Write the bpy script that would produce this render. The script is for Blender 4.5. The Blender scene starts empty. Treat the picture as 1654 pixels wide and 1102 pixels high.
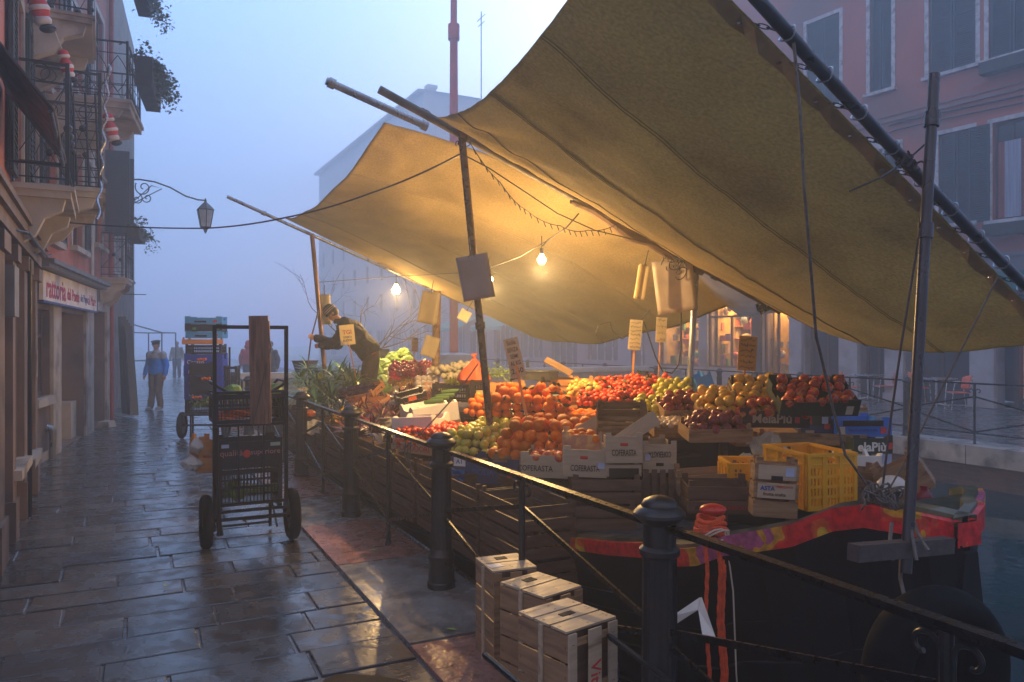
import bpy, math, random
from mathutils import Vector, Matrix, noise as mnoise
random.seed(7)
R = math.radians
scene = bpy.context.scene
# ---------------------------------------------------------------- camera, sky, sun, exposure
CAMH = 1.7; FPX = 1240.0
cam_d = bpy.data.cameras.new('camera'); cam = bpy.data.objects.new('camera', cam_d)
scene.collection.objects.link(cam); scene.camera = cam
cam.location = (0, 0, CAMH); cam.rotation_euler = (R(90), 0, 0)
cam_d.sensor_width = 36; cam_d.lens = 27; cam_d.clip_start = 0.05; cam_d.clip_end = 2000
cam_d.shift_y = 1/1654
SUN_EL, SUN_AZ = 24, 8
world = bpy.data.worlds.new('World'); scene.world = world; world.use_nodes = True
wn = world.node_tree.nodes; wl = world.node_tree.links
for n in list(wn): wn.remove(n)
wo = wn.new('ShaderNodeOutputWorld'); bg = wn.new('ShaderNodeBackground')
sky = wn.new('ShaderNodeTexSky'); sky.sky_type = 'NISHITA'; sky.sun_disc = False
sky.sun_elevation = R(SUN_EL); sky.sun_rotation = R(SUN_AZ); sky.dust_density = 3.0; sky.ozone_density = 3.0
flat = wn.new('ShaderNodeMix'); flat.data_type = 'RGBA'; flat.inputs[0].default_value = 0.85
wz = wn.new('ShaderNodeTexCoord'); wsz = wn.new('ShaderNodeSeparateXYZ'); wl.new(wz.outputs['Generated'], wsz.inputs[0])
wzm = wn.new('ShaderNodeMapRange'); wzm.inputs[1].default_value = 0.05; wzm.inputs[2].default_value = 0.5; wl.new(wsz.outputs[2], wzm.inputs[0])
wcm = wn.new('ShaderNodeMix'); wcm.data_type = 'RGBA'; wl.new(wzm.outputs[0], wcm.inputs[0])
wcm.inputs[6].default_value = (1.9, 2.6, 6.3, 1); wcm.inputs[7].default_value = (2.3, 4.9, 9.0, 1); wl.new(wcm.outputs[2], flat.inputs[7])
#     # an even blue overcast over the clear-sky model
wtc = wn.new('ShaderNodeTexCoord'); wdot = wn.new('ShaderNodeVectorMath'); wdot.operation = 'DOT_PRODUCT'; wdot.inputs[1].default_value = (-0.10, 0.62, 0.78)
wmr = wn.new('ShaderNodeMapRange'); wmr.inputs[1].default_value = -0.9; wmr.inputs[2].default_value = 1.0; wmr.inputs[3].default_value = 0.05; wmr.inputs[4].default_value = 1.42
wsc = wn.new('ShaderNodeVectorMath'); wsc.operation = 'SCALE'          # dawn light: brighter ahead, darker behind the camera
wl.new(wtc.outputs['Generated'], wdot.inputs[0]); wl.new(wdot.outputs['Value'], wmr.inputs[0]); wl.new(wmr.outputs[0], wsc.inputs['Scale'])
wsy = wn.new('ShaderNodeMapRange'); wsy.inputs[1].default_value = 0.25; wsy.inputs[2].default_value = -0.5; wl.new(wsz.outputs[1], wsy.inputs[0])
wback = wn.new('ShaderNodeMix'); wback.data_type = 'RGBA'; wback.inputs[7].default_value = (5.6, 4.9, 5.6, 1)   # warmer grey sky added behind the camera to redden the ambient light
wl.new(wsy.outputs[0], wback.inputs[0]); wl.new(flat.outputs[2], wback.inputs[6])
wl.new(sky.outputs[0], flat.inputs[6]); wl.new(wback.outputs[2], wsc.inputs[0]); wl.new(wsc.outputs[0], bg.inputs['Color'])
bg.inputs['Strength'].default_value = 0.15
wl.new(bg.outputs[0], wo.inputs['Surface'])
sun_d = bpy.data.lights.new('sun', 'SUN'); sun = bpy.data.objects.new('sun', sun_d)
scene.collection.objects.link(sun)
sun_d.energy = 0.35; sun_d.angle = R(50); sun_d.color = (0.55, 0.7, 1.0)
sun.rotation_euler = (R(90-SUN_EL), 0, R(180-SUN_AZ))
scene.view_settings.view_transform = 'Standard'; scene.view_settings.look = 'None'
scene.view_settings.exposure = 0.1; scene.view_settings.gamma = 1.0
scene.cycles.use_denoising = True
scene.cycles.volume_bounces = 5; scene.cycles.max_bounces = 8
scene.cycles.transparent_max_bounces = 16
scene.cycles.sample_clamp_indirect = 4.0
scene.cycles.volume_step_rate = 4
# ---------------------------------------------------------------- frames
P0 = Vector((0.595, 3.10, 0)); DS = Vector((-0.443, 0.8965, 0)); DT = Vector((0.8965, 0.443, 0))
YAWT = math.atan2(0.443, 0.8965)      # local x along DT, local y along DS
def P(u, v, Y): return Vector(((u-827)/FPX*Y, Y, CAMH-(v-552)/FPX*Y))
def ST(s, t, z=0.0): return P0 + DS*s + DT*t + Vector((0, 0, z))
def S(u, v, dz=0.0):
    k = (u-827)/FPX; w = (v-552)/FPX
    return P(u, v, (1.501-dz)/(w+0.179*k+0.0886))
def on_t(u, t, z=None):
    k = (u-827)/FPX
    s = (P0.x+DT.x*t-k*(P0.y+DT.y*t))/(-DS.x+DS.y*k)
    return s
# ---------------------------------------------------------------- mesh builder
class MB:
    def __init__(s): s.v = []; s.f = []; s.m = []; s.mi = 0; s.uv = None
    def add(s, vs, fs, M=None):
        o = len(s.v)
        s.v += [tuple(M @ Vector(p)) for p in vs] if M is not None else [tuple(p) for p in vs]
        for f in fs: s.f.append(tuple(i+o for i in f)); s.m.append(s.mi)
        return s
    def box(s, c, d, M=None, rot=None, taper=0):
        x, y, z = d[0]/2, d[1]/2, d[2]/2; t = 1-taper
        vs = [(-x,-y,-z),(x,-y,-z),(x,y,-z),(-x,y,-z),(-x*t,-y*t,z),(x*t,-y*t,z),(x*t,y*t,z),(-x*t,y*t,z)]
        fs = [(0,3,2,1),(4,5,6,7),(0,1,5,4),(1,2,6,5),(2,3,7,6),(3,0,4,7)]
        T = Matrix.Translation(Vector(c))
        if rot is not None: T = T @ rot
        if M is not None: T = M @ T
        return s.add(vs, fs, T)
    def beam(s, a, b, w, h, roll=0, up=(0,0,1)):
        a = Vector(a); b = Vector(b); d = b-a; L = d.length
        if L < 1e-6: return s
        z = d/L; u = Vector(up)
        if abs(z.dot(u)) > 0.98: u = Vector((1,0,0))
        x = z.cross(u).normalized(); y = z.cross(x)
        M = Matrix((x, y, z)).transposed().to_4x4(); M.translation = (a+b)/2
        return s.box((0,0,0), (w, h, L), M @ Matrix.Rotation(roll, 4, 'Z'))
    def tube(s, pts, r, n=8, caps=True):
        pts = [Vector(p) for p in pts]; N = len(pts)
        rs = r if isinstance(r, (list, tuple)) else [r]*N
        o = len(s.v); prev = None
        for i, p in enumerate(pts):
            d = (pts[min(i+1, N-1)]-pts[max(i-1, 0)])
            d = d.normalized() if d.length > 1e-9 else Vector((0,0,1))
            if prev is None:
                a = Vector((0,0,1)) if abs(d.z) < 0.9 else Vector((1,0,0))
                x = d.cross(a).normalized()
            else:
                x = (prev - d*prev.dot(d))
                x = x.normalized() if x.length > 1e-6 else d.orthogonal().normalized()
            prev = x; y = d.cross(x)
            for k in range(n):
                a = 2*math.pi*k/n
                s.v.append(tuple(p + (x*math.cos(a)+y*math.sin(a))*rs[i]))
        for i in range(N-1):
            for k in range(n):
                s.f.append((o+i*n+k, o+i*n+(k+1)%n, o+(i+1)*n+(k+1)%n, o+(i+1)*n+k)); s.m.append(s.mi)
        if caps:
            s.f.append(tuple(o+k for k in reversed(range(n)))); s.m.append(s.mi)
            s.f.append(tuple(o+(N-1)*n+k for k in range(n))); s.m.append(s.mi)
        return s
    def lathe(s, prof, n=16, M=None, sx=1, sy=1):
        o = len(s.v); vs = []; fs = []
        for (r, z) in prof:
            for k in range(n):
                a = 2*math.pi*k/n; vs.append((r*math.cos(a)*sx, r*math.sin(a)*sy, z))
        for i in range(len(prof)-1):
            for k in range(n): fs.append((i*n+k, i*n+(k+1)%n, (i+1)*n+(k+1)%n, (i+1)*n+k))
        fs.append(tuple(reversed(range(n)))); fs.append(tuple((len(prof)-1)*n+k for k in range(n)))
        return s.add(vs, fs, M)
    def ell(s, c, r, M=None, n=12, m=8, rot=None):
        vs = [(0,0,-1)]; fs = []
        for i in range(1, m):
            a = math.pi*i/m
            for k in range(n):
                b = 2*math.pi*k/n; vs.append((math.sin(a)*math.cos(b), math.sin(a)*math.sin(b), -math.cos(a)))
        vs.append((0,0,1)); L = len(vs)-1
        for k in range(n): fs.append((0, 1+(k+1)%n, 1+k)); fs.append((L, L-n+k, L-n+(k+1)%n))
        for i in range(m-2):
            for k in range(n): fs.append((1+i*n+k, 1+i*n+(k+1)%n, 1+(i+1)*n+(k+1)%n, 1+(i+1)*n+k))
        T = Matrix.Translation(Vector(c))
        if rot is not None: T = T @ rot
        T = T @ Matrix.Diagonal((r[0], r[1], r[2], 1)) if isinstance(r, (tuple, list)) else T @ Matrix.Diagonal((r, r, r, 1))
        if M is not None: T = M @ T
        return s.add(vs, fs, T)
    def limb(s, pts, rs, n=12):
        s.tube(pts, list(rs), n)
        for p, r in zip(pts, rs): s.ell(p, r*0.995, n=n, m=8)
        return s
    def grid(s, fn, nu, nv):
        o = len(s.v)
        for j in range(nv+1):
            for i in range(nu+1): s.v.append(tuple(fn(i/nu, j/nv)))
        for j in range(nv):
            for i in range(nu):
                a = o+j*(nu+1)+i; s.f.append((a, a+1, a+nu+2, a+nu+1)); s.m.append(s.mi)
        return s
    def prism(s, poly, z0, z1, M=None):
        n = len(poly); vs = [(x, y, z0) for x, y in poly]+[(x, y, z1) for x, y in poly]
        fs = [tuple(reversed(range(n))), tuple(range(n, 2*n))]+[(i, (i+1)%n, n+(i+1)%n, n+i) for i in range(n)]
        return s.add(vs, fs, M)
    def mesh(s, name, mats, smooth=True, ang=35):
        me = bpy.data.meshes.new(name); me.from_pydata(s.v, [], s.f)
        for m in (mats if isinstance(mats, (list, tuple)) else [mats]): me.materials.append(m)
        if any(s.m): me.polygons.foreach_set('material_index', s.m)
        me.update()
        if smooth:
            me.polygons.foreach_set('use_smooth', [True]*len(me.polygons))
            try: me.set_sharp_from_angle(angle=R(ang))
            except Exception: pass
        return me
    def build(s, name, mats, parent=None, smooth=True, loc=None, rot=None, ang=35):
        return obj(name, s.mesh(name, mats, smooth, ang), parent, loc, rot)
COL = scene.collection
def obj(name, me, parent=None, loc=None, rot=None):
    o = bpy.data.objects.new(name, me); COL.objects.link(o)
    if parent is not None: o.parent = parent
    if loc is not None: o.location = loc
    if rot is not None: o.rotation_euler = rot
    return o
def tag(o, label, cat, group=None):
    o['label'] = label; o['category'] = cat
    if group: o['group'] = group
    return o
def thing(name, label, cat, loc=(0,0,0), rot=(0,0,0), group=None):
    o = bpy.data.objects.new(name, None); COL.objects.link(o)
    o.empty_display_size = 0.1
    o.location = loc
    if isinstance(rot, Matrix): o.rotation_euler = rot.to_euler()
    else: o.rotation_euler = rot
    return tag(o, label, cat, group)
def struct(o, kind='structure'): o['kind'] = kind; return o
def copy_tree(o, parent=None):
    c = o.copy(); COL.objects.link(c)
    if parent is not None: c.parent = parent
    for ch in [x for x in bpy.data.objects if x.parent == o]: copy_tree(ch, c)
    return c
# ---------------------------------------------------------------- materials
_mats = {}
def mat(name, col, rough=0.6, metal=0.0, var=0.18, scale=6.0, bump=0.15, bscale=60.0, island=0.0, objr=0.0,
        stretch=(1,1,1), second=None, sscale=3.0, samt=0.5, coord='Object', spec=0.5, transl=0.0, rvar=0.1, coat=0.0, bdist=0.004, detail=6):
    if name in _mats: return _mats[name]
    m = bpy.data.materials.new(name); m.use_nodes = True; nt = m.node_tree; N = nt.nodes; L = nt.links
    b = N['Principled BSDF']; out = N['Material Output']
    tc = N.new('ShaderNodeTexCoord'); mp = N.new('ShaderNodeMapping'); mp.inputs['Scale'].default_value = stretch
    L.new(tc.outputs[coord], mp.inputs[0])
    n1 = N.new('ShaderNodeTexNoise'); n1.inputs['Scale'].default_value = scale; n1.inputs['Detail'].default_value = detail
    L.new(mp.outputs[0], n1.inputs[0])
    r = N.new('ShaderNodeMapRange'); r.inputs[1].default_value = 0.3; r.inputs[2].default_value = 0.7
    r.inputs[3].default_value = 1-var; r.inputs[4].default_value = 1+var
    L.new(n1.outputs[0], r.inputs[0])
    val = r.outputs[0]
    if island or objr:
        if island:
            g = N.new('ShaderNodeNewGeometry'); src = g.outputs['Random Per Island']; a = island
        else:
            g = N.new('ShaderNodeObjectInfo'); src = g.outputs['Random']; a = objr
        r2 = N.new('ShaderNodeMapRange'); r2.inputs[3].default_value = 1-a; r2.inputs[4].default_value = 1+a*0.6
        L.new(src, r2.inputs[0]); mu = N.new('ShaderNodeMath'); mu.operation = 'MULTIPLY'
        L.new(val, mu.inputs[0]); L.new(r2.outputs[0], mu.inputs[1]); val = mu.outputs[0]
    base = N.new('ShaderNodeMix'); base.data_type = 'RGBA'
    base.inputs[6].default_value = (*col, 1); base.inputs[7].default_value = (*(second or col), 1)
    if second:
        n3 = N.new('ShaderNodeTexNoise'); n3.inputs['Scale'].default_value = sscale; n3.inputs['Detail'].default_value = 7
        L.new(mp.outputs[0], n3.inputs[0])
        r3 = N.new('ShaderNodeMapRange'); r3.inputs[1].default_value = 0.62-0.25*samt; r3.inputs[2].default_value = 0.75-0.2*samt
        L.new(n3.outputs[0], r3.inputs[0]); L.new(r3.outputs[0], base.inputs[0])
    else: base.inputs[0].default_value = 0
    hs = N.new('ShaderNodeVectorMath'); hs.operation = 'SCALE'
    L.new(base.outputs[2], hs.inputs[0]); L.new(val, hs.inputs['Scale'])
    L.new(hs.outputs[0], b.inputs['Base Color'])
    b.inputs['Metallic'].default_value = metal; b.inputs['Specular IOR Level'].default_value = spec
    b.inputs['Coat Weight'].default_value = coat; b.inputs['Coat Roughness'].default_value = 0.08
    rr = N.new('ShaderNodeMapRange'); rr.inputs[1].default_value = 0.3; rr.inputs[2].default_value = 0.7
    rr.inputs[3].default_value = max(0.02, rough-rvar); rr.inputs[4].default_value = min(1, rough+rvar)
    n4 = N.new('ShaderNodeTexNoise'); n4.inputs['Scale'].default_value = scale*1.7; L.new(mp.outputs[0], n4.inputs[0])
    L.new(n4.outputs[0], rr.inputs[0]); L.new(rr.outputs[0], b.inputs['Roughness'])
    if bump:
        n2 = N.new('ShaderNodeTexNoise'); n2.inputs['Scale'].default_value = bscale; n2.inputs['Detail'].default_value = 5
        L.new(mp.outputs[0], n2.inputs[0])
        bp = N.new('ShaderNodeBump'); bp.inputs['Strength'].default_value = bump; bp.inputs['Distance'].default_value = bdist
        L.new(n2.outputs[0], bp.inputs['Height']); L.new(bp.outputs[0], b.inputs['Normal'])
    if transl:
        t = N.new('ShaderNodeBsdfTranslucent'); L.new(hs.outputs[0], t.inputs[0])
        mx = N.new('ShaderNodeMixShader'); mx.inputs[0].default_value = transl
        L.new(b.outputs[0], mx.inputs[1]); L.new(t.outputs[0], mx.inputs[2]); L.new(mx.outputs[0], out.inputs[0])
    _mats[name] = m; return m
def emis(name, col, st):
    m = bpy.data.materials.new(name); m.use_nodes = True; b = m.node_tree.nodes['Principled BSDF']
    b.inputs['Base Color'].default_value = (*col, 1)
    b.inputs['Emission Color'].default_value = (*col, 1); b.inputs['Emission Strength'].default_value = st
    return m
def glass(name, col=(0.02,0.025,0.035), rough=0.06):
    return mat(name, col, rough, var=0.05, bump=0, spec=0.8, rvar=0.03)
M_iron = mat('painted_cast_iron', (0.007,0.008,0.011), 0.38, var=0.3, scale=14, bump=0.35, bscale=45, spec=0.6, second=(0.03,0.018,0.013), sscale=9, samt=0.25, bdist=0.003)
M_rail = mat('worn_rail_iron', (0.012,0.011,0.012), 0.30, metal=0.5, var=0.2, scale=20, bump=0.08, bscale=60, second=(0.022,0.015,0.012), sscale=5, samt=0.3, bdist=0.002)
M_steel = mat('galvanised_steel', (0.30,0.31,0.34), 0.32, metal=0.85, var=0.25, scale=9, bump=0.12, bscale=70, stretch=(1,1,0.3), second=(0.1,0.08,0.07), sscale=5, samt=0.3)
M_black = mat('black_painted_metal', (0.005,0.005,0.006), 0.4, metal=0.2, var=0.3, scale=20, bump=0.1)
M_rubber = mat('black_rubber', (0.003,0.003,0.0035), 0.85, var=0.3, scale=12, bump=0.3, bscale=40, spec=0.15)
M_wood = mat('crate_wood', (0.30,0.185,0.10), 0.6, var=0.28, scale=5, island=0.35, stretch=(1.2,9,9), bump=0.3, bscale=22, second=(0.13,0.07,0.04), sscale=3, samt=0.4, bdist=0.002)
M_wood_pale = mat('pale_poplar', (0.46,0.37,0.27), 0.55, var=0.15, scale=4, island=0.15, stretch=(1.2,8,8), bump=0.2, bscale=24, second=(0.22,0.155,0.10), sscale=2.5, samt=0.2, bdist=0.002)
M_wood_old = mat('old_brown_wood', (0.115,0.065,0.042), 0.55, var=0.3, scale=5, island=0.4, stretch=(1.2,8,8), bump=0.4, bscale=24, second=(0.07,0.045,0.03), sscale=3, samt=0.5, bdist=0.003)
M_wood_orange = mat('orange_and_lamplit_wood', (0.62,0.28,0.09), 0.55, var=0.2, scale=5, island=0.25, stretch=(1.2,8,8), bump=0.25, bscale=24, bdist=0.002)  # orange wood; on the back crates the tone also carries painted lamplight
M_styro = mat('white_polystyrene', (0.78,0.77,0.74), 0.7, var=0.08, scale=8, bump=0.4, bscale=90, second=(0.55,0.5,0.42), sscale=4, samt=0.2)
M_pblack = mat('black_plastic', (0.007,0.007,0.008), 0.4, var=0.2, bump=0.05)
M_yellow = mat('yellow_plastic', (0.80,0.42,0.02), 0.35, var=0.12, scale=5, bump=0.06, second=(0.5,0.24,0.02), sscale=3, samt=0.2)
M_paper = mat('off_white_paper', (0.72,0.68,0.58), 0.6, var=0.08, scale=5, bump=0.2, bscale=12, transl=0.35)
M_bag = mat('cream_paper_bags', (0.78,0.70,0.50), 0.5, var=0.08, scale=5, bump=0.3, bscale=9, transl=0.6)
M_plastic_w = mat('white_plastic_film', (0.7,0.7,0.7), 0.3, var=0.1, scale=6, bump=0.5, bscale=14, transl=0.3)
M_ink = mat('black_ink', (0.02,0.018,0.018), 0.6, bump=0, var=0.3)
M_green_ink = mat('green_ink', (0.05,0.3,0.12), 0.6, bump=0)
M_red_ink = mat('red_ink', (0.55,0.04,0.03), 0.6, bump=0)
M_blue_ink = mat('blue_ink', (0.04,0.08,0.35), 0.6, bump=0)
M_white_ink = mat('white_ink', (0.75,0.75,0.72), 0.6, bump=0)
M_pink_ink = mat('magenta_ink', (0.40,0.04,0.14), 0.6, bump=0, var=0.4, scale=10)
M_skin = mat('skin', (0.50,0.27,0.19), 0.5, var=0.1, bump=0.05)
M_canvas = mat('tan_canvas', (0.56,0.43,0.21), 0.85, var=0.10, scale=1.6, bump=0.35, bscale=5, second=(0.44,0.33,0.165), sscale=1.1, samt=0.4, transl=0.6, bdist=0.012, spec=0.15)
# finer weave and mildew specks on the canvas
def _canvas_detail(m):
    nt = m.node_tree; N = nt.nodes; L = nt.links; b = N['Principled BSDF']
    tc = N.new('ShaderNodeTexCoord'); n = N.new('ShaderNodeTexNoise'); n.inputs['Scale'].default_value = 55; n.inputs['Detail'].default_value = 8
    L.new(tc.outputs['Object'], n.inputs[0]); r = N.new('ShaderNodeMapRange'); r.inputs[1].default_value = 0.3; r.inputs[2].default_value = 0.7
    r.inputs[3].default_value = 0.78; r.inputs[4].default_value = 1.12; L.new(n.outputs[0], r.inputs[0])
    src = b.inputs['Base Color'].links[0].from_socket
    sc = N.new('ShaderNodeVectorMath'); sc.operation = 'SCALE'; L.new(src, sc.inputs[0]); L.new(r.outputs[0], sc.inputs['Scale'])
    L.new(sc.outputs[0], b.inputs['Base Color'])
    for x in N:
        if x.type == 'BSDF_TRANSLUCENT': L.new(sc.outputs[0], x.inputs[0])
_canvas_detail(M_canvas)
def text_mesh(txt, size, depth=0.0015, sx=1.0, bold=0.0):
    key = ('txt', txt, size, sx, bold)
    if key in _mats: return _mats[key]
    cu = bpy.data.curves.new('lettering', 'FONT'); cu.body = txt; cu.size = size; cu.extrude = depth
    cu.align_x = 'CENTER'; cu.align_y = 'CENTER'; cu.offset = bold; cu.resolution_u = 3
    ob = bpy.data.objects.new('tmp_text', cu); COL.objects.link(ob)
    dg = bpy.context.evaluated_depsgraph_get(); me = bpy.data.meshes.new_from_object(ob.evaluated_get(dg))
    bpy.data.objects.remove(ob); bpy.data.curves.remove(cu)
    if sx != 1.0:
        for v in me.vertices: v.co.x *= sx
    _mats[key] = me; return me
def text(txt, size, m, parent, loc, rot=(R(90),0,0), sx=1.0, name='printed_lettering', bold=0.0, fit=None):
    me = text_mesh(txt, size, sx=sx, bold=bold).copy(); me.materials.clear(); me.materials.append(m)
    if fit:
        xs = [v.co.x for v in me.vertices]; w = max(xs)-min(xs); c = (max(xs)+min(xs))/2
        for v in me.vertices: v.co.x = (v.co.x-c)*fit/w; v.co.y *= min(1.5, max(0.75, fit/w))
    return obj(name, me, parent, loc, rot)
def bake(o):
    dg = bpy.context.evaluated_depsgraph_get(); me = bpy.data.meshes.new_from_object(o.evaluated_get(dg))
    o.modifiers.clear(); o.data = me
    return o
# ================================================================ THE SETTING
M_ground = mat('wet_stone_ground', (0.09,0.09,0.095), 0.25, var=0.3, scale=2, bump=0.3, bscale=4, rvar=0.15)
def paving_mat(name, col, second, rough):
    return mat(name, col, rough, var=0.22, scale=3.5, bump=0.22, bscale=34, island=0.35, second=second, sscale=2.2, samt=0.45, rvar=0.17, spec=0.6, bdist=0.006)
M_pave = paving_mat('wet_trachyte', (0.06,0.058,0.062), (0.075,0.070,0.066), 0.24)
M_joint = mat('dirty_joint', (0.02,0.018,0.016), 0.6, var=0.4, bump=0.4, bscale=30)
M_pink = mat('red_verona_stone', (0.26,0.125,0.10), 0.30, var=0.3, scale=7, bump=0.8, bscale=26, second=(0.11,0.07,0.06), sscale=14, samt=0.35, rvar=0.15, bdist=0.008)
M_grey = mat('istrian_stone', (0.20,0.195,0.19), 0.25, var=0.2, scale=5, bump=0.35, bscale=22, second=(0.11,0.105,0.1), sscale=3, samt=0.4, rvar=0.12)
# ground: one sheet with the canal cut out, dropping to the water between
g = MB()
def q(b, s0, s1, t0, t1, z): 
    vs = [ST(s0,t0,z), ST(s0,t1,z), ST(s1,t1,z), ST(s1,t0,z)]; b.add(vs, [(0,1,2,3)])
q(g, -60, 260, -200, 0.24, -0.012); q(g, -60, 260, 10.26, 200, -0.012)
struct(g.build('ground', M_ground, smooth=False))
# water
M_water = mat('canal_water', (0.001,0.022,0.026), 0.04, var=0.2, scale=1, bump=0.25, bscale=1.6, spec=0.12, rvar=0.02, stretch=(1,1,1), bdist=0.05, detail=3)
w = MB(); q(w, -60, 260, 0.2, 10.3, -0.65)
struct(w.build('water', M_water, smooth=False))
# paving slabs, courses across the street
def slabs(name, s0, s1, t0, t1, m, dep=(0.30,0.42), ln=(0.5,1.05), gap=0.017, th=0.03, seed=1, tfun=None):
    rnd = random.Random(seed); b = MB(); s = s0
    while s < s1:
        d = rnd.uniform(*dep); a, e = (tfun(s) if tfun else (t0, t1)); t = a - rnd.uniform(0, 0.6); 
        while t < e:
            l = rnd.uniform(*ln); te = min(t+l, e)
            if te - t > 0.05:
                zz = rnd.uniform(-0.004, 0.004); g2 = gap/2; c = 0.006
                A = [(s+g2, t+g2), (s+g2, te-g2), (s+d-g2, te-g2), (s+d-g2, t+g2)]
                In = [(s+g2+c, t+g2+c), (s+g2+c, te-g2-c), (s+d-g2-c, te-g2-c), (s+d-g2-c, t+g2+c)]
                j = [rnd.uniform(-0.0025, 0.0025) for _ in range(4)]
                jj = [(rnd.uniform(-.005,.005), rnd.uniform(-.005,.005)) for _ in range(4)]
                vs = [ST(A[i][0]+jj[i][0], A[i][1]+jj[i][1], -0.02) for i in range(4)] + [ST(A[i][0]+jj[i][0], A[i][1]+jj[i][1], zz+j[i]-0.004) for i in range(4)] + [ST(In[i][0]+jj[i][0], In[i][1]+jj[i][1], zz+j[i]) for i in range(4)]
                b.add(vs, [(8,9,10,11)]+[(4+i,4+(i+1)%4,8+(i+1)%4,8+i) for i in range(4)]+[(i,(i+1)%4,4+(i+1)%4,4+i) for i in range(4)])
            t = te
            if e - t < 0.02: break
        s += d
    return struct(b.build(name, m, smooth=False))
slabs('pavement', -3.2, 17.0, 0, 0, M_pave, tfun=lambda s: (-3.9, -0.53), seed=3)
slabs('pavement', 17.0, 34.0, 0, 0, M_pave, dep=(0.4,0.6), tfun=lambda s: (-16, 0.0), seed=4)
kb = MB(); bounds = [-3.0,-1.4,0.1,1.58,3.26,4.62,5.95,7.4,8.7,10.1,11.5,12.9,14.1]
for kind, M_ in ((0, M_pink), (1, M_grey)):
    b = MB()
    for i in range(len(bounds)-1):
        pink = [0,0,1,0,1,0,1,1,0,1,0,1][i]
        if pink == kind: continue
        s0, s1 = bounds[i]+.006, bounds[i+1]-.006; z = 0.012 + 0.004*math.sin(i*2.3)
        M = Matrix.Translation(ST((s0+s1)/2, -0.135, z-0.2)) @ Matrix.Rotation(YAWT, 4, 'Z')
        b.box((0,0,0), (0.77, s1-s0, 0.4), M, taper=0.004)
    struct(b.build('kerb', M_))
# puddle film lying in the dip of the paving near the camera
pm = mat('puddle_water', (0.03,0.028,0.026), 0.03, var=0.1, bump=0.12, bscale=3, spec=0.8, rvar=0.015, bdist=0.01)
pb = MB()
def blob(s, t, a, b2, seed, z):
    n = 40; pts = []
    for i in range(n):
        an = 2*math.pi*i/n; k = 1+0.28*mnoise.noise(Vector((math.cos(an)*1.3, math.sin(an)*1.3, seed)))*2
        pts.append(ST(s+a*k*math.sin(an), t+b2*k*math.cos(an), z))
    pb.add(pts, [tuple(range(n))])
blob(0.75, -1.05, 0.62, 0.46, 3.1, 0.0085)
struct(pb.build('water_puddle', pm, smooth=False))
# quay walls (brick under a stone edge)
def brick_mat(name, c1, c2, mortar, sc=1.0):
    m = bpy.data.materials.new(name); m.use_nodes = True; N = m.node_tree.nodes; L = m.node_tree.links; b = N['Principled BSDF']
    tc = N.new('ShaderNodeTexCoord'); sp = N.new('ShaderNodeSeparateXYZ'); cb = N.new('ShaderNodeCombineXYZ')
    L.new(tc.outputs['Object'], sp.inputs[0]); L.new(sp.outputs[1], cb.inputs[0]); L.new(sp.outputs[2], cb.inputs[1])
    bt = N.new('ShaderNodeTexBrick'); bt.inputs['Color1'].default_value = (*c1,1); bt.inputs['Color2'].default_value = (*c2,1)
    bt.inputs['Mortar'].default_value = (*mortar,1); bt.inputs['Scale'].default_value = 1; bt.inputs['Brick Width'].default_value = 0.26*sc
    bt.inputs['Row Height'].default_value = 0.075*sc; bt.inputs['Mortar Size'].default_value = 0.008*sc
    L.new(cb.outputs[0], bt.inputs[0]); n = N.new('ShaderNodeTexNoise'); n.inputs['Scale'].default_value = 3; n.inputs['Detail'].default_value = 8
    L.new(tc.outputs['Object'], n.inputs[0]); mx = N.new('ShaderNodeMix'); mx.data_type = 'RGBA'; mx.blend_type = 'MULTIPLY'; mx.inputs[0].default_value = 0.9
    L.new(bt.outputs[0], mx.inputs[6]); L.new(n.outputs[0], mx.inputs[7]); L.new(mx.outputs[2], b.inputs['Base Color'])
    b.inputs['Roughness'].default_value = 0.55
    bp = N.new('ShaderNodeBump'); bp.inputs['Strength'].default_value = 0.6; bp.inputs['Distance'].default_value = 0.01
    L.new(bt.outputs[1], bp.inputs['Height']); bp.invert = True; L.new(bp.outputs[0], b.inputs['Normal'])
    return m
M_brick = brick_mat('canal_brick', (0.22,0.12,0.085), (0.13,0.08,0.06), (0.16,0.14,0.12))
qw = MB(); qw.box((0,0,0), (0.3, 80, 1.6)); o = qw.build('quay_wall', M_brick, smooth=False, loc=ST(20, 10.42, -1.09), rot=(0,0,YAWT))
tag(o, 'dark brick quay wall rising from the water on the far bank', 'quay wall')
qw = MB(); qw.box((0,0,0), (0.2, 80, 1.4)); o = qw.build('quay_wall', M_brick, smooth=False, loc=ST(20, 0.125, -0.93), rot=(0,0,YAWT))
tag(o, 'brick quay wall in shadow under the near railing beside the boat', 'quay wall')
eb = MB(); s = -12
while s < 60:
    l = random.uniform(1.3, 2.0); M = Matrix.Translation(ST(s+l/2, 10.5, -0.125)) @ Matrix.Rotation(YAWT, 4, 'Z')
    eb.box((0,0,0), (0.62, l-0.015, 0.30+random.uniform(0,.02)), M); s += l
struct(eb.build('kerb', mat('pale_edge_stone', (0.40,0.38,0.37), 0.35, var=0.2, scale=3, bump=0.5, bscale=14, second=(0.16,0.15,0.14), sscale=2.5, samt=0.5, island=0.15)))
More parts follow.
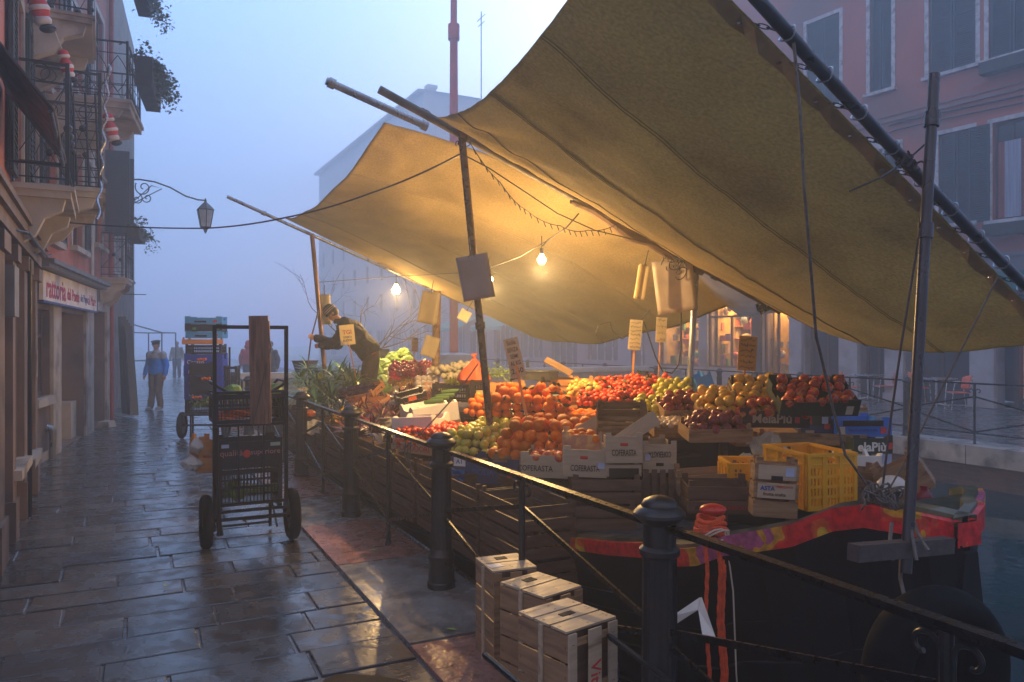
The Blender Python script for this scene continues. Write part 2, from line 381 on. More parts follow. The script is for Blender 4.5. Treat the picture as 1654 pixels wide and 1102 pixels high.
# ---------------------------------------------------------------- railings
def bollard(label, s, group='cast iron posts of the near railing', t=0.0, h=1.08, sc=1.0):
    o = thing('railing_post', label, 'railing post', ST(s, t, 0), (0,0,YAWT), group)
    b = MB(); n = 32
    prof = [(0.098,0),(0.098,0.05),(0.09,0.06),(0.088,0.20),(0.094,0.21),(0.094,0.235),(0.082,0.25),(0.074,0.28)]
    b.lathe([(r*sc, z) for r, z in prof], 24)
    b.build('base', M_iron, o)
    b = MB(); vs = []; n = 48; zs = [0.275, 0.84]                       # fluted shaft
    prof = []
    for z in (0.27, 0.30, 0.80, 0.84):
        for k in range(n):
            a = 2*math.pi*k/n; r = 0.073 - (0.007 if (k % 4) < 2 and 0.28 < z < 0.82 else 0.0) - 0.006*(z-0.27)
            vs.append((r*sc*math.cos(a), r*sc*math.sin(a), z))
    fs = [(i*n+k, i*n+(k+1)%n, (i+1)*n+(k+1)%n, (i+1)*n+k) for i in range(3) for k in range(n)]
    b.add(vs, fs); b.build('shaft', M_iron, o)
    b = MB(); b.lathe([(r*sc, z) for r, z in [(0.07,0.835),(0.082,0.845),(0.082,0.865),(0.066,0.88),(0.066,0.965),(0.09,0.985),(0.105,1.0),(0.104,1.012),(0.088,1.03),(0.074,1.038),(0.074,1.044),(0.062,1.062),(0.035,1.075),(0.0,1.08)]], 28)
    b.build('cap', M_iron, o)
    return o
def railing_panel(label, s0, s1, t=0.0, group='iron railing panels along the near quay', zr=0.965):
    o = thing('iron_railing', label, 'railing', ST((s0+s1)/2, t, 0), (0,0,YAWT), group)
    L = s1-s0-0.13; y0, y1 = -L/2, L/2
    b = MB(); b.box((0,0,zr), (0.045, L, 0.016)); b.box((0,0,zr-0.014), (0.028, L, 0.012)); b.build('top_rail', M_rail, o)
    b = MB(); b.tube([(0,y0,0.2),(0,y1,0.2)], 0.014, 8); b.build('bottom_rail', M_rail, o)
    b = MB(); b.tube([(0,0,0.0),(0,0,zr-0.02)], 0.019, 10); b.lathe([(0.03,0),(0.03,0.03),(0.02,0.05)], 10); b.build('baluster', M_iron, o)
    for y in (y0-0.0, y1):
        b = MB(); b.tube([(0,y,0.0),(0,y,zr-0.02)], 0.013, 8); b.build('end_upright', M_iron, o)
    for (a, e) in (((0,0,0.80),(0,y0,0.55)), ((0,0,0.80),(0,y1,0.55)), ((0,y0,0.50),(0,0,0.22)), ((0,y1,0.50),(0,0,0.22))):
        b = MB(); b.beam(a, e, 0.026, 0.012, up=(1,0,0)); b.build('diagonal_bar', M_rail, o)
    for sg in (-1, 1):                                                  # scrolls under the top rail
        b = MB(); pts = []
        for i in range(26):
            a = -0.4+i/25*5.2; r = 0.052*(1-i/25*0.72)
            pts.append((0, sg*(0.066-r*math.cos(a)*1.0), 0.885+r*math.sin(a)))
        pts = [(0, sg*0.02, 0.76)] + pts
        b.tube(pts, 0.0085, 6); b.build('scroll', M_iron, o)
    return o
post_names = ['cast iron post beyond the right picture edge','nearest cast iron railing post, cap in front of the orange rope','fluted railing post in front of the green apples','railing post in front of the white foam box','railing post beside the handcart wheel','railing post hidden behind the handcart frame','slim far railing post left of the bridge parapet','last railing post where the bridge parapet starts']
for i in range(1, 7): pass
SP = 2.44
for i in range(0, 6):
    bollard(post_names[i+1] if i < 4 else ('railing post behind the loaded handcart' if i == 4 else 'far railing post meeting the bridge parapet'), SP*i)
panel_names = ['railing panel at the right picture edge in front of the black tyre','railing panel behind the foreground wooden boxes','railing panel in front of the tomato crate','railing panel in front of the radicchio','railing panel right of the handcart frame','railing panel partly behind the handcart','most distant railing panel before the bridge']
for i in range(-1, 5):
    railing_panel(panel_names[i+1], SP*i, SP*(i+1))
bollard('black bollard at the foot of the bridge, left of its pale parapet', 14.2, t=-0.05)
railing_panel('most distant railing panel, ending at the bridge foot', SP*5, 14.2)
# opposite quay
M_iron2 = M_iron
far = {}
k = 0
for i in range(-1, 10):
    s = 6.62 + SP*(i)
    far_l = ['far bank railing post right of the orange chairs','far bank railing post by the café tables','far bank railing post below the lit shop','far bank railing post behind the apple crates'][i+1] if i < 3 else None
    bollard('slim railing post on the far bank, number %s from the right' % (['first','second','third','fourth','fifth','sixth','seventh','eighth','ninth','tenth','eleventh'][i+1]), s, 'cast iron posts of the far railing', t=10.45, sc=0.85)
    if i < 9: railing_panel('far bank iron railing panel, %s from the right' % (['first','second','third','fourth','fifth','sixth','seventh','eighth','ninth','tenth','eleventh'][i+1]), s, s+SP, 10.45, 'iron railing panels of the far bank', zr=1.02)
railing_panel('far bank railing panel running out of the right picture edge', 6.62-2*SP, 6.62-SP, 10.45, 'iron railing panels of the far bank', zr=1.02)
# ---------------------------------------------------------------- bridge
br = thing('stone_bridge', 'pale stone bridge with a flat parapet crossing the canal behind the stall', 'bridge', ST(14.35, 0, 0), (0,0,YAWT))
M_par = mat('pale_bridge_stone', (0.42,0.41,0.42), 0.5, var=0.18, scale=2, bump=0.4, bscale=10, second=(0.22,0.2,0.2), sscale=1.6, samt=0.5)
b = MB(); x = 0.05
while x < 10.5: b.box((x+0.72, 0, 0.47), (1.43, 0.22, 0.90)); x += 1.44
b.build('parapet', M_par, br)
b = MB(); b.box((5.25, 0, 0.985), (10.7, 0.34, 0.12)); b.build('coping', mat('white_coping', (0.55,0.54,0.55), 0.4, var=0.15, scale=2, bump=0.2), br)
b = MB(); x = 0.05
while x < 10.5: b.box((x+0.72, 3.4, 0.45), (1.43, 0.22, 0.86)); x += 1.44
b.build('parapet', M_par, br)
b = MB(); pts = [(0.0,-0.65)]
for i in range(17): a = math.pi*i/16; pts.append((5.25-3.9*math.cos(a), -0.75+0.62*math.sin(a)))
pts += [(10.5,-0.65),(10.5,0.02),(0.0,0.02)]
b.prism(pts, -3.5, 0.1, Matrix.Rotation(R(90), 4, 'X'))
b.build('arch', M_brick, br, smooth=False)
b = MB(); b.box((5.25, 1.7, 0.03), (10.5, 3.2, 0.04)); b.build('deck', M_ground, br)
# ================================================================ BUILDINGS
def frame(o0, o1):
    d = (Vector(o1)-Vector(o0)); return math.atan2(d.y, d.x), d.length
def wall_mesh(L, H, ops, reveal=0.22, z0=0.0, sgn=1, x0=0.0):
    """wall in local x (0..L), z; outward is local -y*sgn"""
    b = MB(); xs = sorted(set([x0, L]+[v for o in ops for v in (o[0], o[1])])); zs = sorted(set([z0, H]+[v for o in ops for v in (o[2], o[3])]))
    xs = [x for x in xs if x0 <= x <= L]; zs = [z for z in zs if z0 <= z <= H]
    for i in range(len(xs)-1):
        for j in range(len(zs)-1):
            cx, cz = (xs[i]+xs[i+1])/2, (zs[j]+zs[j+1])/2
            if any(o[0] < cx < o[1] and o[2] < cz < o[3] for o in ops): continue
            b.add([(xs[i],0,zs[j]),(xs[i+1],0,zs[j]),(xs[i+1],0,zs[j+1]),(xs[i],0,zs[j+1])], [(0,1,2,3) if sgn > 0 else (3,2,1,0)])
    y = reveal*sgn
    for (a, e, c, d) in ops:
        b.add([(a,0,c),(a,y,c),(a,y,d),(a,0,d)], [(0,1,2,3)]); b.add([(e,0,c),(e,y,c),(e,y,d),(e,0,d)], [(0,1,2,3)])
        b.add([(a,0,d),(e,0,d),(e,y,d),(a,y,d)], [(0,1,2,3)]); b.add([(a,0,c),(e,0,c),(e,y,c),(a,y,c)], [(0,1,2,3)])
    return b
def ub(x0, x1, z0, z1, y0, y1, b=None):
    b = b or MB(); return b.box(((x0+x1)/2, (y0+y1)/2, (z0+z1)/2), (abs(x1-x0), abs(y1-y0), abs(z1-z0)))
M_coral = mat('coral_stucco', (0.42,0.14,0.10), 0.7, var=0.22, scale=1.2, bump=0.5, bscale=9, second=(0.24,0.11,0.10), sscale=1.1, samt=0.55, bdist=0.01)
M_rose = mat('rose_stucco', (0.46,0.14,0.105), 0.75, var=0.16, scale=0.9, bump=0.4, bscale=7, second=(0.24,0.12,0.115), sscale=0.45, samt=0.6, bdist=0.01)
M_stone = mat('pale_trim_stone', (0.38,0.34,0.31), 0.55, var=0.2, scale=3, bump=0.4, bscale=16, second=(0.14,0.115,0.10), sscale=2, samt=0.45)
M_beige = mat('grimy_shaded_render', (0.155,0.108,0.09), 0.65, var=0.22, scale=1.6, bump=0.5, bscale=10, second=(0.08,0.06,0.055), sscale=1.4, samt=0.5, bdist=0.01)  # mottled with grime; base also darkened for shade on the near-left front
M_plank = mat('dark_brown_timber', (0.07,0.035,0.025), 0.4, var=0.3, scale=4, stretch=(6,6,0.8), bump=0.3, bscale=20)
M_shut = mat('dark_green_shutter', (0.02,0.034,0.032), 0.5, var=0.25, scale=4, bump=0.3, bscale=20)
M_shut2 = mat('blue_black_shutter', (0.025,0.035,0.05), 0.55, var=0.25, scale=3, bump=0.3, bscale=18)
M_glass = glass('dark_window_glass', (0.03,0.035,0.05))
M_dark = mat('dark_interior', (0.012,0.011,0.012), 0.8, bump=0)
M_roof = mat('terracotta_tiles', (0.22,0.10,0.07), 0.7, var=0.3, scale=8, bump=0.5, bscale=12)
M_pot = mat('dark_planter', (0.03,0.028,0.028), 0.6, var=0.3)
M_leaf = mat('dark_leaves', (0.035,0.075,0.03), 0.5, var=0.35, scale=3, bump=0.1, island=0.5)
def balcony(b, x0, x1, dep, zf, hr, sgn, style='x', slab=0.12):
    """parts under building b; sgn -1 means outward is +y local"""
    out = -sgn
    M = MB(); ub(x0, x1, zf-slab, zf, 0.002*out, dep*out, M); ub(x0-0.02, x1+0.02, zf-slab*0.45, zf-0.01, 0.004*out, (dep+0.03)*out, M)
    s = M.build('balcony_slab', M_stone, b)
    for xb in (x0+0.12, x1-0.12):                                # brackets
        pr = [(0.0, zf-slab), (dep*0.9, zf-slab), (dep*0.85, zf-slab-0.10), (dep*0.55, zf-slab-0.18), (dep*0.4, zf-slab-0.34), (dep*0.15, zf-slab-0.42), (0.0, zf-slab-0.50)]
        MM = Matrix.Translation((xb-0.07, 0, 0)) @ Matrix(((0,0,1,0),(out,0,0,0),(0,1,0,0),(0,0,0,1)))
        m2 = MB(); m2.prism(pr, 0, 0.14, MM); m2.build('bracket', M_stone, s)
    r = MB(); zt = zf+hr; e = 0.03
    def run(a, c):
        a = Vector(a); c = Vector(c); L = (c-a).length; d = (c-a)/L
        for z, w in ((zt, 0.022), (zt-0.17, 0.010), (zf+0.06, 0.012), (zf+0.2, 0.010)):
            r.beam(a+Vector((0,0,z)), c+Vector((0,0,z)), w*1.3, w)
        n = max(1, round(L/0.30)); st = L/n
        for i in range(n+1):
            p = a+d*st*i; r.beam(p+Vector((0,0,zf)), p+Vector((0,0,zt)), 0.012, 0.012)
        for i in range(n):
            p, p2 = a+d*st*i, a+d*st*(i+1); c2 = (p+p2)/2
            if style == 'x':
                r.beam(p+Vector((0,0,zf+0.2)), p2+Vector((0,0,zt-0.17)), 0.008, 0.008); r.beam(p2+Vector((0,0,zf+0.2)), p+Vector((0,0,zt-0.17)), 0.008, 0.008)
                zc = (zf+0.2+zt-0.17)/2; nrm = d.cross(Vector((0,0,1)))
                r.ell(c2+Vector((0,0,zc)), (0.04,0.04,0.04), n=8, m=6)
                r.tube([c2+Vector((0,0,zt-0.085))+(d*math.cos(a2)+Vector((0,0,1))*math.sin(a2))*0.075 for a2 in [j*math.pi/6 for j in range(13)]], 0.006, 5, caps=False)
            else:
                for sg in (-1, 1):
                    pts = [c2+d*(sg*st*0.5*math.cos(math.pi*j/8-math.pi/2)*0.95)+Vector((0,0,zf+0.1+(zt-zf-0.3)*j/8)) for j in range(9)]
                    r.tube(pts, 0.006, 5, caps=False)
    run((x0+e, 0.02*out, 0), (x0+e, (dep-e)*out, 0)); run((x0+e, (dep-e)*out, 0), (x1-e, (dep-e)*out, 0)); run((x1-e, (dep-e)*out, 0), (x1-e, 0.02*out, 0))
    for x in (x0+e, x1-e): r.beam((x, (dep-e)*out, zf), (x, (dep-e)*out, zt+0.02), 0.035, 0.035)
    r.build('balcony_railing', M_black, b)
    return s
def shutter(b, x0, x1, z0, z1, y, sgn, m, slats=True, name='shutter'):
    M = MB(); th = 0.035*(-sgn)
    ub(x0, x1, z0, z1, y, y+th*0.4, M)
    for (a, c) in ((x0, x0+0.06), (x1-0.06, x1)): ub(a, c, z0, z1, y+th*0.45, y+th, M)
    for (a, c) in ((z0, z0+0.07), (z1-0.07, z1), ((z0+z1)/2-.03, (z0+z1)/2+.03)): ub(x0+0.06, x1-0.06, a, c, y+th*0.45, y+th*0.96, M)
    if slats:
        n = int((z1-z0-0.14)/0.06)
        for i in range(n):
            z = z0+0.1+i*0.06; M.box(((x0+x1)/2, y+th*0.65, z), (x1-x0-0.12, 0.03, 0.008), rot=Matrix.Rotation(R(35)*sgn, 4, 'X'))
    return M.build(name, m, b)
def window(b, x0, x1, z0, z1, sgn, rev=0.16, frame_m=None, glass_m=None, trim=True, trim_m=None, mull=1, sill=True):
    out = -sgn; fm = frame_m or M_plank
    M = MB(); y = -out*rev; f = 0.05
    for (a, c, d, e) in ((x0,x0+f,z0,z1),(x1-f,x1,z0,z1)): ub(a, c, d, e, y, y+0.05*out, M)
    for (d, e) in ((z0,z0+f),(z1-f,z1),(z0+(z1-z0)*0.68, z0+(z1-z0)*0.68+0.05)): ub(x0+f, x1-f, d, e, y+.002*out, y+0.048*out, M)
    for i in range(mull):
        xm = x0+(x1-x0)*(i+1)/(mull+1); ub(xm-0.025, xm+0.025, z0+f, z1-f, y+.004*out, y+0.046*out, M)
    w = M.build('window', fm, b)
    g = MB(); ub(x0+0.01, x1-0.01, z0+0.01, z1-0.01, y-0.01*out, y+0.012*out, g); g.build('pane', glass_m or M_glass, w)
    if trim:
        M = MB(); t = 0.11; p = 0.025*out
        ub(x0-t, x0-0.001, z0, z1+t, 0.002*out, p, M); ub(x1+0.001, x1+t, z0, z1+t, 0.002*out, p, M); ub(x0, x1, z1+0.001, z1+t, 0.002*out, p*0.97, M)
        M.build('window_surround', trim_m or M_stone, b)
    if sill:
        M = MB(); ub(x0-0.16, x1+0.16, z0-0.09, z0-0.001, 0.002*out, 0.12*out, M); M.build('sill', trim_m or M_stone, w)
    return w
def leaves(b, c, ext, n, size, rnd):
    for _ in range(n):
        p = Vector(c)+Vector([rnd.gauss(0, e) for e in ext]); a = rnd.uniform(0, 6.28); e2 = rnd.uniform(-0.9, 0.9); l = size*rnd.uniform(0.6, 1.4)
        d = Vector((math.cos(a)*math.cos(e2), math.sin(a)*math.cos(e2), math.sin(e2))); sd = d.cross(Vector((rnd.uniform(-1,1), rnd.uniform(-1,1), rnd.uniform(-1,1)))).normalized()*l*0.32
        up = d.cross(sd).normalized()*l*0.12
        b.add([p, p+d*l*0.5+sd+up, p+d*l, p+d*l*0.5-sd+up], [(0,1,2,3)])
# --- building A (near left): shop front in old render, balconies above
A0 = Vector((-2.96, 4.0, 0)); A1 = Vector((-6.26, 10.22, 0)); ya, La = frame(A0, A1)
A = thing('corner_house', 'dark coral house at the left edge carrying iron balconies above a grimy shop front', 'house', A0, (0,0,ya))
# local x along wall away from camera, outward (street) is local -y -> sgn=+1
Lg = 5.44
opsA = [(0.5,1.7,0,2.45),(3.0,3.75,0.6,2.3),(4.35,5.1,0.5,2.35),(3.3,4.2,3.15,5.0),(5.2,6.1,3.45,5.2),(5.2,6.1,5.4,7.2)]
wall_mesh(Lg, 3.0, [o for o in opsA if o[2] < 3], z0=0, sgn=1).build('wall', M_beige, A, smooth=False)
wall_mesh(La, 13, [o for o in opsA if o[2] > 3], z0=3.0, sgn=1).build('wall', M_coral, A, smooth=False)
MBx = MB()
MBx.add([(0,0,0),(0,6,0),(0,6,13),(0,0,13)], [(0,1,2,3)]); MBx.add([(La,0,3),(La,6,3),(La,6,13),(La,0,13)], [(0,1,2,3)]); MBx.add([(Lg,0,0),(Lg,6,0),(Lg,6,3),(Lg,0,3)], [(0,1,2,3)]); MBx.add([(Lg,0,3),(La,0,3),(La,6,3),(Lg,6,3)], [(0,1,2,3)]); MBx.add([(0,0,13),(La,0,13),(La,6,13),(0,6,13)], [(0,1,2,3)])
MBx.build('side_wall', M_coral, A, smooth=False)
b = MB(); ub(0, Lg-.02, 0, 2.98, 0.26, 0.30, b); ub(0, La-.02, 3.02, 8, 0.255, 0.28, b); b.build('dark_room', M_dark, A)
M_trimA = mat('grey_box_paint', (0.16,0.16,0.17), 0.5)
b = MB()
for (x0, x1) in ((1.75,2.15),(2.75,2.98),(3.78,4.3),(5.14,5.43)): ub(x0, x1, 0, 2.5, -0.06, -0.002, b); ub(x0-0.03, x1+0.03, 0, 0.35, -0.085, -0.002, b); ub(x0-0.03, x1+0.03, 2.38, 2.52, -0.10, -0.002, b)
b.build('pilasters', M_beige, A)
b = MB(); ub(0, Lg, 2.55, 2.66, -0.10, -0.002, b); ub(0, Lg, 2.66, 2.74, -0.14, -0.002, b); ub(0, Lg, 2.74, 2.79, -0.17, -0.002, b); b.build('cornice', M_beige, A)
for (x0,x1,z0,z1) in opsA[1:3]: window(A, x0, x1, z0, z1, 1, trim=False)
for (x0,x1,z0,z1) in opsA[3:]:
    w = window(A, x0, x1, z0, z1, 1, sill=False); shutter(A, x1+0.12, x1+0.55, z0, z1, -0.03, 1, M_shut); shutter(A, x0-0.55, x0-0.12, z0, z1, -0.03, 1, M_shut)
balcony(A, 3.15, 4.5, 0.47, 3.12, 1.1, 1, 'x'); balcony(A, 5.05, 6.5, 0.72, 3.46, 1.30, 1, 'x'); balcony(A, 4.75, 6.15, 0.62, 5.31, 1.0, 1, 'x', slab=0.10)
b = MB(); ub(1.9, 2.9, 2.42, 2.5, -0.0, -0.9, b)
M_poster = mat('torn_poster', (0.45,0.40,0.38), 0.7, var=0.3, scale=6, second=(0.2,0.12,0.12), sscale=5, samt=0.5)
for (x_, z_, w_, h_) in ((2.42,1.45,0.22,0.32),(2.5,1.05,0.16,0.2),(4.0,1.5,0.2,0.28),(5.2,1.3,0.14,0.3)):
    b = MB(); ub(x_, x_+w_, z_, z_+h_, -0.004 if x_ in (2.42,2.5) else -0.066, -0.003 if x_ in (2.42,2.5) else -0.0645, b); b.build('poster', M_poster, A)
b = MB(); ub(2.2, 2.55, 1.9, 2.3, -0.12, -0.003, b); b.build('meter_box', M_trimA, A)
b = MB(); b.tube([(2.3,-0.03,2.3),(2.32,-0.05,2.6),(2.9,-0.16,2.64),(4.6,-0.2,2.6),(5.4,-0.2,2.7)], 0.012, 6); b.tube([(3.85,-0.1,0.0),(3.85,-0.1,2.5)], 0.02, 6); b.build('cable', M_black, A)
# folded dark awning over the nearest shop door
aw = thing('shop_awning', 'dark tarpaulin awning jutting from the nearest house at the left edge', 'awning', A0, (0,0,ya))
b = MB(); b.grid(lambda i, j: Vector((0.9+i*1.75, -0.02-0.42*j, 3.75-0.55*j+0.03*math.sin(i*9))), 14, 6); o = b.build('tarpaulin', mat('dark_tarpaulin', (0.02,0.02,0.026), 0.5, bump=0.4, bscale=6), aw)
m_ = o.modifiers.new('thick', 'SOLIDIFY'); m_.thickness = 0.02
b = MB(); b.tube([(2.65,-0.02,3.2),(2.65,-0.43,3.2)], 0.012); b.tube([(0.9,-0.43,3.2),(2.65,-0.43,3.2)], 0.014); b.build('rod', M_black, aw)
# --- building B (sign, doors)
B0 = Vector((-6.31, 9.9, 0)); B1 = Vector((-8.87, 17.07, 0)); yb, Lb = frame(B0, B1)
B = thing('coral_house', 'coral stucco house with pale stone door frames behind the painted shop sign', 'house', B0, (0,0,yb))
opsB = [(0.45,1.5,0.92,2.16),(2.15,4.1,0.02,2.17),(5.0,6.45,0.02,2.3),(5.2,6.1,3.6,5.5),(1.2,2.2,5.35,7.3),(1.0,1.9,3.2,4.9),(3.1,4.0,3.3,5.0),(3.1,4.0,5.9,7.4),(5.3,6.2,6.6,8.2)]
wall_mesh(Lb, 2.75, [o for o in opsB if o[2] < 2.8], 0.35, 0, 1, x0=-1.4).build('wall', M_beige, B, smooth=False)
wall_mesh(Lb, 12, [o for o in opsB if o[2] > 2.8], 0.2, 2.75, 1, x0=-0.6).build('wall', M_coral, B, smooth=False)
b = MB(); b.add([(Lb,0,0),(Lb,6,0),(Lb,6,12),(Lb,0,12)], [(0,1,2,3)]); b.add([(0,0,12),(Lb,0,12),(Lb,6,12),(0,6,12)], [(0,1,2,3)]); b.build('side_wall', M_coral, B, smooth=False)
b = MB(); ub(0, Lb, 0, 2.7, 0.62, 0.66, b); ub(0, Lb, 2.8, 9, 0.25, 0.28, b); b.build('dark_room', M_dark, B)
b = MB()
for (x0, x1, h) in ((0.15,0.42,2.2),(1.55,2.1,2.5),(4.15,4.5,2.4),(4.55,4.95,2.45),(6.5,6.85,2.45)): ub(x0, x1, 0, h, -0.045, -0.002, b)
ub(4.97, 6.48, 2.31, 2.48, -0.045, -0.002, b)
b.build('door_surround', M_stone, B)
b = MB(); ub(0.4, 1.55, 0.80, 0.915, -0.10, -0.002, b); ub(0.42, 1.53, 0.0, 0.12, -0.03, -0.002, b); b.build('sill', M_stone, B)
window(B, 0.45, 1.5, 0.92, 2.16, 1, rev=0.14, trim=False, sill=False, mull=2, glass_m=glass('curtained_glass', (0.10,0.14,0.2), 0.15))
b = MB(); ub(2.15, 2.95, 0.02, 2.17, 0.30, 0.34, b); [ub(2.17+i*0.2, 2.33+i*0.2, 0.1, 2.1, 0.27, 0.298, b) for i in range(4)]; d = b.build('door', M_plank, B)
b = MB(); b.ell((2.85, 0.25, 1.05), 0.03); b.build('handle', M_steel, d)
b = MB(); ub(2.98, 4.1, 0.02, 2.17, 0.36, 0.42, b); ub(3.6, 4.08, 0.02, 0.65, 0.1, 0.34, b); b.build('porch_wall', M_stone, B)
b = MB(); ub(5.02, 6.43, 0.02, 2.28, 0.24, 0.28, b); [ub(5.08+i*0.68, 5.7+i*0.68, z0, z1, 0.21, 0.238, b) for i in range(2) for z0, z1 in ((0.2,1.0),(1.15,2.15))]
b.build('door', mat('oxblood_door', (0.12,0.03,0.025), 0.35, var=0.2, stretch=(5,5,1)), B)
for (x0,x1,z0,z1) in opsB[3:]:
    window(B, x0, x1, z0, z1, 1, rev=0.12)
for (x0,x1,z0,z1) in (opsB[4], opsB[5], opsB[6], opsB[7]):
    shutter(B, x1+0.12, x1+0.55, z0, z1, -0.03, 1, M_shut2)
b = MB(); ub(0.0, 4.75, 2.73, 2.79, -0.36, -0.002, b); ub(0.0, 4.75, 2.68, 2.73, -0.3, -0.002, b); b.build('canopy_ledge', mat('lead_grey', (0.12,0.13,0.15), 0.45), B)
b = MB(); b.tube([(6.95,-0.06,0.02),(6.95,-0.06,12)], 0.05, 10); b.build('downpipe', mat('red_painted_pipe', (0.32,0.05,0.04), 0.45, var=0.2), B)
b = MB(); b.tube([(4.7,-0.05,2.8),(4.7,-0.05,12)], 0.035, 8); b.build('downpipe', mat('grey_pipe', (0.35,0.36,0.4), 0.45, var=0.2), B)
b = MB(); b.tube([(1.3,-0.08,0),(1.3,-0.08,0.42)], 0.045, 10); b.tube([(1.3,-0.08,0.42),(1.3,0.0,0.46)], 0.05, 10); b.build('drain_pipe', M_steel, B)
balcony(B, 1.2, 2.75, 1.1, 5.3, 0.84, 1, 'c', slab=0.14); balcony(B, 5.9, 6.95, 0.5, 3.0, 0.9, 1, 'x')
b = MB(); ub(0.0, Lb, 5.0, 5.06, -0.05, -0.002, b); ub(0, Lb, 11.4, 11.7, -0.12, -0.002, b); ub(0, Lb, 11.7, 12, -0.3, -0.002, b); b.build('cornice', M_stone, B)
# open shutters of the far upper window, standing out from the wall
b = MB(); b.box((6.5,-0.24,4.85), (0.04,0.46,1.7)); [b.box((6.475,-0.24,4.1+i*0.1), (0.012,0.38,0.05)) for i in range(15)]; b.build('shutter', M_shut2, B)
b = MB(); b.box((7.2,-0.24,4.85), (0.04,0.46,1.7)); b.build('shutter', M_shut2, B)
# sign
sg = thing('shop_sign', 'long white hand painted signboard with magenta letters and a blue rim under the ledge', 'sign', B0, (0,0,yb))
b = MB(); ub(0.35, 4.5, 2.26, 2.66, -0.16, -0.11, b); b.build('board', mat('white_sign_paint', (0.75,0.70,0.70), 0.5, var=0.12, scale=3, second=(0.45,0.36,0.36), sscale=2, samt=0.3), sg)
b = MB(); ub(0.33, 4.52, 2.23, 2.26, -0.17, -0.10, b); ub(4.5, 4.53, 2.26, 2.67, -0.17, -0.10, b); b.build('rim', mat('blue_rim', (0.03,0.05,0.25), 0.4), sg)
text('rattoria', 0.34, M_pink_ink, sg, (1.15,-0.163,2.44), name='lettering', bold=0.006, fit=1.25); text('dal Ponte', 0.26, M_pink_ink, sg, (2.35,-0.163,2.42), name='lettering', bold=0.004, fit=0.95); text('dei Pugni', 0.24, M_blue_ink, sg, (3.25,-0.163,2.42), name='lettering', fit=0.65); text('al Mare', 0.26, M_pink_ink, sg, (4.0,-0.163,2.42), name='lettering', fit=0.75)
# plants on balconies
rnd = random.Random(5)
def b_loc(x, y, z, base=B0, yaw=yb): return Vector(base)+Matrix.Rotation(yaw, 3, 'Z') @ Vector((x, y, z))
def planter(label, x, y, z, L, along, seed, hang, n=260, base=B0, yaw=yb, h=0.22):
    o = thing('balcony_planter', label, 'planter', b_loc(x, y, z, base, yaw), (0,0,yaw+(0 if along else R(90))), 'planters on the balconies of the left houses')
    b = MB(); b.box((0,0,h/2), (L, 0.22, h), taper=-0.12); b.build('trough', M_pot, o)
    b = MB(); r = random.Random(seed)
    leaves(b, (0,0,h+0.06), (L*0.3, 0.10, 0.09), n, 0.07, r)
    for i in range(hang):
        x0 = r.uniform(-L/2, L/2); l = r.uniform(0.15, 0.6)
        for j in range(12): leaves(b, (x0+0.05*math.sin(j), -0.15-0.03*j*r.random(), h-0.02-l*j/12), (0.03,0.03,0.03), 3, 0.055, r)
    b.build('foliage', M_leaf, o, smooth=False); return o
planter('dark planter box with ivy trailing outside the upper far balcony', 2.0, -1.28, 5.55, 1.4, True, 11, 26, 420, h=0.42)
planter('planter of small trailing plants on the rail of the lowest far balcony', 6.45, -0.60, 3.82, 1.2, True, 12, 5, 150)
planter('green plant hanging over the top balcony at the upper picture edge', 2.9, -1.1, 7.35, 0.8, True, 13, 12, 260)
# Christmas cloth figures are only shown as plain striped bundles
M_rw = mat('red_cloth', (0.5,0.03,0.03), 0.7, bump=0.3); M_ww = mat('white_fleece', (0.6,0.55,0.58), 0.8, bump=0.5, bscale=50)
def bundle(label, loc, sc):
    o = thing('cloth_decoration', label, 'decoration', loc, (R(10), R(-14), 0.5), 'red and white stuffed decorations on the balconies')
    b = MB(); b.ell((0,0,0.0), (0.10*sc,0.09*sc,0.15*sc)); b.ell((0,0,0.2*sc), (0.085*sc,)*3); b.build('red_bag', M_rw, o)
    b = MB(); b.lathe([(0.10*sc,-0.02),(0.112*sc,0.0),(0.10*sc,0.03*sc)], 14); b.ell((0,0,-0.13*sc), (0.095*sc,0.085*sc,0.07*sc)); b.lathe([(0.08*sc,0.14*sc),(0.095*sc,0.16*sc),(0.085*sc,0.19*sc)], 14); b.build('white_band', M_ww, o)
    b = MB(); b.ell((0.03*sc,-0.02,-0.22*sc), (0.09*sc,0.07*sc,0.05*sc)); b.build('dark_base', M_black, o)
    b = MB(); b.tube([(0,0,0.25*sc),(-0.02,0.02,0.6*sc)], 0.006, 6); b.build('cord', M_paper, o)
bundle('red and white stuffed bundle hung highest, at the upper left edge', P(64, 14, 7.4), 0.85)
bundle('red and white stuffed bundle tied to the near balcony rail', P(108, 108, 8.1), 0.62)
bundle('red and white stuffed bundle hanging lowest, beside the balcony corner', P(180, 210, 11.0), 0.85)
# silver tinsel
b = MB(); pts = [P(176,105,8.9)+Vector((0,0,0))]
for i in range(1, 60):
    f = i/59; u = 176-18*f+3*math.sin(i*0.7); v = 105+250*f; pts.append(P(u, v, 8.75-0.6*max(0, f-0.75)*3))
b.tube(pts, [0.016*(0.6+0.5*random.random()) for _ in pts], 6)
for p in pts:
    for _ in range(4):
        a = Vector((random.gauss(0,1), random.gauss(0,1), random.gauss(0,1))).normalized()*0.03; b.add([p, p+a, p+a+Vector((0.004,0.004,0))], [(0,1,2)])
tag(b.build('tinsel_garland', mat('silver_tinsel', (0.35,0.37,0.45), 0.3, metal=0.6, var=0.5, scale=50)), 'tattered silver tinsel garland hanging down the balcony corner', 'garland')
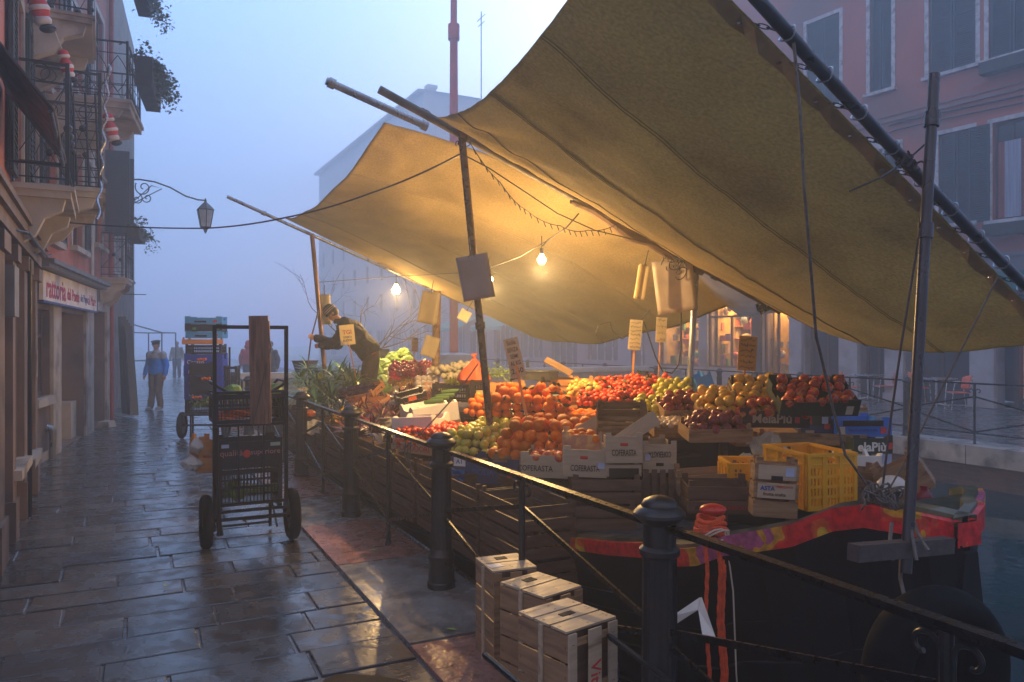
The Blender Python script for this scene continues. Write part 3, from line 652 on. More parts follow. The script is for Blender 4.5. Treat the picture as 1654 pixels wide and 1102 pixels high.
# drying rack on the balcony corner
dr = thing('drying_rack', 'dark ladder shaped drying rack hanging outside the second balcony', 'drying rack', P(138, 300, 8.3), (0,0,0.2))
b = MB()
for x in (-0.10, 0.02, 0.12): b.tube([(x-0.02,0,1.0),(x+0.02,0,0)], 0.012, 6)
b.build('uprights', M_black, dr)
b = MB(); [b.tube([(-0.13,0,z*0.1),(0.15,0,z*0.1-0.01)], 0.006, 5) for z in range(11)]; b.build('rungs', M_black, dr)
# --- building C
C0 = Vector((-9.2, 17.4, 0)); C1 = Vector((-12.0, 24.4, 0)); yc, Lc = frame(C0, C1)
C = thing('grey_house', 'narrow house end with a yellow panel beyond the coral house', 'house', C0, (0,0,yc))
wall_mesh(Lc, 11, [(0.8,1.6,3.4,5.0),(0.6,1.4,0.0,2.2),(3,4,3.4,5)], 0.2, 0, 1).build('wall', M_beige, C, smooth=False)
b = MB(); b.add([(0,0,0),(0,6,0),(0,6,11),(0,0,11)], [(0,1,2,3)]); b.add([(Lc,0,0),(Lc,6,0),(Lc,6,11),(Lc,0,11)], [(0,1,2,3)]); b.build('side_wall', M_coral, C, smooth=False)
b = MB(); ub(0.15, 0.75, 0.3, 2.25, -0.04, -0.003, b); b.build('door_panel', mat('ochre_panel', (0.65,0.36,0.08), 0.5, var=0.15), C)
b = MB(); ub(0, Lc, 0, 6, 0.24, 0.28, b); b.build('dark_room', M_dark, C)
window(C, 0.8, 1.6, 3.4, 5.0, 1); window(C, 3, 4, 3.4, 5.0, 1)
b = MB(); b.beam((1.2,-0.02,2.85), (1.2,-0.75,2.85), 0.02, 0.02); b.build('rod', M_black, C)
# dark boards leaning on the wall
for i in range(4):
    a = P(203+i*5, 668+i*1.0, 17.4-0.12*i); t_ = P(197+i*3.4, 512+i*5, 17.8-0.12*i)
    b = MB(); b.beam(a, t_, 0.16, 0.03); tag(b.build('leaning_board', mat('dark_wet_board', (0.03,0.028,0.032), 0.4)), ['leftmost dark trestle board leaning on the house corner','second of four dark boards leaning on the house corner','third of four dark boards leaning on the house corner','rightmost dark board leaning on the house corner'][i], 'board', 'dark boards leaning on the house corner')
b = MB(); b.box((0,0,0.06), (0.25,0.3,0.12), taper=0.2)
tag(b.build('stone_block', M_stone, loc=P(172, 690, 15.2)), 'low stone guard block at the foot of the red pipe', 'stone')
# street lantern
wl_ = thing('wall_lantern', 'glass street lantern on a curled iron bracket over the misty street', 'street lamp', P(196, 300, 17.2))
def W(u, v, Y): return P(u, v, Y)-wl_.location
b = MB(); pts = [W(200,291,17.2), W(225,290,17.3), W(250,294,17.4), W(275,303,17.5), W(300,317,17.6), W(320,323,17.7), W(332,324,17.75)]
b.tube(pts, 0.018, 8)
def spiral(c, r0, turns, a0, Y, flip=1):
    out = []
    for i in range(30):
        f = i/29; a = a0+flip*turns*2*math.pi*f; r = r0*(1-0.85*f); out.append(W(c[0]+r*math.cos(a), c[1]-r*math.sin(a), Y))
    return out
b.tube(spiral((232,303), 14, 1.3, 2.6, 17.3), 0.013, 6); b.tube(spiral((222,322), 9, 1.2, 1.2, 17.25, -1), 0.012, 6); b.tube(spiral((238,320), 8, 1.2, 3.5, 17.3), 0.012, 6)
b.tube([W(208,331,17.2), W(225,318,17.3), W(245,300,17.35), W(262,305,17.4), W(240,316,17.35), W(214,330,17.2)], 0.012, 6)
b.tube([W(200,291,17.2), W(200,332,17.2), W(210,331,17.2)], 0.016, 6)
b.build('bracket', M_iron, wl_)
lc = W(332, 350, 17.75)
def Tl(z): return Matrix.Translation(lc+Vector((0,0,z)))
b = MB(); b.lathe([(0.012,0.42),(0.03,0.36),(0.03,0.33),(0.10,0.27),(0.19,0.18),(0.21,0.15),(0.20,0.14)], 6, Tl(0)); b.lathe([(0.12,-0.24),(0.10,-0.27),(0.05,-0.30),(0.03,-0.36),(0.0,-0.40)], 6, Tl(0))
for k in range(6):
    a = k*math.pi/3; b.beam(lc+Vector((0.19*math.cos(a), 0.19*math.sin(a), 0.14)), lc+Vector((0.115*math.cos(a), 0.115*math.sin(a), -0.25)), 0.015, 0.015)
b.build('lantern_frame', M_iron, wl_)
b = MB(); b.lathe([(0.11,-0.24),(0.18,0.14)], 6, Tl(0)); b.build('glass', mat('milky_lantern_glass', (0.7,0.72,0.78), 0.25, bump=0, transl=0.5), wl_, smooth=False)
# --- right building F
F0 = Vector((25.47-0.667*14.0, 14.0, 0)); F1 = Vector((25.47-0.667*30.3, 30.3, 0)); yf, Lf = frame(F0, F1)
CF = F0.copy(); 
def fx(u):
    k = (u-827)/FPX; Y = 25.47/(k+0.667); return (Vector((k*Y, Y, 0))-F0).length, Y
def fz(v, Y): return CAMH-(v-552)/FPX*Y
Fb = thing('rose_palazzo', 'tall rose stucco house with dark shutters above the shops across the canal', 'house', F0, (0,0,yf))
# here the street side is local +y  -> sgn = -1
def fop(u0, u1, z0, z1): a = fx(u0)[0]; c = fx(u1)[0]; return (min(a, c), max(a, c), z0, z1)
opsF_up = [fop(1303,1356,8.9,11.7), fop(1500,1576,8.95,11.9), fop(1597,1672,8.95,11.9), fop(1516,1570,4.85,7.3), fop(1603,1662,4.8,7.3), fop(1405,1440,8.95,11.9), fop(1410,1452,4.85,7.3), fop(1300,1340,4.85,7.3), fop(1200,1235,4.85,7.3), fop(1200,1235,8.9,11.7), fop(1700,1760,8.9,11.9), fop(1700,1760,4.8,7.3)]
opsF_dn = [fop(1065,1128,0.78,3.2), fop(1142,1216,0.78,3.3), fop(1232,1276,0.55,3.4), fop(1300,1357,0.0,2.9), fop(1390,1432,0.0,2.9), fop(1463,1566,0.0,2.9), fop(1611,1700,0.0,2.9)]
wall_mesh(Lf, 3.6, opsF_dn, 0.4, 0, -1).build('wall', mat('ground_floor_stone', (0.30,0.28,0.30), 0.6, var=0.2, scale=1.5, bump=0.4, bscale=8, second=(0.2,0.16,0.17), sscale=1, samt=0.4), Fb, smooth=False)
wall_mesh(Lf, 16, opsF_up, 0.25, 3.6, -1).build('wall', M_rose, Fb, smooth=False)
b = MB(); b.add([(0,0,0),(0,-8,0),(0,-8,16),(0,0,16)], [(0,1,2,3)]); b.add([(Lf,0,0),(Lf,-8,0),(Lf,-8,16),(Lf,0,16)], [(0,1,2,3)]); b.add([(0,0,16),(Lf,0,16),(Lf,-8,16),(0,-8,16)], [(0,1,2,3)])
b.build('side_wall', M_rose, Fb, smooth=False)
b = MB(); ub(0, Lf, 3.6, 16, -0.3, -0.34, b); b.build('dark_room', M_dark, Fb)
b = MB(); ub(0, Lf, 7.98, 8.06, 0.002, 0.06, b); ub(0, Lf, 8.14, 8.18, 0.002, 0.04, b); b.build('string_course', mat('dusky_moulding', (0.25,0.15,0.15), 0.6), Fb)
b = MB(); ub(0, Lf, 3.45, 3.85, 0.002, 0.10, b); ub(0, Lf, 3.85, 3.95, 0.002, 0.16, b); b.build('fascia', mat('grey_fascia', (0.16,0.16,0.2), 0.5), Fb)
M_trimF = mat('chipped_white_trim', (0.50,0.49,0.52), 0.6, var=0.25, scale=5, bump=0.6, bscale=20, second=(0.3,0.26,0.27), sscale=6, samt=0.4)
for i, (x0,x1,z0,z1) in enumerate(opsF_up):
    w = window(Fb, x0, x1, z0, z1, -1, rev=0.2, trim_m=M_trimF)
    xm = (x0+x1)/2
    if i in (4, 11):
        shutter(Fb, x1+0.05, x1+0.05+(x1-x0)*0.62, z0, z1, 0.03, -1, M_shut2)
        b = MB(); ub(x0+0.08, x1-0.08, z0+0.06, z1-0.5, -0.14, -0.12, b); b.build('curtain', mat('rust_curtain', (0.28,0.07,0.05), 0.7, var=0.4, scale=3, stretch=(8,1,0.2)), w)
        b = MB(); ub(xm-0.2, xm+0.18, z0+0.06, z1-0.5, -0.115, -0.10, b); b.build('curtain', mat('blue_white_curtain', (0.3,0.33,0.45), 0.7, var=0.3, scale=3, stretch=(8,1,0.2)), w)
    else:
        shutter(Fb, x0+0.02, xm-0.01, z0+0.02, z1-0.02, -0.06, -1, M_shut2); shutter(Fb, xm+0.01, x1-0.02, z0+0.02, z1-0.02, -0.06, -1, M_shut2)
# sill planters, wrought trays
for i in (2, 4):
    x0, x1, z0, z1 = opsF_up[i]; b = MB(); ub(x0-0.1, x1+0.1, z0-0.42, z0-0.12, 0.03, 0.34, b); b.build('window_box', M_pot, Fb)
# cables on the facade
b = MB(); pts = [Vector((fx(u)[0], 0.05, fz(v, fx(u)[1]))) for u, v in ((1437,205),(1450,200),(1500,188),(1560,175),(1654,155))]; b.tube(pts, 0.025, 6)
b.tube([p-Vector((0,0,0.18)) for p in pts], 0.02, 6); b.build('cable', M_black, Fb)
b = MB(); xx = fx(1424)[0]; ub(xx-0.25, xx+0.25, 7.2, 7.55, 0.03, 0.3, b); ub(xx-0.12, xx+0.12, 6.7, 7.2, 0.06, 0.2, b); b.build('junction_box', M_trimF, Fb)
# shops: warm lit interiors behind glass
warm = (1.0, 0.58, 0.2)
M_shelfglow = emis('lit_shop_ceiling', (1.0,0.60,0.22), 5)
shop_cols = [mat('goods_%d' % i, c, 0.5, var=0.3) for i, c in enumerate([(0.5,0.35,0.1),(0.5,0.12,0.1),(0.12,0.25,0.12),(0.55,0.45,0.25),(0.35,0.2,0.3),(0.2,0.25,0.3),(0.6,0.5,0.4)])]
for si, (x0,x1,z0,z1) in enumerate(opsF_dn[:3]):
    D = -2.2
    b = MB(); ub(x0-0.5, x1+0.5, 0.0, 3.5, D, D-0.05, b); ub(x0-0.55, x0-0.5, 0, 3.5, D, -0.42, b); ub(x1+0.5, x1+0.55, 0, 3.5, D, -0.42, b); ub(x0-0.5, x1+0.5, 0.35, 0.4, D, -0.42, b); ub(x0-.5, x1+.5, 3.42, 3.47, D, -0.42, b)
    b.build('shop_interior', mat('warm_shop_wall', (0.36,0.25,0.10), 0.6, var=0.4, scale=3), Fb)
    b = MB(); 
    for z in (0.9,1.35,1.8,2.25,2.7): ub(x0-0.3, x1+0.3, z, z+0.03, -1.3, D+0.02, b)
    for x in (x0-0.1, (x0+x1)/2, x1+0.1): ub(x-0.02, x+0.02, 0.4, 2.8, -1.32, D+0.02, b)
    b.build('shelving', M_wood_orange, Fb)
    rnd = random.Random(si+20); bb = [MB() for _ in shop_cols]
    for z in (0.93,1.83,2.28):
        x = x0-0.25
        while x < x1+0.25:
            w_ = rnd.uniform(0.16, 0.42); h_ = rnd.uniform(0.12, 0.36); q_ = MB()
            if rnd.random() < 0.5: ub(x, x+w_, z, z+h_, -1.35, -1.7, q_)
            else: q_.lathe([(w_*0.5,0),(w_*0.55,h_*0.6),(w_*0.25,h_)], 8, Matrix.Translation((x+w_/2, -1.5, z)))
            x += w_+rnd.uniform(0.02, 0.14); q_.build('goods', rnd.choice(shop_cols), Fb)
    for k in range(13):                                  # things stood close behind the glass
        q_ = MB(); x_ = x0+(x1-x0)*rnd.random(); w_ = rnd.uniform(0.14,0.34); z_ = z0+0.05+rnd.choice([0,0,0.45,0.9,1.3]); h_ = rnd.uniform(0.18,0.42)
        ub(x_-w_/2, x_+w_/2, z_, z_+h_, -0.5-0.05*k/4, -0.62-0.05*k/4, q_); q_.build('goods', rnd.choice(shop_cols), Fb)
    for k in range(3):
        q_ = MB(); q_.ell((rnd.uniform(x0, x1), rnd.uniform(-0.6,-1.0), rnd.uniform(2.3, 3.0)), (0.12, 0.1, 0.18), n=8, m=6); q_.build('goods', rnd.choice(shop_cols), Fb); q_ = MB()
        q_.ell((rnd.uniform(x0, x1), -0.6, rnd.uniform(0.9, 1.3)), (0.18, 0.1, 0.14), n=8, m=6); q_.build('goods', rnd.choice(shop_cols), Fb)
    b = MB(); ub(x0, x1, 3.36, 3.40, -0.8, -1.9, b); b.build('ceiling_light', M_shelfglow, Fb)
    lp = bpy.data.lights.new('shop_light', 'AREA'); lp.energy = 170; lp.color = warm; lp.size = 1.2
    lo = bpy.data.objects.new('shop_light', lp); COL.objects.link(lo); lo.parent = Fb; lo.location = ((x0+x1)/2, -1.0, 3.3)
    M = MB(); f = 0.07; y0, y1 = -0.18, -0.10
    ub(x0, x0+f, z0, z1, y0, y1, M); ub(x1-f, x1, z0, z1, y0, y1, M); ub(x0+f, x1-f, z0, z0+f, y0, y1, M); ub(x0+f, x1-f, z1-f, z1, y0, y1, M); ub(x0+f, x1-f, z1-0.75, z1-0.68, y0, y1, M); ub((x0+x1)/2-.03, (x0+x1)/2+.03, z0+f, z1-0.75, y0, y1, M)
    w = M.build('shop_window', M_plank, Fb)
# café ground floor behind: dark rooms, an ochre lit doorway at the right
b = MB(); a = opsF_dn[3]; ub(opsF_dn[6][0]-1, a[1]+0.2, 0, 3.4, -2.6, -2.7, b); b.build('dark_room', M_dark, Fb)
x0, x1, z0, z1 = opsF_dn[6]
b = MB(); ub(x1-1.25, x1-0.45, 0.25, 2.0, -0.36, -0.40, b); b.build('door_panel', emis('glowing_door_panel', (0.9,0.30,0.04), 0.22), Fb)  # doorway light put in as the panel's own glow
b = MB(); ub(x1-0.42, x1-0.3, 0.0, 2.5, -0.2, -0.4, b); b.build('door_frame', M_plank, Fb)
for i in (3, 4, 5):
    x0, x1, z0, z1 = opsF_dn[i]; b = MB(); ub(x0, x0+0.08, 0, z1, -0.3, -0.36, b); ub(x1-0.08, x1, 0, z1, -0.3, -0.36, b); ub(x0+.08, x1-.08, 2.3, 2.38, -0.3, -0.36, b); ub((x0+x1)/2-.03, (x0+x1)/2+.03, 0, 2.3, -0.3, -0.36, b)
    w = b.build('door_frame', M_plank, Fb); g_ = MB(); ub(x0+.02, x1-.02, 0.02, z1-.02, -0.34, -0.35, g_); g_.build('pane', M_glass, w)
b = MB(); x0 = opsF_dn[4][0]; ub(x0+0.3, x0+0.55, 0.9, 2.1, -0.9, -0.92, b); b.build('poster', emis('glowing_red_poster', (0.8,0.12,0.06), 0.12), Fb)  # poster panel given a faint red glow of its own
b = MB(); a, c = fx(1619)[0], fx(1800)[0]; ub(min(a,c), max(a,c), 3.0, 3.44, 0.02, 0.55, b); b.build('awning', mat('teal_awning', (0.02,0.13,0.13), 0.6, var=0.2), Fb)
# --- fogged row G
def house_row(label, X0, Y0, X1, Y1, H, cols, rows, m, gl, roofH=2.0):
    ya_, L_ = frame((X0,Y0,0), (X1,Y1,0)); G = thing('canal_house', label, 'house', (X0,Y0,0), (0,0,ya_), 'houses fading into the fog across the canal')
    ops = []; st = L_/cols
    for c in range(cols):
        for r_ in range(rows): 
            xc = st*(c+0.5); z = 4.6+r_*3.2; ops.append((xc-0.45, xc+0.45, z, z+1.7))
        xc = st*(c+0.5); ops.append((xc-st*0.36, xc+st*0.36, 0.7 if c % 2 else 0.1, 2.9))
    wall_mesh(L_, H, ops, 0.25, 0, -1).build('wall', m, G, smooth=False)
    b = MB(); b.add([(0,0,0),(0,-9,0),(0,-9,H),(0,0,H)], [(0,1,2,3)]); b.build('side_wall', m, G, smooth=False); b = MB(); b.add([(L_,0,0),(L_,-9,0),(L_,-9,H),(L_,0,H)], [(0,1,2,3)]); b.build('side_wall', m, G, smooth=False)
    b = MB(); b.add([(-0.3,0.6,H-0.1),(L_+0.3,0.6,H-0.1),(L_-3,-4.5,H+roofH),(3,-4.5,H+roofH)], [(0,1,2,3)]); b.add([(-0.3,0.6,H-0.1),(3,-4.5,H+roofH),(-0.3,-9,H-0.1)], [(0,1,2)]); b.add([(L_+0.3,0.6,H-0.1),(L_-3,-4.5,H+roofH),(L_+0.3,-9,H-0.1)], [(0,1,2)])
    ub(-0.3, L_+0.3, H-0.35, H-0.1, 0.002, 0.6, b); ro = b.build('roof', mat('fog_pale_roof', (0.40,0.30,0.29), 0.7, var=0.15), G, smooth=False)  # roof colour paled towards the fog, haze put into the tone
    b = MB()
    for x in (4.5, L_*0.6): ub(x, x+0.7, H, H+roofH+0.8, -2.2, -3.0, b); ub(x-.1, x+.8, H+roofH+0.8, H+roofH+1.1, -2.1, -3.1, b); b.build('chimney', m, ro); b = MB()
    for (x0,x1,z0,z1) in ops:
        if z0 > 3: window(G, x0, x1, z0, z1, -1, rev=0.12, trim=True, sill=False, frame_m=M_shut2)
        else:
            b = MB(); ub(x0, x1, z0, z1, -0.2, -0.24, b); w = b.build('shop_front', mat('grey_shopfront', (0.14,0.13,0.15), 0.5), G)
            b = MB(); [ub(x0+(x1-x0)*i/4-.05, x0+(x1-x0)*i/4+.05, z0, z1, -0.16, -0.198, b) for i in range(5)]; ub(x0+.05, x1-.05, z1-.1, z1, -.17, -.195, b); b.build('frame', M_trimF, w)
    return G, L_
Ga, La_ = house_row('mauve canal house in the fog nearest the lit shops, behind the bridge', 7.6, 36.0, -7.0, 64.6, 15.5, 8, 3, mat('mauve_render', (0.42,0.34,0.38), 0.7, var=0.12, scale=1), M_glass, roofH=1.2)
Gb, Lb_ = house_row('pale canal house almost lost in the fog, its eave showing left of the awning', -7.6, 66.0, -24.8, 98.7, 23.4, 8, 5, mat('fog_pale_render', (0.56,0.52,0.54), 0.7, var=0.12, scale=1), M_glass, roofH=1.0)  # wall colour paled so the house sinks into the fog
M_teal = mat('turquoise_awning', (0.05,0.35,0.33), 0.6, var=0.15)
b = MB()
for (x0, x1) in ((9,14.0),(15,20.0),(22,27)): b.add([(x0,0.02,3.5),(x1,0.02,3.5),(x1,1.6,2.7),(x0,1.6,2.7),(x0,1.6,2.45),(x1,1.6,2.45)], [(0,1,2,3),(3,2,5,4)])
b.build('awning', M_teal, Ga)
b = MB(); b.tube([(27,-2.5,16),(27,-2.5,28.0)], 0.05, 6); b.tube([(26.2,-2.5,27.5),(27.8,-2.5,27.5)], 0.035, 5); b.tube([(26.4,-2.5,27.0),(27.6,-2.5,27.0)], 0.035, 5); b.build('aerial', M_black, Ga)
# red flagpole
fp = thing('red_mast', 'tall red mast on a round stone base rising through the fog beyond the bridge', 'mast', P(733, 627, 25.2))
fp.location.z = 0
M_mast = mat('red_mast_paint', (0.55,0.045,0.03), 0.45, var=0.15, scale=3)
b = MB(); b.lathe([(0.14,1.3),(0.14,9.0),(0.125,12.0)], 16); b.build('lower_pole', M_mast, fp)
b = MB(); b.lathe([(0.19,11.6),(0.19,12.1)], 16); b.build('collar', M_mast, fp)
b = MB(); b.lathe([(0.11,12.1),(0.10,18.0)], 16); b.build('upper_pole', M_mast, fp)
b = MB(); b.lathe([(0.9,0),(0.9,0.3),(0.7,0.35),(0.62,0.5),(0.55,0.9),(0.62,1.15),(0.6,1.28),(0.3,1.34)], 24); b.build('base', M_par, fp)
# faint gate frame and box far down the street
gt = thing('market_stall', 'pale bare stall frame standing far down the misty street', 'stall frame', P(216, 600, 34)); gt.location.z = 0
b = MB()
for x in (0.0, 1.25): b.tube([(x,0,0),(x,0,2.1)], 0.03, 6); b.tube([(x,1.4,0),(x,1.4,2.1)], 0.03, 6)
b.tube([(0,0,2.1),(0.0,0,2.45),(1.25,0,2.1)], 0.035, 6); b.tube([(0,1.4,2.1),(1.25,1.4,2.1)], 0.03, 6); b.tube([(0,0,2.1),(0,1.4,2.1)], 0.03, 6); b.tube([(1.25,0,2.1),(1.25,1.4,2.1)], 0.03, 6); b.build('frame', M_iron, gt)
b = MB(); b.box((0.6,0.7,0.85), (1.3,1.2,0.05)); b.build('table_top', M_wood_old, gt)
# ================================================================ BOAT
def lerp_tab(tab, s):
    if s <= tab[0][0]: return tab[0][1:]
    for a, b in zip(tab, tab[1:]):
        if s <= b[0]:
            f = (s-a[0])/(b[0]-a[0]); f = f*f*(3-2*f); return tuple(x+(y-x)*f for x, y in zip(a[1:], b[1:]))
    return tab[-1][1:]
# s, near t, far t, gunwale z
BT = [(-0.42,1.26,1.34,0.93),(-0.36,1.12,1.5,0.965),(-0.17,0.99,1.78,0.985),(0.25,0.80,2.2,0.80),(0.75,0.69,2.65,0.60),(1.85,0.60,3.1,0.43),(4,0.56,3.35,0.22),(6.5,0.55,3.4,0.15),(11,0.6,3.3,0.15),(13,0.85,3.0,0.25),(14.0,1.5,2.2,0.45)]
boat = thing('market_boat', 'long black market boat with a patchy red, yellow and pink gunwale at the quay', 'boat', ST(0,0,0), (0,0,YAWT))
# local frame: x = t, y = s
ss = [-0.42,-0.40,-0.36,-0.3,-0.24,-0.17,-0.05,0.1,0.25,0.45,0.6,0.75,1.0,1.3,1.85,2.6,3.3,4,5,6.5,8,9.5,11,12,12.6,13,13.5,14.0]
def band(fz0, fz1, off0, off1, side):
    vs = []
    for s_ in ss:
        tn, tf, z = lerp_tab(BT, s_); t0 = tn-off0 if side == 0 else tf+off0; t1 = tn-off1 if side == 0 else tf+off1
        vs.append((t0, s_, fz0(z, s_))); vs.append((t1, s_, fz1(z, s_)))
    return vs, [(2*i, 2*i+1, 2*i+3, 2*i+2) for i in range(len(ss)-1)]
M_hull = mat('tarred_hull', (0.003,0.003,0.004), 0.65, var=0.3, scale=3, bump=0.3, bscale=12, spec=0.3)
M_redh = mat('dark_red_hull_paint', (0.09,0.018,0.015), 0.5, var=0.3, scale=4, bump=0.4, bscale=15)
def gh(s): return 0.105 if s < 0.2 else max(0.075, 0.105-0.03*(s-0.2)/1.2)
hb = MB()
for side in (0, 1):
    hb.add(*band(lambda z, s: z-gh(s)+0.01, lambda z, s: -0.8, 0, -0.35, side))
hb.add([(1.26,-0.42,0.8),(1.34,-0.42,0.8),(1.0,-0.42,-0.8),(1.6,-0.42,-0.8)], [(0,1,3,2)])
ho = hb.build('hull', M_hull, boat, smooth=False); sol = ho.modifiers.new('t', 'SOLIDIFY'); sol.thickness = 0.03
for zo in (0.16, 0.34, 0.55, 0.8):                       # strake edges and a chafed waterline along the near side
    pb_ = MB(); pts = []
    for s_ in ss[3:]:
        tn, tf, z = lerp_tab(BT, s_); f = (zo)/(z+0.8) ; 
        if f < 0.96: pts.append((tn+0.35*f-0.012, s_, z-zo-gh(s_)))
    if len(pts) > 3: pb_.tube(pts, 0.012, 6); pb_.build('strake_edge', mat('worn_strake', (0.012,0.012,0.014), 0.5, var=0.6, scale=7, second=(0.06,0.05,0.045), sscale=6, samt=0.35), boat)
# painted rub rail: flecked patches of old paint
def paint_mat():
    m = bpy.data.materials.new('patchy_gunwale_paint'); m.use_nodes = True; N = m.node_tree.nodes; L = m.node_tree.links; b = N['Principled BSDF']
    tc = N.new('ShaderNodeTexCoord'); n = N.new('ShaderNodeTexNoise'); n.inputs['Scale'].default_value = 1.35; n.inputs['Detail'].default_value = 4; n.inputs['Roughness'].default_value = 0.55
    mp = N.new('ShaderNodeMapping'); mp.inputs['Location'].default_value = (0.35, 0.1, 0); mp.inputs['Scale'].default_value = (1,1,0.8)
    L.new(tc.outputs['Object'], mp.inputs[0]); L.new(mp.outputs[0], n.inputs[0])
    r = N.new('ShaderNodeValToRGB'); r.color_ramp.interpolation = 'CONSTANT'; e = r.color_ramp.elements
    e[0].position = 0.0; e[0].color = (0.42,0.10,0.22,1); e[1].position = 0.41; e[1].color = (0.62,0.30,0.03,1)
    for p, c in ((0.44,(0.62,0.06,0.03,1)),(0.455,(0.60,0.02,0.02,1)),(0.56,(0.66,0.10,0.02,1)),(0.585,(0.60,0.38,0.03,1)),(0.61,(0.50,0.05,0.03,1)),(0.64,(0.45,0.13,0.25,1))):
        x = e.new(p); x.color = c
    L.new(n.outputs[0], r.inputs[0]); n2 = N.new('ShaderNodeTexNoise'); n2.inputs['Scale'].default_value = 26; n2.inputs['Detail'].default_value = 8; L.new(tc.outputs['Object'], n2.inputs[0])
    r2 = N.new('ShaderNodeMapRange'); r2.inputs[1].default_value = 0.3; r2.inputs[2].default_value = 0.62; r2.inputs[3].default_value = 0.55; r2.inputs[4].default_value = 1.15; L.new(n2.outputs[0], r2.inputs[0])
    s = N.new('ShaderNodeVectorMath'); s.operation = 'SCALE'; L.new(r.outputs[0], s.inputs[0]); L.new(r2.outputs[0], s.inputs['Scale']); L.new(s.outputs[0], b.inputs['Base Color'])
    b.inputs['Roughness'].default_value = 0.4; bp = N.new('ShaderNodeBump'); bp.inputs['Strength'].default_value = 0.5; bp.inputs['Distance'].default_value = 0.004
    L.new(n2.outputs[0], bp.inputs['Height']); L.new(bp.outputs[0], b.inputs['Normal']); return m
def gh(s): return 0.105 if s < 0.2 else max(0.075, 0.105-0.03*(s-0.2)/1.2)
gb = MB()
for side in (0, 1):
    gb.add(*band(lambda z, s: z, lambda z, s: z-gh(s), 0.035, 0.03, side)); gb.add(*band(lambda z, s: z, lambda z, s: z, 0.035, -0.02, side)); gb.add(*band(lambda z, s: z-gh(s), lambda z, s: z-gh(s), 0.03, -0.02, side))
gb.add([(1.22,-0.44,0.93),(1.38,-0.44,0.93),(1.38,-0.44,0.825),(1.22,-0.44,0.825)], [(0,1,2,3)])
gb.build('painted_gunwale', paint_mat(), boat, smooth=False)
cb = MB()
for side in (0, 1): cb.add(*band(lambda z, s: z+0.02, lambda z, s: z+0.02, -0.021, -0.12, side)); cb.add(*band(lambda z, s: z+0.02, lambda z, s: z-0.03, -0.021, -0.019, side)); cb.add(*band(lambda z, s: z+0.02, lambda z, s: z-0.1, -0.12, -0.12, side))
cb.build('gunwale_cap', mat('mossy_cap_wood', (0.12,0.11,0.07), 0.5, var=0.4, scale=6, bump=0.5, bscale=20, second=(0.03,0.06,0.04), sscale=5, samt=0.5), boat, smooth=False)
db = MB(); vs = []
for s_ in ss:
    tn, tf, z = lerp_tab(BT, s_); zz = (z-0.015 if s_ < 0.2 else min(z-0.06, 0.75)); vs += [(tn+0.02, s_, zz-(0.25 if s_ > 1 else 0.0)), (tf-0.02, s_, zz-(0.25 if s_ > 1 else 0.0))]
db.add(vs, [(2*i, 2*i+1, 2*i+3, 2*i+2) for i in range(len(ss)-1)])
db.build('deck', mat('dark_green_deck', (0.015,0.035,0.03), 0.45, var=0.4, scale=5, bump=0.3, second=(0.04,0.03,0.02)), boat, smooth=False)
# table: trestles and planks that carry the display
tb = MB()
tb.box((2.0, 7.7, 0.69), (2.55, 9.6, 0.03)); tb.build('display_deck', M_wood_old, boat)
# sloping inner display, rising to the far side
tb = MB(); tb.add([(0.8,2.2,0.705),(3.3,3.2,1.0),(3.3,12.6,1.05),(0.8,12.6,0.72)], [(0,1,2,3)]); tb.build('display_slope', M_wood_old, boat)
# plank edge of the right-hand counter, facing the camera
ct = thing('plank_counter', 'rough plank counter on posts below the onion and apple crates', 'counter', (0,0,0))
b = MB(); a0, a1 = P(1050,700,6.5), P(1400,712,6.1)
d_ = (a1-a0)
def ctr(f, back, z): return a0+d_*f+Vector((0.35,1,0)).normalized()*back+Vector((0,0,z))
b.beam(ctr(0,0,0), ctr(1,0,0), 0.03, 0.09); b.add([ctr(0,0,.035), ctr(1,0,.035), ctr(1,2.2,.3), ctr(0,2.2,.3)], [(0,1,2,3)])
b.build('plank_top', M_wood, ct)
for f in (0.03, 0.35, 0.66, 0.97): b = MB(); p = ctr(f, 0.05, -0.05); b.beam(p, (p.x, p.y, 0.1), 0.06, 0.06); b.build('leg', M_wood_old, ct)
b = MB(); b.add([ctr(-.02,0.5,0), ctr(1.05,0.5,0), Vector((*ctr(1.05,0.5,0).xy,0.1)), Vector((*ctr(-.02,0.5,0).xy,0.1))], [(0,1,2,3)]); b.build('shade_sheet', M_pblack, ct)  # black sheet stands in for the shade under the counter
# beam and black tyre at the bow
b = MB(); a, c = P(1378,893,2.75), P(1532,880,3.05); b.beam(a, c, 0.05, 0.06); b.build('pole_socket', mat('grey_weathered_beam', (0.06,0.047,0.044), 0.5, var=0.3, scale=4, bump=0.5, stretch=(1,8,8)), boat).location = (0,0,0)
bpy.data.objects['pole_socket'].parent = None
tag(bpy.data.objects['pole_socket'], 'weathered grey timber lashed across the bow at the foot of the steel pole', 'timber'); bpy.data.objects['pole_socket'].name = 'timber_beam'
ty = thing('tyre_fender', 'big black tyre hung as a fender below the painted bow', 'tyre', P(1512, 1082, 2.62), (R(90), 0, R(18)))
b = MB(); n, m = 40, 14
vs = [((0.215+0.07*math.cos(2*math.pi*j/m))*math.cos(2*math.pi*i/n), (0.215+0.07*math.cos(2*math.pi*j/m))*math.sin(2*math.pi*i/n), 0.085*math.sin(2*math.pi*j/m)) for i in range(n) for j in range(m)]
b.add(vs, [(i*m+j, ((i+1)%n)*m+j, ((i+1)%n)*m+(j+1)%m, i*m+(j+1)%m) for i in range(n) for j in range(m)]); b.build('tyre', M_rubber, ty)
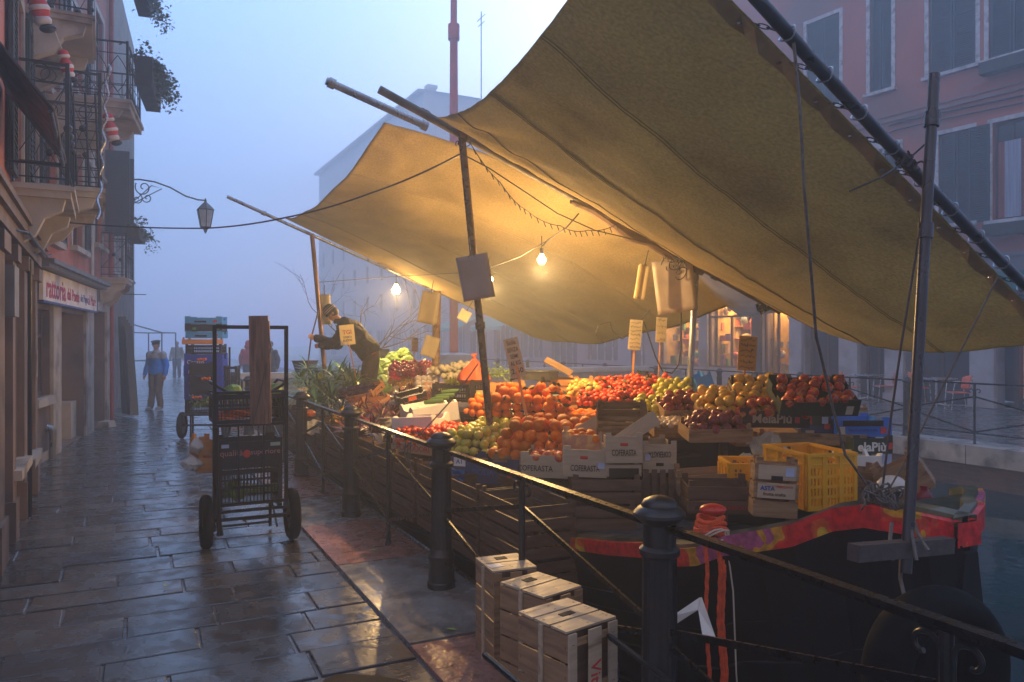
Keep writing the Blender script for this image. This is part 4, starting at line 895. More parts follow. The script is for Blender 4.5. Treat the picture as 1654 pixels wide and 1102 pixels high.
# ================================================================ CANOPY
def pipe(name, label, a, b_, r, m=M_steel, group=None, cat='pole', extra=None):
    o = MB(); o.tube([Vector(a)+(Vector(b_)-Vector(a))*i/8 for i in range(9)], r, 12)
    for f in (extra or []):
        c = Vector(a)+(Vector(b_)-Vector(a))*f; d = (Vector(b_)-Vector(a)).normalized()*0.03; o.tube([c-d, c+d], r*1.35, 12)
    return tag(o.build(name, m), label, cat, group)
RD = Vector((1, 0.49, -0.44)); R1 = P(745, 218, 6.7)
def ridge(l): return R1+RD*l
def third(l): return Vector((-3.22, 12.4, 3.42))+RD*l
BD = Vector((1, 0.6, -0.6)); Bm = P(1480, 262, 3.3)
def boom(l):
    p = Bm+BD*l; p.z -= 0.05*(1-((l+0.1)/1.4)**2) if abs(l+0.1) < 1.4 else 0; return p
pipe('ridge_pole', 'steel ridge pole between the two canopy sheets, its end poking out at upper left', ridge(-0.66), ridge(3.35), 0.035, mat('dull_dark_pipe', (0.10,0.09,0.085), 0.6, metal=0.3, var=0.4, scale=9), extra=(0.17, 0.5, 0.8))
pipe('spar_pole', 'short steel spar sticking out farthest above the left canopy sheet', P(527,131,7.0), P(690,205,7.45), 0.036, extra=(0.05,0.97))
pipe('eave_pole', 'thin steel pole carrying the far left edge of the canopy, tip in the open fog', third(-1.17), third(3.75), 0.028, extra=(0.1,))
o = MB(); o.tube([boom(l) for l in [-2.2,-1.8,-1.4,-1,-0.6,-0.2,0.2,0.6,0.9,1.3]], 0.026, 12) if False else o.tube([boom(-l) for l in [1.3,0.9,0.6,0.3,0,-0.3,-0.6,-1.0,-1.4,-1.9]], 0.026, 12)
tag(o.build('boom_pole', mat('dark_steel_boom', (0.06,0.065,0.08), 0.35, metal=0.5, var=0.3, scale=9)), 'dark steel boom running down the right side of the awning with rings', 'pole')
pipe('support_pole', 'tilted steel pole rising through the lemons and oranges to the ridge', P(792,694,6.72), P(745,212,6.68), 0.033, mat('stained_steel', (0.12,0.09,0.075), 0.3, metal=0.7, var=0.5, scale=12), 'steel poles that hold up the canopy', extra=(0.35,0.55))
pipe('support_pole', 'straight steel pole standing behind the green apples near the lit shop', P(1113,640,7.9), P(1125,420,7.95), 0.034, M_steel, 'steel poles that hold up the canopy')
pipe('support_pole', 'thin brown pole beside the bending worker, among the greens', P(529,645,12.3), P(504,378,12.4), 0.036, mat('rusty_brown_pole', (0.22,0.12,0.07), 0.4, metal=0.3, var=0.3), 'steel poles that hold up the canopy')
pipe('support_pole', 'tall grey steel pole at the bow with a clamp near its top', P(1463,925,2.9), P(1509,120,3.05), 0.021, mat('grey_blue_pole', (0.075,0.075,0.085), 0.3, metal=0.6, var=0.2, scale=6), 'steel poles that hold up the canopy', extra=(0.675,0.905))
pipe('support_pole', 'short wooden post holding the glowing paper bags near the cauliflowers', P(703,640,10.6), P(706,470,10.6), 0.055, M_wood, 'steel poles that hold up the canopy')
M_seam = mat('seam_thread', (0.20,0.16,0.085), 0.8, bump=0, spec=0.1)
def sheet(name, label, A, B_, C, D, sagv, sage, nu=110, nv=84, wr=0.02, seed=0.0, fold=None):
    """A-D along ridge (u), B-C along the other pole; v runs ridge -> boom"""
    A, B_, C, D = map(Vector, (A, B_, C, D))
    def fn(u, v):
        p = (A*(1-u)+D*u)*(1-v)+(B_*(1-u)+C*u)*v
        e = 4*v*(1-v); p = p-Vector((0,0,1))*(sagv*e*(0.55+0.45*4*u*(1-u))+sage*e*(abs(2*u-1)**3)*0.5)
        k = math.sin(v*math.pi)**0.5
        p.z += wr*mnoise.noise(Vector((u*7+seed, v*2.2, 0)))*k + 0.012*abs(mnoise.noise(Vector((u*16+v*5+seed, v*9-u*3, 2))))*k + 0.004*mnoise.noise(Vector((u*50, v*38+seed, 5)))
        ed = min(v, 1-v); p.z += 0.016*math.sin(u*75+3*mnoise.noise(Vector((u*9, seed, 0))))*math.exp(-ed*26)*min(1, ed*60)
        if fold: p += fold(u, v)
        return p
    b = MB(); b.grid(fn, nu, nv); o = b.build(name, M_canvas)
    m = o.modifiers.new('cloth', 'SOLIDIFY'); m.thickness = 0.004
    for sv in (0.24, 0.49, 0.745):                     # sewn seams of the canvas widths
        sm = MB(); n = 90
        for off in (-0.0035, 0.0035):
            sm.tube([fn(i/n, sv+off+0.002*math.sin(i*0.4))+Vector((0,0,-0.006)) for i in range(n+1)], 0.0025, 4)
        sm.build('seam', M_seam, o)
    return tag(o, label, 'awning', 'canvas sheets of the market canopy'), fn
hem = Vector((-0.085, -0.01, -0.045))
def fold1(u, v):   # tension folds radiating from the ridge-left corner
    a = math.atan2(v*3.2, u*4+0.02); r = math.hypot(u*4, v*3.2)
    return Vector((0,0,1))*(0.018*math.sin(a*17)*math.exp(-((r-0.6)/0.9)**2)*min(1, r*2)*(1 if v > 0.01 else 0) + 0.014*math.sin(u*38+v*5)*math.exp(-v*9)*min(1, v*30))
big, fbig = sheet('canvas_awning', 'large tan canvas sheet filling the upper right, slung between ridge pole and boom', ridge(-0.2)+Vector((0,-0.05,0.02)), boom(-1.25)+hem, boom(1.22)+hem+Vector((0,0,0.02)), ridge(3.3)+Vector((0,-0.03,0)), 0.30, 0.10, fold=fold1)
def fold2(u, v):
    a = math.atan2((v)*6, (u)*3.6); r = math.hypot(v*6, u*3.6)
    return Vector((0,0,1))*(0.028*math.sin(a*13+1)*math.exp(-((r-2.6)/2.6)**2)*min(1, r)*math.sin(math.pi*v)**0.5 + 0.014*math.sin(v*20-u*7)*math.sin(math.pi*v)**0.5 + 0.26*4*u*(1-u)*(1-v)**3)
far_, ffar = sheet('canvas_awning', 'lamp lit canvas sheet on the left, sloping down behind the bulbs', P(620,198,7.05), P(459,352,11.9), third(3.62)+Vector((0,0,-0.05)), P(1196,487,8.7), 0.14, 0.34, fold=fold2, wr=0.02, seed=4)
# small torn flap beyond the right hand post
b = MB(); q4 = [P(1118,428,8.0), P(1256,505,8.5), P(1196,512,9.6), P(1140,470,9.2)]
b.grid(lambda i, j: (q4[0]*(1-i)+q4[1]*i)*(1-j)+(q4[3]*(1-i)+q4[2]*i)*j-Vector((0,0,0.1*math.sin(math.pi*i)*math.sin(math.pi*j))), 12, 8)
tag(b.build('canvas_awning', mat('grey_plastic_flap', (0.30,0.27,0.25), 0.4, bump=0.4, bscale=6, transl=0.35)), 'small grey flap of sheeting hanging behind the second steel post', 'awning', 'canvas sheets of the market canopy')
# hem, grommets, chains and rings along the boom
hm = MB()
def hemp(l): return boom(l)+hem
for i in range(40):
    l0, l1 = -1.25+i*2.47/40, -1.25+(i+1)*2.47/40; f0, f1 = i/40, (i+1)/40
    a, c = fbig(f0, 1.0), fbig(f1, 1.0); a2, c2 = fbig(f0, 0.982), fbig(f1, 0.982); n_ = Vector((0.0,0.0,-0.012))
    hm.add([a+n_, c+n_, c2+n_, a2+n_], [(0,1,2,3)])
ho = hm.build('hem', mat('darker_hem', (0.42,0.32,0.17), 0.55, var=0.2, bump=0.3, transl=0.2), big, smooth=False)
for i in range(14):
    f = 0.03+i*0.075; a = fbig(f, 0.991); l = -1.25+f*2.47; bm_ = boom(l+0.10)
    b = MB(); b.lathe([(0.006,0),(0.011,0),(0.011,0.004),(0.006,0.004)], 12, Matrix.Translation(a+Vector((0,0,-0.02))))
    b.build('grommet', M_steel, big)
    dd = bm_-a; ch = MB(); n = 4
    for j in range(n):
        c = a+dd*((j+0.5)/n*0.8); al = dd.normalized(); sd = al.orthogonal().normalized(); sd = sd if j % 2 else al.cross(sd)
        L_ = dd.length*0.8/n*0.68; ring = [c+al*L_*math.cos(k*math.pi/5)+sd*0.008*math.sin(k*math.pi/5) for k in range(11)]; ch.tube(ring, 0.0022, 5, caps=False)
    ch.build('chain', M_black, big)
    ax = BD.normalized(); s1 = ax.orthogonal().normalized(); s2 = ax.cross(s1); rg = MB()
    rg.tube([bm_+(s1*math.cos(k*math.pi/8)+s2*math.sin(k*math.pi/8))*0.036+ax*0.006*math.sin(k) for k in range(17)], 0.0035, 6, caps=False)
    tag(rg.build('curtain_ring', M_steel), 'steel ring looped round the boom, one of a row tying the awning hem', 'ring', 'steel rings along the boom')
# ropes, cables, string lights
def cable(name, label, pts, r, m, cat='cable', sag=0.0, n=10, group=None, curls=0):
    pts = [Vector(p) for p in pts]; out = []
    for a, b_ in zip(pts, pts[1:]):
        for i in range(n): f = i/n; out.append(a+(b_-a)*f-Vector((0,0,sag*4*f*(1-f))))
    out.append(pts[-1])
    if curls:
        out = [p+Vector((mnoise.noise(p*curls), mnoise.noise(p*curls+Vector((9,0,0))), mnoise.noise(p*curls+Vector((0,9,0)))))*0.02 for p in out]
    b = MB(); b.tube(out, r, 6); return tag(b.build(name, m), label, cat, group)
M_cable = mat('black_cable', (0.015,0.013,0.015), 0.5, bump=0); M_rope = mat('grey_rope', (0.12,0.11,0.105), 0.8, var=0.3, scale=40, bump=0.6, bscale=120); M_rope_d = mat('dark_rope', (0.06,0.05,0.055), 0.8, var=0.3)
cable('power_cable', 'black power cable slung from the left house to the canopy post', [P(112,360,9.3), P(330,369,8.9), P(460,352,8.2), P(600,312,7.5), P(742,250,6.7)], 0.009, M_cable, sag=0.02)
cable('power_cable', 'brown cable drooping along the ridge from post to post', [P(748,250,6.6), P(790,272,6.6), P(840,305,6.7), P(900,345,6.9), P(960,372,7.1), P(1040,391,7.3), P(1100,405,7.6)], 0.006, M_cable)
cable('string_lights_cable', 'thin string of small unlit bulbs hanging below the ridge pole', [P(760,232,6.6), P(808,295,6.8), P(850,340,7.0), P(905,365,7.2), P(950,372,7.3), P(1000,360,7.3)], 0.004, M_cable, sag=0.03)
sl = bpy.data.objects['string_lights_cable']; b = MB()
for a, c in zip([(760,232,6.6),(808,295,6.8),(850,340,7.0),(905,365,7.2),(950,372,7.3)], [(808,295,6.8),(850,340,7.0),(905,365,7.2),(950,372,7.3),(1000,360,7.3)]):
    for f in (0.1,0.3,0.5,0.7,0.9):
        p = P(*a)+(P(*c)-P(*a))*f-Vector((0,0,0.12*f*(1-f))); b.beam(p, p+Vector((0.02,0,-0.05)), 0.008, 0.008)
b.build('tiny_bulbs', M_cable, sl)
cable('rope', 'grey rope falling in front of the big awning to a knot by the apples', [P(1282,70,2.78), P(1292,180,2.78), P(1298,300,2.8), P(1308,420,2.9), P(1318,545,3.1), P(1328,585,3.2), P(1345,660,3.3), P(1365,735,3.35), P(1400,785,3.45), P(1425,800,3.4)], 0.006, M_rope, 'rope', sag=-0.004)
cable('rope', 'dark rope running from the bow pole down to the coiled ropes', [P(1497,262,3.15), P(1478,420,3.3), P(1455,560,3.35), P(1438,680,3.4), P(1425,790,3.4)], 0.005, M_rope_d, 'rope')
cable('rope', 'pale taut cord from the boom down to the coiled ropes', [P(1611,448,3.3), P(1540,590,3.35), P(1465,740,3.4), P(1430,800,3.4)], 0.004, M_rope, 'rope')
cable('rope', 'cord tied from the iron railing up to the slanted stall pole', [P(655,722,6.0), P(690,690,6.1), P(735,640,6.4), P(772,588,6.6)], 0.006, M_rope, 'rope')
for i, (dx, L_) in enumerate(((0,30),(4,52),(-5,20))):
    cable('rope_end', 'frayed end of cord hanging from the railing knot', [P(660+dx,714,6.0), P(658+dx,725+L_*0.4,6.0), P(662+dx,725+L_,6.0)], 0.005, M_rope, 'rope', group='frayed cord ends at the railing knot')
cable('lamp_wire', 'thin wire stretched from the far pole towards the lone bulb', [P(516,456,12.4), P(640,447,12.8), P(760,440,10.5)], 0.006, M_rope, 'wire')
cable('cord', 'cord gathering at the ridge and carrying the middle bulb', [P(935,345,7.2), P(915,368,7.25), P(885,388,7.4), P(876,398,7.4)], 0.007, M_rope_d, 'cable')
cable('wire', 'wire running left from the middle bulb to the slanted pole', [P(885,388,7.4), P(840,415,7.3), P(785,435,6.8)], 0.004, M_rope_d, 'cable')
cable('power_cable', 'black cable looping in a curve behind the price tags', [P(1100,490,7.8), P(1100,560,7.8), P(1096,590,7.8), P(1085,603,7.8), P(1070,600,7.8), P(1058,575,7.8), P(1040,520,7.8)], 0.007, M_cable)
cable('power_cable', 'thin coiled cable below the sheet edge left of the price tags', [P(975,552,8.5), P(962,540,8.5), P(966,525,8.5), P(985,520,8.5), P(990,535,8.5), P(1005,548,8.5), P(1025,530,8.4), P(1050,500,8.3)], 0.006, M_cable)
cable('cable_tie', 'long black loose cord end across the awning beside the boom', [P(1372,309,3.05), P(1420,288,3.08), P(1462,262,3.2), P(1495,232,3.2)], 0.004, M_cable, 'cord')
for i, (u0, v0, u1, v1) in enumerate(((1470,800,1480,905),(1440,845,1442,905),(1475,840,1500,890),(1455,905,1461,965))):
    cable('lashing', 'grey lashing line hanging at the foot of the bow pole', [P(u0,v0,2.98), P((u0+u1)/2-4,(v0+v1)/2,2.9), P(u1,v1,2.85)], 0.007, M_rope, 'rope', group='lashings at the foot of the bow pole')
# rope clutter on the ridge joint
for (u, v, Y, n, sc, lab) in ((1010,330,7.25,0,0,''),(748,228,6.66,16,0.055,'knot of cords round the top of the slanted pole'),(1098,425,7.7,46,0.15,'tangle of cords and cable bunched along the ridge by the hanging bags'),(690,188,6.6,12,0.06,'loose ties wrapped round the ends of the two spars'),(1466,262,3.2,18,0.045,'dark lashing where the boom crosses the bow pole'),(1425,806,3.38,50,0.075,'heap of coiled grey ropes on the painted bow')):
    if not n: continue
    b = MB(); r = random.Random(int(u))
    for _ in range(n):
        c = P(u, v, Y)+Vector((r.gauss(0,sc*0.5), r.gauss(0,sc*0.3), r.gauss(0,sc*0.35))); rr = sc*r.uniform(0.25,0.75); ax = Vector((r.gauss(0,1), r.gauss(0,1), r.gauss(0,.6))).normalized(); s1 = ax.orthogonal().normalized(); s2 = ax.cross(s1)
        a0_ = r.uniform(0,6.28); sp_ = r.uniform(2.5,6); b.tube([c+(s1*math.cos(a0_+sp_*k/12)+s2*0.7*math.sin(a0_+sp_*k/12))*rr for k in range(13)], 0.0045 if u != 1098 else 0.005, 5)
    tag(b.build('rope_tangle', M_rope if u in (1425,) else M_rope_d), lab, 'rope')
# dark tarpaulin lump on the ridge (wrapped sheet) 
b = MB(); b.tube([ridge(l)+Vector((0,0.02,-0.03-0.03*math.sin(l*9))) for l in [1.0,1.2,1.4,1.6,1.8,2.0,2.2,2.4]], [0.03,0.06,0.05,0.07,0.055,0.075,0.06,0.03], 10)
tag(b.build('rolled_netting', mat('brown_netting', (0.09,0.055,0.035), 0.8, bump=0.9, bscale=40, var=0.4)), 'bunched brown netting rolled along the middle of the ridge pole', 'netting')
# bulbs
M_bulb = emis('glowing_bulb', (1.0, 0.62, 0.22), 90)
def bulb(label, p, en, cord=0.12):
    o = thing('light_bulb', label, 'light bulb', p, group='bare bulbs lighting the stall')
    b = MB(); b.lathe([(0.0,-0.075),(0.024,-0.07),(0.04,-0.048),(0.041,-0.028),(0.022,0.0),(0.015,0.02)], 14); g_ = b.build('glass_bulb', M_bulb, o); g_.visible_shadow = True
    b = MB(); b.tube([(0,0,0.02),(0,0,0.075)], 0.017, 10); b.tube([(0,0,0.07),(0,0,0.075+cord)], 0.005, 6); b.build('socket', M_cable, o)
    l = bpy.data.lights.new('bulb_light', 'POINT'); l.energy = en; l.color = (1.0, 0.60, 0.22); l.shadow_soft_size = 0.035
    lo = bpy.data.objects.new('bulb_light', l); COL.objects.link(lo); lo.parent = o; lo.location = (0,0,-0.13)
    if 'lone' in label:
        for q_ in o.children: q_.scale = (1.7,1.7,1.7) if q_.type == 'MESH' and q_.name.startswith('glass') else q_.scale
    return o
bulb('bright bare bulb under the middle of the canopy', P(875,414,7.35), 165)
bulb('lone bare bulb hanging in the fog at the left edge of the canopy', P(640,463,12.8), 330, cord=0.25)
bulb('bare bulb hidden behind the paper bags on the slanted pole', P(790,446,8.1), 150)
# ================================================================ CRATES (front-bottom-centre origin, +y goes back)
_tmpl = {}
def slat_panel(L, H, n, th=0.008, gap=0.16, along='x'):
    b = MB(); hh = H/n
    for i in range(n): b.box((0, 0, (i+0.5)*hh), (L, th, hh*(1-gap)))
    return b
def crate_parts(kind, w, d, h, m, n=2):
    key = (kind, w, d, h, m.name, n)
    if key in _tmpl: return _tmpl[key]
    out = []
    if kind == 'wood':
        for y, nm in ((0.004, 'front_panel'), (d-0.004, 'back_panel')):
            out.append((nm, slat_panel(w, h, n).mesh(nm, m, False), (0, y, 0), 0))
        for x in (-w/2+0.005, w/2-0.005): out.append(('end_panel', slat_panel(d-0.018, h*0.97, n).mesh('end_panel', m, False), (x, d/2, 0), R(90)))
        b = MB(); k = max(3, int(d/0.07))
        for i in range(k): b.box((0, d*(i+0.5)/k, 0.006), (w-0.022, d/k*0.8, 0.006))
        out.append(('base', b.mesh('base', m, False), (0,0,0), 0))
        for sx in (-1, 1):
            for y in (0.012, d-0.012):
                b = MB(); b.prism([(0,0),(0.035,0),(0,0.035)], 0.002, h+0.025); me = b.mesh('corner_post', m, False)
                out.append(('corner_post', me, (sx*(w/2-0.010), y, 0), {(-1,True):0, (1,True):R(90), (1,False):R(180), (-1,False):R(270)}[(sx, y < d/2)]))
    elif kind in ('card', 'panelbox'):
        th = 0.006
        for y, nm in ((th/2, 'front_panel'), (d-th/2, 'back_panel')):
            b = MB(); b.box((0,0,h/2), (w, th, h)); b.box((0, th if y < d/2 else -th, h+0.0), (w*0.16, th, 0.004)); 
            for sx in (-1, 1): b.box((sx*(w/2-w*0.08), 0, h+0.012), (w*0.16, th, 0.024))
            out.append((nm, b.mesh(nm, m, False), (0,y,0), 0))
        for x in (-w/2+th/2, w/2-th/2):
            b = MB(); hz = h*0.62; b.box((0,0,hz/2-0.0), (d-2*th-.002, th, hz)); b.box((-(d-2*th)*0.34,0,h*0.81), ((d-2*th)*0.31, th, h*0.38)); b.box(((d-2*th)*0.34,0,h*0.81), ((d-2*th)*0.31, th, h*0.38))
            out.append(('end_panel', b.mesh('end_panel', m, False), (x, d/2, 0), R(90)))
        b = MB(); b.box((0, d/2, 0.004), (w-0.014, d-0.014, 0.006)); out.append(('base', b.mesh('base', m, False), (0,0,0), 0))
    elif kind == 'plastic':
        def pan(L):
            b = MB(); th = 0.012
            b.box((0,0,h-0.02), (L, 0.022, 0.04)); b.box((0,0,0.015), (L, 0.016, 0.03)); b.box((0,0,h*0.5), (L, th, 0.02)); k = max(4, int(L/0.028))
            for i in range(k+1): b.box((-L/2+0.006+(L-0.012)*i/k, 0, h/2), (0.008, th*0.9, h-0.04))
            for sx in (-1, 1): b.box((sx*(L/2-0.02),0,h/2+.008), (0.04, 0.02, h+.02))
            return b
        for y, nm in ((0.011, 'front_panel'), (d-0.011, 'back_panel')): out.append((nm, pan(w).mesh(nm, m, False), (0,y,0), 0))
        for x in (-w/2+0.011, w/2-0.011): out.append(('end_panel', pan(d-0.046).mesh('end_panel', m, False), (x, d/2, 0), R(90)))
        b = MB(); b.box((0,d/2,0.006), (w-0.03,d-0.03,0.008)); out.append(('base', b.mesh('base', m, False), (0,0,0), 0))
    elif kind == 'foam':
        th = 0.022
        def wave(L):
            pts = [(-L/2,0),(L/2,0)]; N_ = 24
            for i in range(N_+1):
                x = L/2-L*i/N_; f = abs(x)/(L/2); z = h*(0.72+0.28*(0.5-0.5*math.cos(min(1, max(0, (f-0.25)/0.45))*math.pi))) - (h*0.08 if f > 0.85 else 0)
                pts.append((x, z))
            return pts
        MM = Matrix(((1,0,0,0),(0,0,1,0),(0,1,0,0),(0,0,0,1)))
        for y, nm in ((0, 'front_panel'), (d-th, 'back_panel')):
            b = MB(); b.box((0, th/2, h*0.46), (w, th, h*0.92)); out.append((nm, b.mesh(nm, m, True), (0,y,0), 0))
        for x in (-w/2+th, w/2):
            b = MB(); b.prism(wave(d-0.004), 0, th, MM); out.append(('end_panel', b.mesh('end_panel', m, True), (x, d/2, 0), R(90)))
        b = MB(); b.box((0,d/2,0.01), (w-.01,d-.01,0.016)); out.append(('base', b.mesh('base', m, False), (0,0,0), 0))
    _tmpl[key] = out; return out
def crate(label, loc, w, d, h, kind='wood', m=None, yaw=0.0, tilt=0.0, roll=0.0, n=2, group=None, name=None, cat=None):
    m = m or M_wood
    rot = Matrix.Rotation(R(yaw), 3, 'Z') @ Matrix.Rotation(R(tilt), 3, 'X') @ Matrix.Rotation(R(roll), 3, 'Y')
    nm = name or {'wood':'wooden_crate','card':'cardboard_tray','plastic':'plastic_crate','foam':'foam_box','panelbox':'fruit_box'}[kind]
    o = thing(nm, label, cat or {'card':'box','foam':'foam box','panelbox':'box'}.get(kind, 'crate'), loc, (0,0,0), group)
    o.rotation_euler = rot.to_euler()
    for (pn, me, l, rz) in crate_parts(kind, w, d, h, m, n): obj(pn, me, o, l, (0,0,rz))
    return o
def pxcrate(label, uL, uR, vT, vB, Y, d, **k):
    """a crate whose front face spans these picture columns at distance Y"""
    yaw = k.get('yaw', 0); w = (uR-uL)*Y/FPX/max(0.3, math.cos(R(yaw))); h = (vB-vT)*Y/FPX
    c = k.pop('shrink', 1.0)
    return crate(label, P((uL+uR)/2, vB, Y), round(w*c,3), d, round(h,3), **k), w, h
# ---- fruit
def fruit_mesh(kind):
    if kind in _tmpl: return _tmpl[kind]
    b = MB(); n, mm = 16, 10
    prof = []
    for i in range(mm+1):
        a = math.pi*i/mm; r = math.sin(a); z = -math.cos(a)
        if kind in ('apple','yapple','gapple','peach','dapple'):
            r *= 1.0+0.04*z; z = z*0.88 - (0.16*math.exp(-(r/0.28)**2) if z > 0 else -0.08*math.exp(-(r/0.25)**2))
        elif kind == 'tomato': z *= 0.82; z -= 0.08*math.exp(-(r/0.3)**2) if z > 0 else 0
        elif kind == 'lemon': z *= 1.12; 
        elif kind == 'onion': z = z*0.9+(0.35*math.exp(-(r/0.16)**2) if z > 0 else 0)
        elif kind == 'garlic': z = z*0.8+(0.5*math.exp(-(r/0.2)**2) if z > 0 else 0)
        elif kind == 'pear': z *= 1.15; r *= (1-0.28*max(0, z))
        else: z *= 0.95
        prof.append((max(r, 0.002), z))
    b.lathe(prof, n)
    if kind == 'garlic': b.v = [(x*(1+0.08*math.cos(6*math.atan2(y, x))), y*(1+0.08*math.cos(6*math.atan2(y, x))), z) for x, y, z in b.v]
    mats = [FM[kind]]
    if kind in ('apple','yapple','gapple','dapple','pear','peach'):
        b.mi = 1; b.tube([(0,0,0.66),(0.05,0.02,1.02)], 0.05, 5); mats.append(M_stem); b.mi = 0
    if kind == 'tomato':
        b.mi = 1; mats.append(M_calyx)
        for k in range(5): a = k*1.257; b.add([(0,0,0.78),(0.3*math.cos(a-.2),0.3*math.sin(a-.2),0.80),(0.55*math.cos(a),0.55*math.sin(a),0.76),(0.3*math.cos(a+.2),0.3*math.sin(a+.2),0.80)], [(0,1,2,3)])
        b.tube([(0,0,0.72),(0.02,0.05,1.05)], 0.05, 5)
    if kind == 'orange': b.mi = 1; mats.append(M_calyx); b.lathe([(0.09,0.93),(0.05,0.97)], 6)
    me = b.mesh(kind, mats, True, 60); _tmpl[kind] = me; return me
M_stem = mat('stem', (0.12,0.07,0.03), 0.7, bump=0); M_calyx = mat('green_calyx', (0.06,0.13,0.03), 0.6, bump=0)
FM = {
 'orange': mat('orange_peel', (0.76,0.165,0.003), 0.45, var=0.12, scale=1.5, bump=0.35, bscale=24, objr=0.38, coat=0.0, bdist=0.02, spec=0.25, second=(0.80,0.26,0.01), sscale=0.8, samt=0.4),
 'tomato': mat('tomato_skin', (0.66,0.045,0.004), 0.32, var=0.15, scale=1.2, bump=0, objr=0.3, coat=0.0, second=(0.72,0.13,0.02), sscale=1.0, samt=0.4),
 'apple': mat('red_apple_skin', (0.50,0.035,0.018), 0.28, var=0.25, scale=1.5, bump=0, objr=0.3, coat=0.1, second=(0.66,0.26,0.05), sscale=1.1, samt=0.45),
 'dapple': mat('dark_red_apple_skin', (0.22,0.012,0.014), 0.25, var=0.25, scale=2, bump=0, objr=0.3, coat=0.12),
 'yapple': mat('yellow_apple_skin', (0.72,0.42,0.04), 0.3, var=0.15, scale=1.5, bump=0, objr=0.18, coat=0.25, second=(0.60,0.28,0.03), sscale=1.0, samt=0.3),
 'gapple': mat('yellow_green_skin', (0.55,0.50,0.05), 0.33, var=0.15, scale=1.5, bump=0, objr=0.18, coat=0.2, second=(0.36,0.42,0.05), sscale=1.1, samt=0.35),
 'peach': mat('peach_skin', (0.62,0.10,0.05), 0.5, var=0.2, scale=1.5, bump=0, objr=0.2, second=(0.75,0.42,0.10), sscale=0.9, samt=0.35),
 'lemon': mat('lemon_skin', (0.68,0.52,0.05), 0.38, var=0.12, bump=0.3, bscale=20, objr=0.15),
 'onion': mat('red_onion_skin', (0.20,0.02,0.035), 0.28, var=0.35, scale=2, bump=0.1, objr=0.3, stretch=(3,3,0.4)),
 'garlic': mat('garlic_skin', (0.62,0.52,0.42), 0.5, var=0.2, scale=2, bump=0.2, objr=0.15),
 'pear': mat('pear_skin', (0.55,0.36,0.06), 0.45, var=0.2, bump=0.1, objr=0.2),
 'radish': mat('radish_skin', (0.55,0.02,0.07), 0.3, var=0.2, bump=0, objr=0.25),
}
nfruit = {}
def pile(kind, o, w, d, h, r, label, group, layers=2, jit=0.38, y0=0.0, cat=None, sink=0.6, leafy=0, big=0.17):
    """heap fruit in the tray o (its front-bottom-centre frame); each fruit is a thing of its own"""
    me = fruit_mesh(kind); M = Matrix.Translation(o.location) @ o.rotation_euler.to_matrix().to_4x4(); rnd = random.Random(hash(label) % 9973 if False else sum(map(ord, label)))
    lf = MB()
    for L in range(layers):
        ww, dd = w/2-r*(0.95+L*0.8), d-2*r*(0.95+L*0.7)
        if ww < r*0.4 or dd < -r: break
        step = r*1.96; ny = max(1, int(dd/(step*0.88))+1); row = 0
        for j in range(ny):
            y = y0+r*(0.95+L*0.7)+(dd*j/(ny-1) if ny > 1 else dd/2); nx = max(1, int(2*ww/step)+1); off = (j+L) % 2*0.5*step
            x = -ww+off*0.9
            while x <= ww+0.3*r:
                if L < layers-1 and abs(x) < w/2-r*(0.95+(L+1)*0.8)-0.3*r and r*1.6+L*r*.7 < y-y0 < d-r*(1.6+L*0.7):
                    x += step; continue
                if L == layers-1 and rnd.random() < 0.10: x += step; continue
                rr = r*rnd.uniform(1-big, 1+big)
                p = Vector((x+rnd.uniform(-jit,jit)*r*1.1, y+rnd.uniform(-jit,jit)*r*1.1, h-r*sink+L*r*1.45+rnd.uniform(-.2,.25)*r))
                f = bpy.data.objects.new({'yapple':'apple','gapple':'apple','dapple':'apple'}.get(kind, kind), me); COL.objects.link(f)
                f.location = M @ p; f.scale = (rr, rr, rr*rnd.uniform(0.92,1.05)); f.rotation_euler = (rnd.uniform(-.9,.9), rnd.uniform(-.9,.9), rnd.uniform(0,6.28))
                tag(f, label, cat or {'yapple':'apple','gapple':'apple','dapple':'apple'}.get(kind, kind), group); nfruit[label] = nfruit.get(label, 0)+1
                if leafy and rnd.random() < leafy:
                    leaves(lf, M @ (p+Vector((0,0,rr))), (r*0.4, r*0.4, r*0.15), 3, r*1.5, rnd)
                x += step
    if lf.v: tag(lf.build('loose_leaves', mat('citrus_leaves', (0.03,0.07,0.02), 0.35, bump=0.1, island=0.4), smooth=False), 'dark green leaves strewn among the '+label.split(',')[0].split(' in ')[0].split(' heaped')[0]+'s', 'leaves')
M_dgreen = mat('dark_green_card', (0.012,0.03,0.022), 0.45, bump=0.05); M_navy = mat('navy_card', (0.02,0.045,0.15), 0.45, var=0.2, bump=0.05); M_bblue = mat('bright_blue_card', (0.02,0.16,0.62), 0.45, var=0.1, bump=0.05); M_bbox = mat('sky_blue_card', (0.06,0.32,0.8), 0.45, var=0.1)
M_darkwood = mat('dark_stained_crate', (0.07,0.045,0.03), 0.5, var=0.3, scale=5, island=0.3, stretch=(1.2,9,9))
def sticker(o, x, z, w_, h_, y=-0.004, m=None):
    b = MB(); b.box((0,0,0), (w_, 0.0015, h_)); return b.build('printed_label', m or M_white_ink, o, loc=(x, y, z))
M_wood_side = mat('side_grain_wood', (0.27,0.165,0.095), 0.6, var=0.25, scale=4, island=0.3, stretch=(8,1.2,8), bump=0.3, bscale=22, second=(0.17,0.10,0.06), sscale=2.5, samt=0.4, bdist=0.002)
